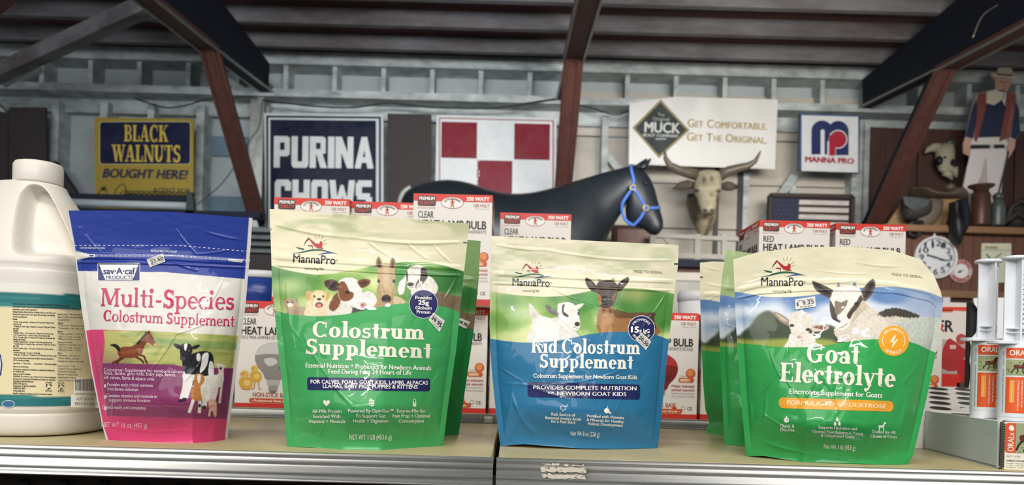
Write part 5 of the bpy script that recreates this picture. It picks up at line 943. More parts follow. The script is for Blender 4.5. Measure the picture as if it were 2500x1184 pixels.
def vtext(s_, xb, y0, y1, cap, fn, col, layer, bold=0, up=True):
    v, f_ = sans(s_, bold); v = v/[CAP, CAP, 1]; a_, b_ = v[:, 0].min(), v[:, 0].max(); q = (v[:, 0]-a_)/(b_-a_)
    X_ = xb-v[:, 1]*cap if up else xb+v[:, 1]*cap; Y_ = y1-(y1-y0)*q if up else y0+(y1-y0)*q
    m.add(fn(X_, Y_, layer+v[:, 2]), f_, col)
vtext('ORALx', .0128, .010, .028, .0055, ft, 'f4ead8', 3, .01); m.poly(smooth([(.008, .007), (.009, .003), (.012, .004), (.0128, .007), (.011, .0085)], 3), ft, 3, 'f4ead8')
def horse_art(fn, x0, y0, s_, layer, back=None):   # galloping bay horse in a small print
    g = lambda pts: [(x0+s_*a, y0+s_*b) for a, b in pts]
    m.poly(smooth(g([(.0, .45), (.25, .38), (.5, .40), (.72, .22), (.85, .02), (1.0, .08), (1.08, .25), (.92, .26), (.82, .48), (.78, .68), (.5, .72), (.2, .75), (.02, .66)]), 3), fn, layer, '5a2418')
    m.poly(smooth(g([(.3, .45), (.55, .45), (.7, .55), (.45, .62)]), 3), fn, layer+1, '8a4630')
    for q in ([(.1, .7), (-.05, .9), (-.15, 1.15)], [(.22, .72), (.3, .95), (.18, 1.2)], [(.7, .66), (.85, .85), (.75, 1.08)], [(.62, .68), (.6, .95), (.7, 1.15)]): m.poly(stroke(g(q), s_*.09), fn, layer, '2a1612')
    m.poly(smooth(g([(.85, .02), (.7, .1), (.6, .32), (.7, .28), (.82, .14)]), 2), fn, layer+1, '1c100e')
horse_art(ft, .018, .004, .020, 4)
for i in range(30): m.poly(oval(random.uniform(.0155, .05), random.uniform(.016, .029), .0012, .0006, 6), ft, 3, random.choice(['b9b78a', '7d8a58', '6a7a4a']))
text(m, 'Net Wt. 1.2 oz (34 g)', .007, .019, .0335, .0335, .0018, ft, '4a453c', 1); text(m, 'DIRECTIONS FOR USE', .0068, .034, .0378, .0378, .0016, ft, '3a352c', 1, bold=.03)
for i, s_ in enumerate(('tongue. Amount is determined by weight of', 'every 100 lbs of body weight in hot', 'weather. Use to replenish electrolytes')): text(m, s_, .0066, .050, .0400+i*.0019, .0400+i*.0019, .0013, ft, '5a554a', 1)
o = m.build('front_print', 'label', t, smooth=False); o.location = -t.location; o['label'] = 'orange and cream printed front with bay horse'

t = thing('perforated_carton', 'white carton with rows of round holes, behind the grey dispenser tray', 'box', (.56, .99, SZ))
m = MB(); X0, X1, Y0, Y1, Z0, Z1 = .468, .70, .912, 1.075, SZ+.0452, SZ+.0700
v = np.array([[X0, Y0, SZ+.0003], [X1, Y0-.02, SZ+.0003], [X1, Y1, SZ+.0003], [X0, Y1, SZ+.0003], [X0, Y0, Z0], [X1, Y0-.02, Z0], [X1, Y1, Z1], [X0, Y1, Z1]])
m.add(v, [(3, 2, 1, 0), (0, 1, 5, 4), (1, 2, 6, 5), (2, 3, 7, 6), (3, 0, 4, 7), (4, 5, 6, 7)], 'e3dfd8')
def ct(x, y, l=0): x = np.asarray(x, float); y = np.asarray(y, float); return np.stack([x, y, Z0+(Z1-Z0)*(y-Y0)/(Y1-Y0)+.0004+.0002*np.asarray(l)], -1)
ct.down = False
for j in range(5):
    for i in range(7):
        cx, cy = X0+.012+i*.036+(j % 2)*.018, Y0+.012+j*.034; m.poly(oval(cx, cy, .0128, .0128), ct, 0, 'b9b4ac'); m.poly(oval(cx, cy+.0005, .0115, .0112), ct, 1, '1d1915')
m.build('carton', 'card', t, smooth=False).location = -t.location

def syringe(cx, Y, ytop, yfl, zr, label, flip=1):
    c = P(cx, 1000, Y); z0 = SZ+.0022; zf = P(cx, yfl, Y)[2]; zt = P(cx, ytop, Y)[2]; r = .0138
    t = thing('oral_syringe', label, 'syringe', (c[0], c[1], z0), 'orange labelled oral syringes'); h = zf-z0
    m = MB(); m.lathe([(.004, 0), (.0125, .0005), (r, .003), (r, h), (.0105, h+.0005)], n=48, col='e9e9e6'); m.build('barrel', 'syr', t)
    m = MB(); q = np.array(rrect(-.026, -.0125, .026, .0125, .010, 6)); n_ = len(q); A = np.c_[q, np.full(n_, h-.0012)]; B = np.c_[q, np.full(n_, h+.0022)]
    m.add(np.concatenate([A, B]), [(i, (i+1) % n_, n_+(i+1) % n_, n_+i) for i in range(n_)]+[tuple(range(n_))[::-1], tuple(range(n_, 2*n_))], 'ffffff'); o = m.build('finger_flange', 'syr', t, smooth=False, bevel=.0006); o.rotation_euler.z = .12
    pl = zt-z0
    m = MB(); m.box((0, 0, (h+pl)/2), (.0225, .0020, pl-h), col='ffffff'); m.box((0, .0, (h+pl)/2), (.0020, .0225, pl-h), col='ffffff')
    for k in range(1, 3): m.lathe([(.0095, h+.006+k*.05*0+.004*k), (.0098, h+.007+.004*k)], n=20)
    o = m.build('plunger', 'syr', t, smooth=False, bevel=.0004); o.rotation_euler.z = zr
    m = MB()
    for k in range(14): m.box((.0070, -.0012, h+.010+k*(pl-h-.016)/14), (.0030 if k % 4 else .0038, .0004, .0007), col='2a2c33')
    d = m.build('dose_marks', 'label', o, smooth=False)
    m = MB(); m.lathe([(.001, pl-.001), (.0125, pl-.001), (.0132, pl), (.0132, pl+.0016), (.0120, pl+.0024), (.001, pl+.0024)], n=40); m.build('thumb_disc', 'syr', t)
    lb = MB(); LH = h-.006
    def cy(x, y, l=0):                              # x in degrees from the front, y metres below the flange
        th = np.radians(np.asarray(x, float)); rr = r+.0003+.00012*np.asarray(l); return np.stack([rr*np.sin(th), -rr*np.cos(th), h-.004-np.asarray(y, float)], -1)
    cy.L = 9
    def strip(x0, y0, x1, y1, col, l):
        xs = np.linspace(x0, x1, max(2, int(abs(x1-x0)/8)+1)); G = np.stack([cy(xs, 0*xs+y0, l), cy(xs, 0*xs+y1, l)]); lb.grid(G, col, flip=False)
    a0 = -62 if flip else -62
    strip(-120, 0, 150, .066+.004, 'dfe6ea', 0); strip(-62, .001, 95, .0115, 'de5423', 1); strip(-62, .0125, 95, .0285, '9fa878', 1); strip(-62, .030, 95, .066, 'e2591f', 1); strip(20, .020, 95, .0285, 'c9c7c0', 1.5)
    nonlocal_m = globals(); old = nonlocal_m['m']; nonlocal_m['m'] = lb
    text(lb, 'ORALx', -50, 30, .0085, .0085, .0052, cy, 'f6ecdc', 2, bold=.020)
    fh = lambda x, y, l=0: cy(-50+np.asarray(x)*62, .0135+np.asarray(y)*.0128, l); fh.L = .12; horse_art(fh, .25, .0, .85, 2)
    for i in range(26): lb.poly(oval(random.uniform(-60, 10), random.uniform(.014, .0280), 3, .0006, 6), cy, 1.6, random.choice(['b9b78a', '7d8a58', '6a7a4a']))
    q = np.array(rrect(-46, .033, -29, .054, 4, 4)); strip(-47, .033, -30, .0555, 'eda035', 2)
    for s_, xb, y0, y1, cap, b, c_ in (('Source of Chelated Minerals', -41.5, .0345, .0545, 6, .0, 'f6e6cc'), ('to Maintain Electrolyte Balance', -20, .033, .063, 6.5, .01, 'f8ece0'), ('Oral Supplement for Horses', -6, .033, .060, 6.5, .01, 'f8ece0'), ('Electro-Plex', 9, .032, .066, 20, .03, 'f8ece0')): vtext(s_, xb, y0, y1, cap, cy, c_, 3, b, up=False)
    vtext('Net Wt. 1.2 oz (34 g)', -74, .004, .018, 5, cy, '3a4048', 2, 0, up=False); vtext('FOR EQUINE USE ONLY. WARNING: KEEP OUT OF REACH OF CHILDREN.', -74, .022, .066, 5, cy, '3a4048', 2, 0, up=False)
    nonlocal_m['m'] = old
    o = lb.build('printed_label', 'label', t); o['label'] = 'orange label with galloping bay horse'
    return t
syringe(2404, .815, 640, 831, .12, 'orange labelled oral syringe, left one and slightly farther back in the tray')
syringe(2473, .778, 632, 838, -.10, 'orange labelled oral syringe, right one at the frame edge, nearer')
# torn carton behind the syringes
t = thing('torn_carton', 'torn white carton with ragged edge and black inside, behind the syringes', 'box', tuple(P(2400, 900, 1.18)[:2])+(SZ,))
m = MB(); a_, b_ = P(2368, 735, 1.2), P(2470, 735, 1.2); m.box(((a_[0]+b_[0])/2, 1.204, (SZ+a_[2])/2), (b_[0]-a_[0], .010, a_[2]-SZ-.004), col='1d1f22'); m.build('contents', 'matte', t, smooth=False).location = -t.location
m = MB(); m.plate([(2377, 728), (2379, 742), (2386, 752), (2392, 762), (2389, 776), (2388, 792), (2387, 806), (2381, 816), (2375, 822), (2369, 832), (2372, 850), (2368, 880), (2372, 910), (2366, 950), (2374, 1040), (2470, 1042), (2470, 726)], 1.19, .0015, 'e9e9ea')
m.build('torn_flap', 'card', t, smooth=False).location = -t.location
# ================================================================== the barn behind
WY = 6.0
def wx(px, py=500, Y=WY): return P(px, py, Y)[0]
def uz(yu, Y=WY): return CZ+(CY-yu)/F*Y            # height of a level line seen at row yu on the optical axis
XL, XR = -4.9, 5.6
zt0, zt1, zh1, zl1, = uz(140), uz(171), uz(238), uz(270)
m = MB(); m.box((0, 2.2, -.03), (XR-XL+.6, 8.8, .06)); struct(m.build('floor', 'floor', smooth=False))
wall = MB(); wall.box(((XL+XR)/2, WY+.25, 2.2), (XR-XL, .06, 4.4)); wall = struct(wall.build('wall_back', 'sheath', smooth=False))
def wpart(name, mt, boxes, bevel=0):
    for c, d in boxes: o = MB().box(c, d).build(name, mt, wall, smooth=False, bevel=bevel)
    return o
wpart('top_plate', 'wallw', [(((XL+XR)/2, WY+.13, (zt0+zt1)/2), (XR-XL, .27, zt0-zt1))])
wpart('sill_plate', 'wallw', [(((XL+XR)/2, WY+.10, (zh1+zl1)/2+.02), (XR-XL, .32, (zh1-zl1)*.55))])
wpart('blocking', 'wallw', [(((XL+XR)/2, WY+.20, (zh1+zl1)/2-.06), (XR-XL, .14, (zh1-zl1)*1.1))])
xs = [-3.75+.383*i for i in range(24)]
wpart('cripple_stud', 'wallw', [((x, WY+.14, (zt1+zh1)/2), (.036, .20, zt1-zh1)) for x in xs])
zb = .9
wpart('stud', 'wallw', [((wx(p, 380), WY+.16, (zl1+zb)/2), (w, .22, zl1-zb)) for p, w in ((-60, .05), (122, .06), (242, .06), (358, .05), (480, .06), (640, .05), (1390, .10), (1478, .05), (2102, .09), (2122, .05))])
wpart('corner_post', 'zinc', [((wx(612), WY+.12, 2.2), (.06, .20, 2.4)), ((wx(632), WY+.10, 2.2), (.05, .24, 2.4))])
m = MB(); a_, b_ = wx(-80), wx(600)
g = np.linspace(0, 1, 60); U, V_ = np.meshgrid(np.linspace(a_, b_, 120), np.linspace(zl1-.05, zb, 70)); m.grid(np.stack([U, WY+.24-.03*vn(U*9+V_*6, V_*16), V_], -1)); m.build('plastic_sheet', 'wallp', wall)['label'] = 'translucent plastic sheeting'
for c, d, k in (((wx(555, 330), WY+.20, uz(360)), (.55, .012, .16), '6d8494'), ((wx(545, 500), WY+.20, uz(520)), (.62, .012, .22), '66808e'), ((wx(1510, 350), WY+.19, uz(360)), (.20, .012, .32), '5b7792')):
    MB().box(c, d, col=k).build('blue_film', 'matte', wall, smooth=False)
wpart('wall_board', 'wallw', [((wx(1000), WY+.22, (zl1+zb)/2), (wx(1392)-wx(640), .04, zl1-zb))])
m = MB()
for i in range(7): m.box((wx(1755), WY+.19+.004*(i % 2), zb+.36*i+.18), (wx(2105)-wx(1388), .03, .35))
m.build('beige_board', 'board', wall, smooth=False)
wpart('dark_strip', 'black', [((wx(1762, 500), WY+.17, 1.9), (.035, .03, 1.9)), ((wx(1820, 500), WY+.18, 1.9), (.030, .05, 2.2)), ((wx(2110, 450), WY-.01, 1.9), (.025, .02, 1.0))])
wpart('white_strip', 'wallw', [((wx(1833, 500), WY+.16, 1.9), (.045, .06, 2.2)), ((wx(2068, 470), WY+.16, 1.9), (.05, .06, 1.2)), ((wx(1950, 460), WY+.16, 1.9), (.05, .06, 1.6))])
m = MB(); m.bar(P(1940, 425, WY+.12), P(1830, 590, WY+.12), .06, .05, (0, 1, 0)); m.bar(P(1480, 380, WY+.12), P(1540, 450, WY+.12), .05, .05, (0, 1, 0)); m.bar(P(-10, 255, WY-.02), P(30, 300, WY-.02), .05, .06, (0, 1, 0)); m.build('brace', 'wallw', wall, smooth=False)
m = MB(); m.bar(P(500, 165, WY-.02), P(600, 225, WY-.02), .05, .05, (0, 1, 0)); m.bar(P(0, 195, WY-.1), P(80, 150, WY-.1), .10, .06, (0, 1, 0)); m.build('brace', 'wallw', wall, smooth=False)
# roof: boards between purlins, rising towards the shop front
TS = .02
rz_ = lambda Y: zt0+.01+(WY-Y)*TS
m = MB(); v = [[XL, WY+.33, rz_(WY+.33)], [XR, WY+.33, rz_(WY+.33)], [XR, -2.2, rz_(-2.2)], [XL, -2.2, rz_(-2.2)]]; v = np.array(v)
m.add(np.concatenate([v, v+np.array([0, 0, .05])]), [(0, 1, 2, 3), (7, 6, 5, 4), (0, 4, 5, 1), (1, 5, 6, 2), (2, 6, 7, 3), (3, 7, 4, 0)]); roof = struct(m.build('ceiling', 'roof', smooth=False))
for Y in (5.70, 5.31, 4.92, 4.5, 4.1, 3.5, 2.9):
    MB().box(((XL+XR)/2, Y, rz_(Y)-.055), (XR-XL, .05, .11)).build('purlin', 'purlin', roof, smooth=False)
# steel frames
def frame(Xf, label, mid=0):
    t = thing('steel_frame', label, 'roof frame', (Xf, WY, 0), 'bent steel roof frames')
    yk, zk = 4.82, P(505, 117, 4.82)[2]; yt_ = 2.75; ztp = zk+(P(365, 0, 4.03)[2]-zk)/(4.82-4.03)*(4.82-yt_)
    ze = uz(250); pf, zf = WY-.2, P(640, 540, 5.9)[2]
    def web(pts, name, mt, th=.014):
        m = MB(); A = np.array([[Xf-th/2, y, z] for y, z in pts]); B = A+np.array([th, 0, 0]); n = len(A)
        m.add(np.concatenate([A, B]), [(i, (i+1) % n, n+(i+1) % n, n+i) for i in range(n)]+[tuple(range(n))[::-1], tuple(range(n, 2*n))]); return m.build(name, mt, t, smooth=False, loc=None)
    zw = P(640, 224, WY-.04)[2]
    objs = [web([(yk, zk+.01), (WY-.04, zw), (WY-.02, rz_(WY)-.12), (yt_, rz_(yt_)-.12), (yt_, ztp)], 'rafter_web', 'navy')]
    m = MB(); m.bar((Xf, yk, zk), (Xf, yt_, ztp), .14, .022, (0, 0, 1)); objs.append(m.build('rafter_flange', 'rust', t, smooth=False, bevel=.003))
    m = MB(); m.bar((Xf, yk, zk), (Xf, WY-.06, zw), .10, .016, (0, 0, 1)); objs.append(m.build('eave_flange', 'navy', t, smooth=False))
    m = MB()
    for dx in (-.06, .06): m.bar((Xf+dx, yk+.02, zk-.012), (Xf+dx, yt_, ztp-.014), .012, .02); m.bar((Xf+dx*.8, yk, zk-.004), (Xf+dx*.8, WY-.06, zw-.006), .014, .014)
    objs.append(m.build('flange_edge', 'zinc', t, smooth=False))
    m = MB(); m.bar((Xf, yk, zk), (Xf, pf, zf), .125, .03, (0, -1, 0)); m.bar((Xf-.045, yk-.012, zk-.02), (Xf-.045, pf-.012, zf), .016, .012, (0, -1, 0)); m.bar((Xf+.03, yk-.012, zk-.02), (Xf+.03, pf-.012, zf), .016, .012, (0, -1, 0)); objs.append(m.build('column_flange', 'rust', t, smooth=False, bevel=.003))
    m = MB(); m.bar((Xf, yk+.13, zk-.02), (Xf, pf+.13, zf), .03, .12, (0, -1, 0)); objs.append(m.build('column_web', 'navy', t, smooth=False))
    for o in objs: o.location = -t.location
frame(-1.95, 'left bent steel roof frame between the walnut sign and the lettered sign')
frame(.335, 'middle bent steel roof frame right of the red checkered sign')
frame(2.665, 'right bent steel roof frame beside the cowboy cutout')
m = MB(); m.bar(P(-60, 205, 5.5), P(370, 8, 4.6), .085, .10, (0, 0, 1)); o = m.build('knee_brace', 'purlin', smooth=False); tag(o, 'long grey timber brace slanting up under the roof at left', 'brace')
m = MB(); m.bar(P(-400, 345, 4.0), P(320, -285, 4.0), .08, .08, (0, 0, 1)); o = m.build('roof_strut', 'rust', smooth=False); tag(o, 'reddish strut in the upper left corner', 'strut')
# cables
def cable(px, Y, r, label, mt='cable'):
    p = smooth(px, 6, False); m = MB(); m.tube(PN(p[:, 0], p[:, 1], Y), r, 6); tag(m.build('cable', mt), label, 'cable')
cable([(640, 245), (700, 252), (780, 260), (860, 262), (940, 252), (985, 255), (1060, 262), (1140, 264), (1225, 262), (1300, 250), (1370, 240)], WY-.08, .007, 'black cable sagging along the plate above the two big signs')
cable([(330, 240), (400, 262), (450, 258), (520, 240), (620, 236)], WY-.08, .006, 'thin black cable looped above the walnut sign')
cable([(1400, 255), (1440, 262), (1500, 280), (1535, 270)], WY-.06, .006, 'short black cable between middle frame and white banner')
cable([(640, 250), (632, 310), (612, 340), (590, 380), (540, 450), (480, 500)], WY-.1, .004, 'thin cable running down beside the left steel frame')
cable([(2375, 92), (2398, 40), (2440, 10), (2500, -20)], 4.3, .004, 'thin wire looping along the right roof frame', 'zinc')
# ---- signs
def sign(name, label, cat, pts, Y, th, edge, art, mt='paint'):
    m = MB(); m.plate(pts, Y, th, edge); art(m, lambda x, y, l=0: PN(x, y, Y-.0008-.0012*np.asarray(l))); o = m.build(name, mt, smooth=False); return tag(o, label, cat)
def art_walnut(m, f):
    N_, YE = '161d3c', 'b59c3c'
    m.poly(rrect(242, 296, 466, 402, 8), f, 1, 'cfc08a'); m.poly(rrect(244, 298, 464, 400, 7), f, 2, N_)
    text(m, 'BLACK', 303, 411, 345, 346, 40, f, 'd6b84e', 3, 'serif'); text(m, 'WALNUTS', 272, 440, 394, 396, 41, f, 'd6b84e', 3, 'serif')
    text(m, 'BOUGHT HERE!', 250, 459, 433, 437, 21, f, '20264a', 2, bold=.035, shear=.2); text(m, 'AGENT FOR', 372, 466, 470, 473, 12, f, '3b3a35', 2, bold=.02)
    for q in ([(240, 472), (250, 462), (262, 470), (258, 480)], [(280, 470), (290, 455), (302, 450), (308, 465), (300, 482), (286, 482)], [(312, 474), (330, 478), (326, 486), (310, 484)]): m.poly(stroke(smooth(q+[q[0]], 3, False), 2.2), f, 2, '4a442c')
    m.poly([(245, 458), (256, 454), (262, 462), (250, 466)], f, 2, '4a442c')
sign('tin_sign', 'yellow tin walnut buying sign with navy lettered panel', 'sign', [(230, 287), (473, 290), (472, 512), (232, 508)], WY-.10, .01, 'a58e3c', art_walnut)
def art_chow(m, f):
    m.poly(rect(650, 282, 930, 600, .01), f, 1, '10162e'); m.poly(rect(655, 287, 925, 600, .01), f, 2, 'c9cdce'); m.poly(rect(660, 292, 918, 600, .01), f, 3, '10162e')
    for s_, x0, x1, y, c in (('PURINA', 668, 912, 409, 77), ('CHOWS', 670, 908, 517, 79)): text(m, s_, x0, x1, y, y+2.5, c, f, 'd3d4d2', 4, 'block')
sign('enamel_sign', 'dark blue enamel feed sign with big white letters', 'sign', [(644, 276), (936, 279), (936, 600), (650, 600)], WY-.10, .015, 'c3c8c9', art_chow)
def art_check(m, f):
    m.poly(rect(1072, 287, 1352, 600, .025), f, 1, '8c3038'); m.poly(rect(1074.5, 289.5, 1349, 600, .025), f, 2, 'd2d4d4')
    for i, xx in enumerate(((1078, 1165), (1167, 1253), (1256, 1343))):
        for j in range(3):
            if (i+j) % 2 == 0: m.poly([(xx[0]-j*2, 297+j*92+i*2), (xx[1]-j*2, 299+j*92+i*2), (xx[1]-j*2-1, 387+j*92+i*2), (xx[0]-j*2-1, 385+j*92+i*2)], f, 3, '741526')
    for i in range(10): m.poly(oval(1167+random.uniform(-2, 2), 392+i*9, 1.6, 4, 8), f, 4, 'b9b9b6')
sign('checkered_sign', 'red and white checkered enamel sign behind the dark horse', 'sign', [(1066, 280), (1359, 288), (1355, 600), (1060, 600)], WY-.10, .015, 'c9cccc', art_check)
m = MB(); m.plate([(946, 277), (1053, 279), (1050, 600), (944, 600)], WY-.09, .02, 'cccccc'); tag(m.build('hardboard_panel', 'burlap', smooth=False), 'dark brown panel between the lettered sign and the checkered sign', 'panel')
m = MB(); m.plate([(22, 262), (112, 262), (114, 500), (20, 500)], WY-.09, .02, 'cccccc'); m.plate([(-40, 265), (20, 275), (18, 500), (-40, 500)], WY-.088, .02, 'cccccc'); tag(m.build('hardboard_panel', 'burlap', smooth=False), 'dark brown panel covering the wall behind the jug', 'panel')
# banner, a sheet with folds
t = thing('vinyl_banner', 'white vinyl banner with black diamond emblem and gold words', 'banner', tuple(P(1716, 400, WY-.05)))
def bfn(x, y, l=0):
    x = np.asarray(x, float); y = np.asarray(y, float); d = .016*np.sin(x/31+y/90)*ss(420, 250, y)+.012*vn(x/24, y/60)+.01*np.sin((x-1700)/16)*ss(300, 240, y); return PN(x, y, WY-.10-d-.0015*np.asarray(l))
u, v = np.meshgrid(np.linspace(0, 1, 90), np.linspace(0, 1, 44)); top = np.interp(u, [0, .1, .28, .31, .6, 1], [252, 247, 237, 236, 239, 243]); bot = 401+12*u; px = 1537+(1899-1537)*u-2*v-5*u*v
m = MB(); py = top+(bot-top)*v; m.grid(bfn(px, py), 'd9d7d3')
dq = lambda k: [(1613+(x-1613)*k, 314+(y-314)*k) for x, y in ((1613, 243), (1683, 318), (1609, 386), (1544, 312))]
def dpoly(q, l, c):
    vv, ff = subdiv(np.c_[np.array(q), np.zeros(4)], [(0, 1, 2, 3)], 12); m.add(bfn(vv[:, 0], vv[:, 1], l), ff, c)
dpoly(dq(1), 1, '2a2a26'); dpoly(dq(.97), 2, '9d8a4e'); dpoly(dq(.91), 3, '1d2625')
text(m, 'The', 1605, 1622, 283, 284, 7, bfn, 'aeb2ae', 4, L=10); text(m, 'Original', 1594, 1634, 294, 295, 8, bfn, 'aeb2ae', 4, L=10); text(m, 'MUCK', 1573, 1660, 322, 325, 24, bfn, 'c3c6c2', 4, 'sans', .03, L=10); text(m, 'BOOT COMPANY', 1570, 1656, 333, 336, 7, bfn, 'c3c6c2', 4, bold=.02, L=10); m.poly(rect(1600, 338, 1626, 340.5), bfn, 4, 'aeb2ae')
for q, y0, k in (([('G', 1678, 1695, 1), ('ET', 1697, 1717, 0), ('C', 1726, 1742, 1), ('OMFORTABLE.', 1744, 1873, 0)], 310, .035), ([('G', 1676, 1694, 1), ('ET', 1696, 1716, 0), ('T', 1724, 1740, 1), ('HE', 1742, 1762, 0), ('O', 1771, 1790, 1), ('RIGINAL.', 1792, 1873, 0)], 343, .04)):
    for w_, a_, b_, big in q: text(m, w_, a_, b_, y0+k*(a_-1676), y0+k*(b_-1676), 20 if big else 15.5, bfn, '9c8447', 2, bold=.02, L=10)
m.build('sheet', 'cloth', t).location = -t.location
def art_mp(m, f):
    m.poly(rect(1957, 281, 2095, 417, .03), f, 1, 'd3d5d6'); NV, RD = '23305c', 'a02438'
    def arch(x0, x1, yb, yt):
        r = (x1-x0)/2; a = np.linspace(PI, 0, 14); return [(x0, yb)]+[(x0+r+r*math.cos(q), yt+r-r*math.sin(q)) for q in a]+[(x1, yb)]
    m.poly(arch(1981, 2033, 377, 294), f, 2, NV); m.poly(arch(2021, 2072, 379, 295), f, 2.3, NV); m.poly(rect(2027, 330, 2072, 379), f, 2.4, NV); m.poly(rrect(2003.5, 316, 2013, 380, 4), f, 3, 'd3d5d6')
    m.poly(oval(2046, 340, 23, 23), f, 3, 'd3d5d6'); m.poly(oval(2046, 340, 20.5, 20.5), f, 4, RD); m.poly([(2020, 345), (2041, 345), (2041, 379), (2020, 379)], f, 3.4, 'd3d5d6'); m.poly(rrect(2024, 330, 2040, 380, 3), f, 4.4, RD)
    text(m, 'MANNA PRO', 1965, 2085, 395, 400, 13, f, RD, 3, bold=.05)
sign('feed_brand_sign', 'square white sign with blue and red letter emblem above the flag', 'sign', [(1953, 276), (2100, 281), (2097, 423), (1950, 415)], WY-.12, .03, '3c5478', art_mp)
# wooden flag
t = thing('wooden_flag', 'framed wooden flag with white stripes standing above the red lamp cartons', 'flag', tuple(P(1980, 560, WY-.10)))
m = MB(); m.plate([(1883, 479), (2077, 483), (2074, 610), (1878, 606)], WY-.10, .02, '3b1f28'); m.plate([(1888, 483), (1950, 484), (1947, 545), (1886, 544)], WY-.112, .012, '1d2340')
fs = lambda x, y, l=0: PN(x, y, WY-.1135)
for i in range(5):
    for j in range(6): m.poly(oval(1893+j*10+(i % 2)*4, 490+i*11, 1.6, 1.6, 6), fs, 0, '454a60')
m.build('field', 'matte', t, smooth=False).location = -t.location
for i in range(5):
    y = 488+i*17.6; m = MB(); m.plate([(1952-i*.6, y), (2073-i*.6, y+3), (2072-i*.6, y+14), (1951-i*.6, y+11)], WY-.114, .014, 'c9c2bd'); m.build('white_stripe', 'matte', t, smooth=False, bevel=.004).location = -t.location
m = MB()
for a_, b_ in (((1880, 477), (2080, 481)), ((1880, 477), (1876, 610)), ((2080, 481), (2077, 614))): m.bar(P(*a_, WY-.105), P(*b_, WY-.105), .03, .05, (0, 1, 0) if a_[0] != b_[0] and abs(a_[0]-b_[0]) < 50 else (0, 1, 0))
m.build('frame', 'burlap', t, smooth=False).location = -t.location
# razor wire coil, pale trough and beam below the walnut sign
m = MB(); k = np.linspace(0, 1, 400); th = k*2*PI*13; px = 296+172*k+9*np.cos(th); py = 474+5*k+9*np.sin(th); m.tube(PN(px, py, WY-.12+.05*np.sin(th)), .0035, 5); tag(m.build('barbed_wire_coil', 'cable'), 'loose coil of barbed wire along the bottom of the walnut sign', 'wire')
m = MB(); m.tube([P(175, 494, 5.2), P(315, 499, 5.2), P(455, 503, 5.2)], .026, 16); m.build('x', 'wallp').name = 'foam_tube'; tag(bpy.data.objects['foam_tube'], 'pale frosted tube lying on the dark rail under the walnut sign', 'tube')
t = thing('dark_rail', 'dark green rail with end bracket behind the white jug', 'rail', tuple(P(320, 510, 5.3)))
m = MB(); m.bar(P(150, 480, 5.3), P(460, 488, 5.3), .08, .035); m.bar(P(150, 516, 5.25), P(640, 528, 5.25), .1, .04); m.build('rail_bar', 'navy', t, smooth=False).location = -t.location
for p in (165, 465): m = MB(); q = P(p, 520, 5.27); m.box((q[0], 5.31, q[2]/2), (.05, .05, q[2])); m.build('post', 'navy', t, smooth=False).location = -t.location
m = MB(); m.plate([(455, 490), (458, 470), (466, 468), (472, 490), (474, 520), (452, 520)], 5.2, .04, '2e3a3c'); m.build('end_bracket', 'matte', t, smooth=False).location = -t.location
m = MB(); m.bar(P(130, 400, WY-.04), P(195, 500, WY-.04), .07, .06, (0, 1, 0)); tag(m.build('timber_brace', 'burlap', smooth=False), 'dark diagonal brace just right of the jug cap', 'brace')
# ---- planks and wood cabinet on the right
m = MB()
for i in range(14):
    x0 = wx(2134, 420)+i*.128; m.box((x0+.064, WY+.10+.006*(i % 3), uz(262)/2+zb/2-.02), (.124, .03, uz(262)-zb-.06))
struct(m.build('wall_right', 'brown', smooth=False, bevel=.003))
YC_ = 5.45
cab = thing('wood_cabinet', 'brown panelled wood cabinet front carrying the wall clock', 'cabinet', (wx(2400, 700, YC_), YC_, 0))
cx0, cx1 = wx(2150, 650, YC_), wx(2700, 650, YC_); zc = P(2300, 556, YC_)[2]; zl = P(2300, 709, YC_)[2]
def cpart(name, mt, c, d, bevel=.003): o = MB().box(c, d).build(name, mt, cab, smooth=False, bevel=bevel); o.location = -cab.location; return o
cpart('top_board', 'oak', ((cx0+cx1)/2, YC_+.22, zc-.02), (cx1-cx0+.04, .60, .045))
m = MB(); n_ = 22
for i in range(n_): m.box((cx0+(cx1-cx0)*(i+.5)/n_, YC_+.02, (zc-.05+zl)/2), ((cx1-cx0)/n_-.004, .03, zc-.05-zl))
m.box(((cx0+cx1)/2, YC_+.04, (zc-.05+zl)/2), (cx1-cx0, .02, zc-.05-zl)); m.build('front_panel', 'panel', cab, smooth=False).location = -cab.location
cpart('lower_rail', 'oak', ((cx0+cx1)/2, YC_+.005, zl-.025), (cx1-cx0, .05, .05))
cpart('lower_panel', 'brown', ((cx0+cx1)/2, YC_+.05, (zl-.05)/2), (cx1-cx0, .05, zl-.05))
for p in (2306, 2384): cpart('white_post', 'white', (wx(p, 730, YC_), YC_-.01, (zl-.05)/2), (.05, .04, zl-.05))
# clock
def faced(name, label, cat, cx, cy, Y): return thing(name, label, cat, tuple(P(cx, cy, Y)))
t = faced('wall_clock', 'round white wall clock with dark numerals on the wood cabinet', 'clock', 2283, 629, YC_-.012); RC = 52.5/F*YC_
m = MB(); m.lathe([(RC*.2, -.008), (RC*.98, -.008), (RC, .004), (RC*.97, .022), (RC*.92, .026), (RC*.88, .018)], n=64, axis='y', caps=False); m.build('rim', 'white', t)
m = MB(); m.lathe([(RC*.9, .008), (RC*.9, .010), (.001, .010)], n=64, axis='y', col='dcdde0')
cf = lambda x, y, l=0: np.stack([np.asarray(x, float)*RC, -.0105-.0008*np.asarray(l)+0*np.asarray(x), -np.asarray(y, float)*RC], -1)
a = np.radians(np.linspace(0, 360, 60)); R2 = np.array([.84, .862]); m.grid(cf(R2[:, None]*np.cos(a), R2[:, None]*np.sin(a), 1), '3a4350')
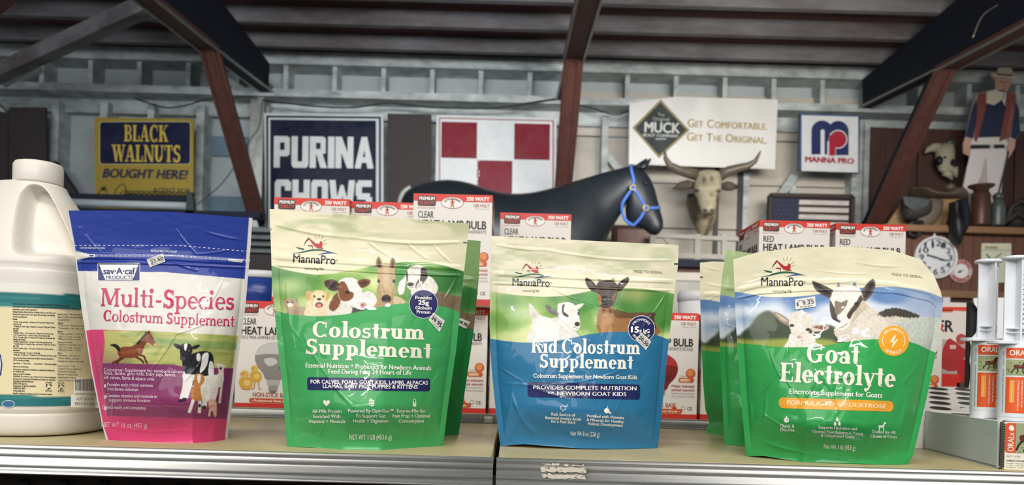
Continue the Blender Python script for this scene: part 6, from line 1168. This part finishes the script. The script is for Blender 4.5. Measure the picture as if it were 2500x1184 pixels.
for h in range(1, 13):
    th = math.radians(h*30); s_ = str(h); w = .115*len(s_); x, y = .66*math.sin(th), -.66*math.cos(th); text(m, s_, x-w, x+w, y+.13, y+.13, .26, cf, '3b424c', 1, bold=.03)
m.build('face', 'label', t, smooth=False)
m = MB(); m.poly(stroke([(-.38, -.09), (-.1, -.02), (.05, .02)], [.05, .1, .07]), cf, 3, '23272e'); m.poly(stroke([(0, 0), (.25, .10), (.55, .13), (.62, .12)], [.06, .10, .05, .01]), cf, 3.5, '23272e'); m.poly(oval(0, 0, .05, .05, 16), cf, 4, '23272e'); m.poly(oval(-.38, -.09, .06, .06, 14), cf, 4, '23272e'); m.build('hands', 'label', t, smooth=False)
t = faced('round_sign', 'small round white sign with red lettering beside the clock', 'sign', 2345.5, 662, YC_-.014); RS = 28/F*YC_
m = MB(); m.lathe([(.002, -.010), (RS, -.010), (RS, .003), (.002, .004)], n=48, axis='y', col='c9aeaa')
rf = lambda x, y, l=0: np.stack([np.asarray(x, float)*RS, -.0045-.0008*np.asarray(l)+0*np.asarray(x), -np.asarray(y, float)*RS], -1)
text(m, 'A MOVING', 0, 1, 0, 0, .28, rf, 'a5333a', 1, arc=(0, 0, .66, -75, 75), bold=.04); text(m, 'AMERICA', 0, 1, 0, 0, .28, rf, 'a5333a', 1, arc=(0, 0, .93, 245, 115), bold=.04); m.poly(oval(0, 0, .6, .6, 30), rf, 1, 'e2e0e0'); m.poly(oval(-.12, .06, .2, .1, 14, -.4), rf, 2, '4a4a48'); m.poly(stroke([(-.2, .1), (.1, -.08), (.2, -.1)], .05), rf, 2, '4a4a48'); m.build('disc', 'label', t, smooth=False)
m = MB(); m.plate([(2397, 594), (2469, 594), (2468, 690), (2393, 690)], YC_-.008, .006, 'd6d6bf'); f = pw(YC_-.009)
m.poly(rect(2397, 610, 2468.5, 611.5), f, 1, '8f9480'); text(m, 'Studabale', 2405, 2436, 607, 607, 7, f, '8d8c45', 1, bold=.03); m.poly(stroke([(2408, 620), (2418, 632), (2430, 636)], 4), f, 1, '4c7d5c'); m.poly(stroke([(2424, 634), (2446, 618)], 3), f, 1, '6a756a'); m.poly(stroke([(2408, 648), (2440, 650)], 4), f, 1, '7c8a74')
for v in m.v[-40:]: pass
tag(m.build('paper_notice', 'label', smooth=False), 'pale paper notice with green print pinned on the wood cabinet', 'notice')
m = MB(); m.ball(P(2281.5, 567, YC_-.02), (.008, .012, .012)); m.lathe([(.004, 0), (.010, -.03)], P(2281.5, 567, YC_-.02), n=10, axis='z'); tag(m.build('push_pin', 'white'), 'tiny white pin above the wall clock', 'pin')
# ---- lofted figures: rings between two outline points of the picture plane, w = half depth
def loft(m, st, Y, col='cccccc', n=24, sub=4, sq=1.0):
    st = np.array([list(s_)+([0] if len(s_) == 5 else []) for s_ in st], float); st = smooth(st, sub, False); R = []
    a = np.linspace(0, 2*PI, n, endpoint=False)
    for tx, ty, bx, by, w, dy in st:
        A, B = PN(tx, ty, Y+dy), PN(bx, by, Y+dy); c = (A+B)/2; h = (A-B)/2
        R.append(c+np.cos(a)[:, None]*h+np.sin(a)[:, None]*np.array([0, w, 0])*sq)
    return m.rings(R, col)
YH = 5.0
hs = thing('horse_figure', 'dark life-size horse figure wearing a blue halter', 'horse figure', tuple(P(1250, 900, YH)))
m = MB()
loft(m, [(974, 545, 978, 575, .03), (977, 510, 984, 640, .13), (990, 472, 1000, 705, .20), (1020, 454, 1040, 735, .24), (1060, 444, 1080, 745, .26), (1100, 441, 1120, 745, .265), (1145, 448, 1170, 735, .27), (1190, 463, 1210, 725, .28), (1240, 474, 1260, 722, .285), (1290, 473, 1310, 722, .28), (1335, 464, 1370, 718, .26), (1375, 452, 1430, 690, .21), (1410, 441, 1462, 640, .165), (1445, 430, 1478, 590, .125),
          (1480, 420, 1500, 548, .10), (1512, 412, 1520, 515, .085), (1540, 406, 1530, 494, .08), (1562, 410, 1527, 510, .085), (1582, 428, 1530, 535, .088), (1596, 455, 1540, 551, .08), (1605, 487, 1556, 554, .066), (1612, 515, 1572, 560, .058), (1618, 538, 1585, 570, .056), (1618, 556, 1596, 574, .045), (1611, 568, 1604, 574, .02)], YH, n=36, sub=5)
zf_ = 1.06
for px, py, dy, b in ((1400, 690, -.13, 0), (1385, 690, .13, -10), (1040, 700, -.13, 14), (1065, 700, .13, 20)):
    a_ = P(px, py-20, YH+dy); f_ = Vector((a_[0]+b/375, YH+dy, zf_)); d = (a_[2]-zf_)
    m.tube([a_, a_+Vector((.02 if b else .0, 0, -d*.28)), Vector((a_[0]-(.05 if b else -.01), YH+dy, zf_+d*.52)), Vector((f_[0], YH+dy, zf_+d*.22)), Vector((f_[0]+.025, YH+dy, zf_+d*.08)), Vector((f_[0]+.025, YH+dy, zf_+.002))], [.13, .095, .055, .038, .045, .06], 14)
for px, dy in ((1566, -.05), (1556, .05)): loft(m, [(px-8, 410, px+9, 415, .02, dy), (px-2, 402, px+14, 408, .022, dy), (px+9, 394, px+19, 400, .014, dy), (px+22, 386, px+24, 389, .004, dy)], YH, n=10, sub=2)
m.build('body', 'horse', hs).location = -hs.location
m = MB(); loft(m, [(1000, 452, 1008, 466, .03), (985, 462, 998, 478, .035), (974, 478, 988, 500, .04), (966, 520, 980, 540, .045), (960, 600, 978, 610, .05), (962, 690, 976, 690, .03)], YH, n=12); m.build('tail', 'rail', hs).location = -hs.location
for x, y in ((1577, 447),): m = MB(); m.ball(P(x, y, YH-.083), (.014, .010, .013)); o = m.build('eye', 'black', hs); o.location = -hs.location
# halter straps ride on the near side of the head
hal = MB()
def hp(x, y, d): return P(x, y, YH-d)
for q in (((1540, 404, .01), (1542, 418, .078), (1547, 440, .090), (1545, 458, .092)), ((1545, 458, .094), (1560, 480, .090), (1577, 508, .074)), ((1545, 458, .094), (1531, 478, .082), (1520, 497, .070), (1519, 520, .05)), ((1577, 508, .074), (1595, 508, .066), (1611, 507, .02)), ((1577, 508, .074), (1564, 532, .062), (1546, 551, .03)), ((1519, 520, .05), (1528, 538, .05), (1546, 551, .03))):
    p = [hp(*k) for k in q]; hal.tube(smooth([tuple(v) for v in p], 4, False), .0105, 8)
h_ = hal.build('halter', 'strap', hs); h_.location = -hs.location
for x, y, d in ((1545, 458, .098), (1577, 508, .082)):
    m = MB(); a = np.linspace(0, 2*PI, 20); c = np.array(hp(x, y, d)); m.tube(np.stack([c[0]+.018*np.cos(a), c[1]+0*a, c[2]+.018*np.sin(a)], -1), .006, 8); m.build('halter_ring', 'brass', h_)
m = MB(); m.box((-.05, YH+.15, zf_/2), (1.36, .60, zf_)); tag(m.build('display_platform', 'burlap', smooth=False, bevel=.01), 'dark display platform under the horse figure', 'platform')
# steer head
YT = WY-.28
k1_ = lambda x, y: (1580+x/3.48, 380+y/3.48)
def L2(st): return [(*k1_(a, b), *k1_(c, d), *r) for a, b, c, d, *r in st]
t = thing('steer_head_mount', 'mounted steer head with wide upswept horns below the banner', 'steer head', tuple(P(1725, 470, WY)))
m = MB(); loft(m, L2([(340, 330, 600, 320, .05, .26), (335, 400, 590, 400, .10, .18), (370, 520, 585, 520, .12, .08), (420, 620, 545, 620, .09, .08), (435, 700, 500, 705, .03, .10)]), YT, n=28, sub=5)
q = np.concatenate(m.v); px, py = proj(q); A_ = Art(px, py, '75664f').at(1580, 380, 3.48); A_.poly([(430, 500), (590, 480), (560, 640), (480, 710), (420, 690)], 'a89a7c', fe=5); A_.poly([(480, 690), (540, 520), (560, 530), (500, 680)], '5a4636', fe=2); A_.poly([(345, 320), (420, 320), (440, 560), (370, 500)], '3f332c', fe=5); m.c = [lin(A_.C)]
m.build('neck', 'hide', t).location = -t.location
m = MB(); loft(m, L2([(470, 128, 560, 132, .03, .03), (415, 150, 620, 155, .09, .02), (405, 215, 628, 218, .10, -.02), (402, 290, 626, 290, .10, -.06), (418, 360, 602, 360, .085, -.10), (440, 420, 588, 420, .07, -.14), (455, 455, 580, 455, .068, -.16), (465, 485, 575, 485, .055, -.165), (490, 508, 555, 508, .02, -.16)]), YT, n=40, sub=6)
q = np.concatenate(m.v); px, py = proj(q); A_ = Art(px, py, 'b3ab90').at(1580, 380, 3.48)
for x, y, rx, ry, c in ((483, 218, 20, 40, '4d4132'), (548, 198, 16, 22, '4d4132'), (420, 300, 24, 16, '2a241e'), (606, 300, 20, 14, '2a241e'), (545, 330, 18, 22, '7d735e'), (494, 466, 18, 14, '2b2520'), (552, 464, 18, 14, '2b2520'), (525, 495, 40, 12, '6a5a48'), (420, 380, 16, 40, '6d5f4a'), (600, 370, 14, 50, '5f523f'), (520, 240, 60, 20, '9a9077'), (500, 400, 40, 30, 'a39a80')): A_.ell(x, y, rx, ry, c, fe=.5, al=.85)
m.c = [lin(A_.C)]; m.build('head', 'hide', t).location = -t.location
for q in ([(415, 165), (340, 145), (260, 118), (190, 80), (155, 20), (150, -40)], [(615, 175), (690, 130), (780, 105), (860, 85), (920, 45), (965, -40)]):
    m = MB(); m.tube([P(*k1_(*p), YT-.02-.02*i) for i, p in enumerate(q)], [.040, .036, .031, .025, .017, .005], 14); m.v = [np.concatenate(m.v)]; m.c = [np.concatenate(m.c)]; m.build('horn', 'horn', t).location = -t.location
for q in ([(405, 250), (350, 245), (285, 258), (215, 280)], [(628, 262), (680, 258), (725, 262), (775, 275)]):
    m = MB(); m.tube([P(*k1_(*p), YT+.02) for p in q], [.022, .036, .032, .004], 12, '3a302a', sq=.5); m.build('ear', 'hide', t).location = -t.location
# cow skull on the planks
k2_ = lambda x, y: (2120+x/3.7, 300+y/3.7); YK = WY+.0
def L3(st): return [(*k2_(a, b), *k2_(c, d), *r) for a, b, c, d, *r in st]
t = thing('cow_skull', 'bleached cow skull hanging on the brown planks', 'skull', tuple(P(2308, 400, YK)))
m = MB(); loft(m, L3([(640, 200, 720, 170, .03, .03), (615, 235, 765, 215, .06, 0), (612, 280, 772, 290, .07, -.01), (618, 345, 770, 350, .065, -.02), (632, 400, 768, 395, .05, -.03), (650, 440, 775, 420, .04, -.04), (700, 462, 780, 440, .03, -.04)]), YK, n=24, sub=4)
for q in ([(690, 440), (730, 470), (758, 512)], [(765, 410), (782, 450), (797, 492)]): m.tube([P(*k2_(*p), YK-.04) for p in q], [.035, .025, .008], 10)
q = np.concatenate(m.v); px, py = proj(q); A_ = Art(px, py, 'b5af98').at(2120, 300, 3.7)
m.build('cranium', 'bone', t).location = -t.location
for x, y, r in ((640, 342, .026), (735, 358, .036), (682, 318, .012)): m = MB(); m.ball(P(*k2_(x, y), YK-.055), (r, .03, r*1.4)); m.build('eye_socket', 'black', t).location = -t.location
m = MB(); m.tube([P(*k2_(*p), YK-.01) for p in ((645, 225), (590, 222), (545, 240), (512, 270))], [.038, .034, .024, .006], 12); m.build('horn', 'bone', t).location = -t.location
m = MB(); m.tube([P(*k2_(*p), YK+.0) for p in ((715, 200), (735, 175), (765, 185), (760, 225))], [.03, .03, .024, .010], 12); m.build('horn', 'grey', t).location = -t.location
# cowboy cutout
YW = 5.72; k3 = lambda P_: [(1860+x/2.277, y/2.277) for x, y in P_]
out = [(1268, 408), (1300, 400), (1318, 372), (1350, 365), (1388, 372), (1398, 405), (1425, 425), (1392, 442), (1385, 470), (1362, 512), (1415, 522), (1432, 600), (1438, 740), (1412, 775), (1406, 825), (1368, 885), (1345, 960), (1330, 1080), (1328, 1262), (1110, 1262), (1118, 1030), (1140, 930), (1160, 870), (1120, 852), (1118, 800), (1133, 755), (1165, 600), (1192, 520), (1250, 508), (1296, 500), (1300, 450), (1282, 432)]
m = MB(); m.plate(k3(out), YW, .01, '9a918c'); f = pw(YW-.0005)
pl = lambda pts, l, c: m.poly(k3(pts), f, l, c)
pl([(1122, 1030), (1140, 935), (1165, 820), (1358, 820), (1362, 880), (1342, 960), (1328, 1080), (1326, 1262), (1262, 1262), (1258, 1090), (1246, 905), (1205, 1010), (1190, 1262), (1114, 1262)], 1, 'd6cfce'); pl([(1240, 880), (1250, 880), (1262, 1262), (1190, 1262), (1210, 1010)], 2, 'b9a9a6')
pl([(1160, 800), (1170, 765), (1350, 762), (1372, 800), (1352, 822), (1164, 822)], 1, 'd3cdc6'); pl([(1160, 805), (1350, 803), (1352, 824), (1160, 828)], 2, '23252a'); pl([(1268, 804), (1290, 804), (1290, 826), (1268, 826)], 3, 'b9b6ae')
pl([(1236, 620), (1250, 560), (1340, 548), (1362, 560), (1352, 640), (1325, 760), (1200, 765), (1215, 690)], 2, '262d44'); pl([(1193, 550), (1168, 605), (1133, 758), (1172, 772), (1192, 690), (1200, 600)], 2, '28304a'); pl([(1410, 560), (1430, 610), (1437, 740), (1410, 775), (1382, 760), (1400, 650)], 2, '28304a')
pl([(1200, 522), (1258, 512), (1248, 590), (1222, 690), (1195, 790), (1178, 775), (1192, 690), (1198, 600)], 3, '7a443d'); pl([(1362, 512), (1414, 526), (1404, 640), (1375, 765), (1318, 788), (1335, 710), (1356, 600)], 3, '7a443d'); pl([(1392, 560), (1400, 620), (1372, 740), (1360, 745)], 4, '8d574c')
pl([(1250, 510), (1300, 498), (1352, 505), (1345, 548), (1290, 585), (1248, 572)], 4, 'c9c0ae'); pl([(1345, 515), (1356, 520), (1352, 590), (1338, 560)], 4, 'd6d0c4')
pl([(1300, 430), (1386, 438), (1380, 475), (1352, 512), (1318, 508), (1296, 480)], 4, 'b58d79'); pl([(1318, 452), (1340, 452), (1338, 458), (1318, 457)], 5, '5a4038'); pl([(1356, 454), (1376, 456), (1374, 460), (1356, 459)], 5, '5a4038'); pl([(1344, 455), (1352, 455), (1356, 482), (1342, 482)], 5, 'a07865'); pl([(1328, 492), (1362, 492), (1352, 497), (1334, 497)], 5, '8a5a50')
pl([(1266, 406), (1310, 412), (1390, 420), (1426, 424), (1400, 440), (1340, 428), (1290, 426)], 5, 'b9ad98'); pl([(1308, 414), (1318, 374), (1350, 366), (1386, 372), (1392, 422)], 6, 'a89d8a'); pl([(1306, 408), (1392, 414), (1392, 424), (1306, 416)], 7, '4a443e')
pl([(1133, 760), (1166, 770), (1160, 820), (1156, 868), (1140, 862), (1120, 848), (1120, 800)], 3, 'c49c8a'); pl([(1375, 768), (1410, 775), (1404, 822), (1384, 860), (1368, 882), (1366, 830)], 4, 'c49c8a')
for q in ([(1128, 815), (1126, 850)], [(1140, 815), (1139, 858)], [(1150, 815), (1150, 864)]): m.poly(stroke(k3(q), .8), f, 5, '8f6a5c')
m.poly(stroke(k3([(1372, 840), (1345, 960), (1312, 1090)]), 5), f, 5, '2f3a38')
tag(m.build('cowboy_cutout', 'label', smooth=False), 'flat standing cutout of a person in cowboy hat, red vest and pale trousers', 'cutout')
# saddle on its plywood stand, tins and tack on the cabinet
YS_ = 5.56
m = MB(); m.plate([(2163, 553), (2208, 486), (2352, 486), (2389, 553)], YS_+.02, .03, 'a58458'); m.plate([(2166, 553), (2210, 488), (2350, 488), (2386, 553)], YS_+.25, .03, 'a58458'); tag(m.build('saddle_stand', 'tan', smooth=False), 'pale plywood stand under the old saddle', 'stand')
t = thing('saddle', 'old dark leather saddle with grey saddlebag on a plywood stand', 'saddle', tuple(P(2280, 480, YS_)))
def sp(name, mt): o = m.build(name, mt, t); o.location = -t.location; return o
m = MB(); loft(m, L3([(395, 590, 420, 612, .06), (440, 605, 450, 650, .14), (500, 645, 500, 690, .17), (580, 655, 580, 700, .17), (660, 640, 665, 705, .16), (720, 600, 730, 705, .15), (790, 590, 800, 710, .13), (850, 640, 850, 720, .08), (885, 690, 880, 720, .03)]), YS_+.1, n=22); sp('seat', 'leath2')
m = MB(); m.tube([P(*k2_(*p), YS_+.1) for p in ((745, 605), (748, 585), (742, 568))], [.03, .022, .030], 12); m.tube([P(*k2_(*p), YS_+.1) for p in ((700, 580), (742, 572), (785, 576))], [.006, .026, .006], 10); sp('horn', 'leath2')
m = MB(); loft(m, L3([(305, 690, 320, 850, .03), (330, 662, 345, 876, .06), (430, 665, 440, 880, .07), (530, 680, 530, 850, .06), (562, 700, 556, 800, .03)]), YS_-.10, n=20, sq=1); b = sp('saddlebag', 'leather')
m = MB(); m.plate([k2_(*p) for p in ((312, 664), (560, 690), (540, 740), (410, 800), (330, 735))], YS_-.175, .008, 'ffffff'); o = m.build('bag_flap', 'grey', b, smooth=False); 
m = MB(); m.tube([P(*k2_(*p), YS_-.12) for p in ((610, 690), (600, 760), (560, 840), (490, 910), (430, 950))], [.055, .06, .06, .05, .04], 10, sq=.35); sp('stirrup_leather', 'leath2')
m = MB(); m.tube([P(*k2_(*p), YS_-.14) for p in ((360, 930), (372, 1010), (430, 1025), (495, 960), (480, 900), (400, 900), (360, 930))], .018, 8); sp('stirrup', 'black')
m = MB(); loft(m, L3([(740, 720, 800, 720, .05), (745, 790, 795, 790, .05), (740, 850, 800, 850, .06), (725, 900, 830, 900, .07), (735, 1000, 835, 1000, .07), (770, 1080, 825, 1085, .05), (790, 1105, 815, 1105, .02)]), YS_-.20, n=16); sp('leather_legging', 'black')
m = MB(); loft(m, L3([(795, 700, 880, 690, .05), (795, 780, 892, 770, .07), (805, 880, 892, 880, .07), (815, 960, 880, 960, .06), (825, 1000, 860, 1000, .03)]), YS_-.16, n=16); sp('leather_legging', 'navy')
t = thing('rusty_tin', 'tall rusty brown tin with flared lid in front of the cutout', 'tin', tuple(P(2393, 552, YS_-.07))); s_ = YS_/F
m = MB(); m.lathe([(.001, 0), (.062, 0), (.064, .01), (.062, 75*s_), (.050, 82*s_)], n=32); m.build('body', 'copper', t)
m = MB(); m.lathe([(.046, 80*s_), (.050, 88*s_), (.085, 95*s_), (.086, 98*s_), (.06, 100*s_), (.001, 101*s_)], n=32); m.build('lid', 'copper', t)
t = thing('milk_can', 'small grey milk can beside the rusty tin', 'can', tuple(P(2435, 552, YS_-.07)))
m = MB(); m.lathe([(.001, 0), (.047, 0), (.048, .01), (.048, 42*s_), (.044, 52*s_), (.030, 60*s_), (.028, 66*s_)], n=32); m.build('body', 'grey', t)
m = MB(); m.lathe([(.028, 65*s_), (.034, 66*s_), (.036, 74*s_), (.024, 79*s_), (.001, 80*s_)], n=24); m.build('lid', 'grey', t)
m = MB()
for x, y, r, c in ((2466, 530, .075, '24201f'), (2488, 516, .095, '1d1b1c'), (2508, 532, .08, '3a322c'), (2478, 545, .06, '2d2927'), (2500, 500, .06, '262324')): m.ball(P(x, y, YS_+.08), (r, .07, r*.8), 14, c)
for q in (((2455, 545), (2470, 505), (2492, 490), (2512, 505)), ((2460, 540), (2482, 520), (2510, 540))): m.tube([P(*p, YS_+.0) for p in q], .014, 8, '3f3730')
tag(m.build('tack_heap', 'matte'), 'dark heap of riding tack right of the milk can', 'tack')
# ---- between the cartons and the barn wall
t = thing('pale_railing', 'pale timber railing below the steer head', 'railing', tuple(P(1690, 600, 5.6)))
def rb(name, a_, b_, w=.035, d=.04, up=(0, 1, 0)): o = MB().bar(P(*a_, 5.6), P(*b_, 5.6), d, w, (0, 0, 1) if abs(a_[1]-b_[1]) < 20 else (0, 1, 0)).build(name, 'rail', t, smooth=False); o.location = -t.location
rb('rail', (1588, 575), (1702, 580), .03); rb('rail', (1702, 581), (1810, 584), .03); rb('rail', (1620, 624), (1810, 629), .035)
for p in (1593, 1702, 1768): rb('post', (p, 572), (p-8, 1290), .03)
rb('strut', (1625, 580), (1642, 600), .02)
t = thing('back_counter', 'dark counter with grey slatted top far behind the lamp cartons', 'counter', tuple(P(1100, 620, 4.2)))
x0, x1 = wx(470, 620, 4.2), wx(1010, 620, 4.2)
for i in range(4): o = MB().box(((x0+x1)/2, 4.22+.03*i, P(640, 561+i*15, 4.2)[2]), (x1-x0, .05, .03)).build('slat', 'grey', t, smooth=False, bevel=.004); o.location = -t.location
zb_ = P(640, 617, 4.2)[2]
o = MB().box(((x0+x1)/2, 4.32, zb_/2), (x1-x0, .10, zb_)).build('front', 'burlap', t, smooth=False); o.location = -t.location
o = MB().box(((x0+x1)/2, 4.40, (zb_+P(640, 555, 4.2)[2])/2), (x1-x0, .03, P(640, 555, 4.2)[2]-zb_)).build('back_board', 'navy', t, smooth=False); o.location = -t.location
t = thing('stock_shelf', 'far stock shelf with dark top and pale boards, right of the horse', 'shelf', tuple(P(1640, 650, 4.7))); x0, x1 = wx(1520, 650, 4.7), wx(1830, 650, 4.7)
for name, y0, y1, mt, Y in (('top_board', 632, 650, 'navy', 4.68), ('upper_panel', 650, 664, 'brown', 4.72), ('middle_panel', 664, 684, 'board', 4.71), ('lower_panel', 684, 1290, 'rail', 4.72)):
    za, zb2 = P(1640, y0, Y)[2], max(0, P(1640, y1, Y)[2]); o = MB().box(((x0+x1)/2, Y+.06, (za+zb2)/2), (x1-x0, .12, za-zb2)).build(name, mt, t, smooth=False); o.location = -t.location
t = thing('blue_tub', 'blue tub with white lid behind the left lamp carton', 'tub', (wx(640, 700, 1.60), 1.60, SZ)); zq = P(632, 661, 1.56)[2]-SZ
m = MB(); m.lathe([(.001, 0), (.052, 0), (.058, zq-.05), (.060, zq-.045), (.058, zq-.040), (.059, zq-.014)], n=40); m.build('tub', 'blue', t)
m = MB(); m.lathe([(.058, zq-.015), (.0615, zq-.013), (.0615, zq-.002), (.058, zq), (.001, zq)], n=40); m.build('lid', 'white', t)
t = thing('white_bucket', 'white bucket with lid behind the rearmost goat pouch', 'bucket', (wx(1712, 730, 1.60), 1.60, SZ)); zq = P(1700, 708, 1.56)[2]-SZ
m = MB(); m.lathe([(.001, 0), (.041, 0), (.047, zq-.022), (.044, zq-.02)], n=40); m.build('bucket', 'white', t)
m = MB(); m.lathe([(.045, zq-.022), (.049, zq-.02), (.049, zq-.006), (.046, zq), (.001, zq)], n=40); m.build('lid', 'white', t)
m = MB(); m.lathe([(.001, 0), (.05, 0), (.054, .12), (.050, .185), (.036, .215), (.001, .222)], (wx(1705, 680, 1.72), 1.72, SZ), n=32); tag(m.build('black_tub', 'black'), 'black round-topped tub just above the white bucket', 'tub')

t = thing('wooden_locker', 'narrow brown wooden locker under the muzzle of the horse figure', 'locker', (wx(1545, 600, 5.75), 5.75, 0)); zq = P(1545, 548, 5.7)[2]
o = MB().box((0, .06, zq/2), (wx(1598, 600, 5.7)-wx(1500, 600, 5.7), .16, zq)).build('cabinet', 'brown', t, smooth=False, bevel=.004)
o = MB().box((0, -.026, zq/2), (wx(1590, 600, 5.7)-wx(1508, 600, 5.7), .012, zq-.06)).build('door', 'copper', t, smooth=False, bevel=.002)
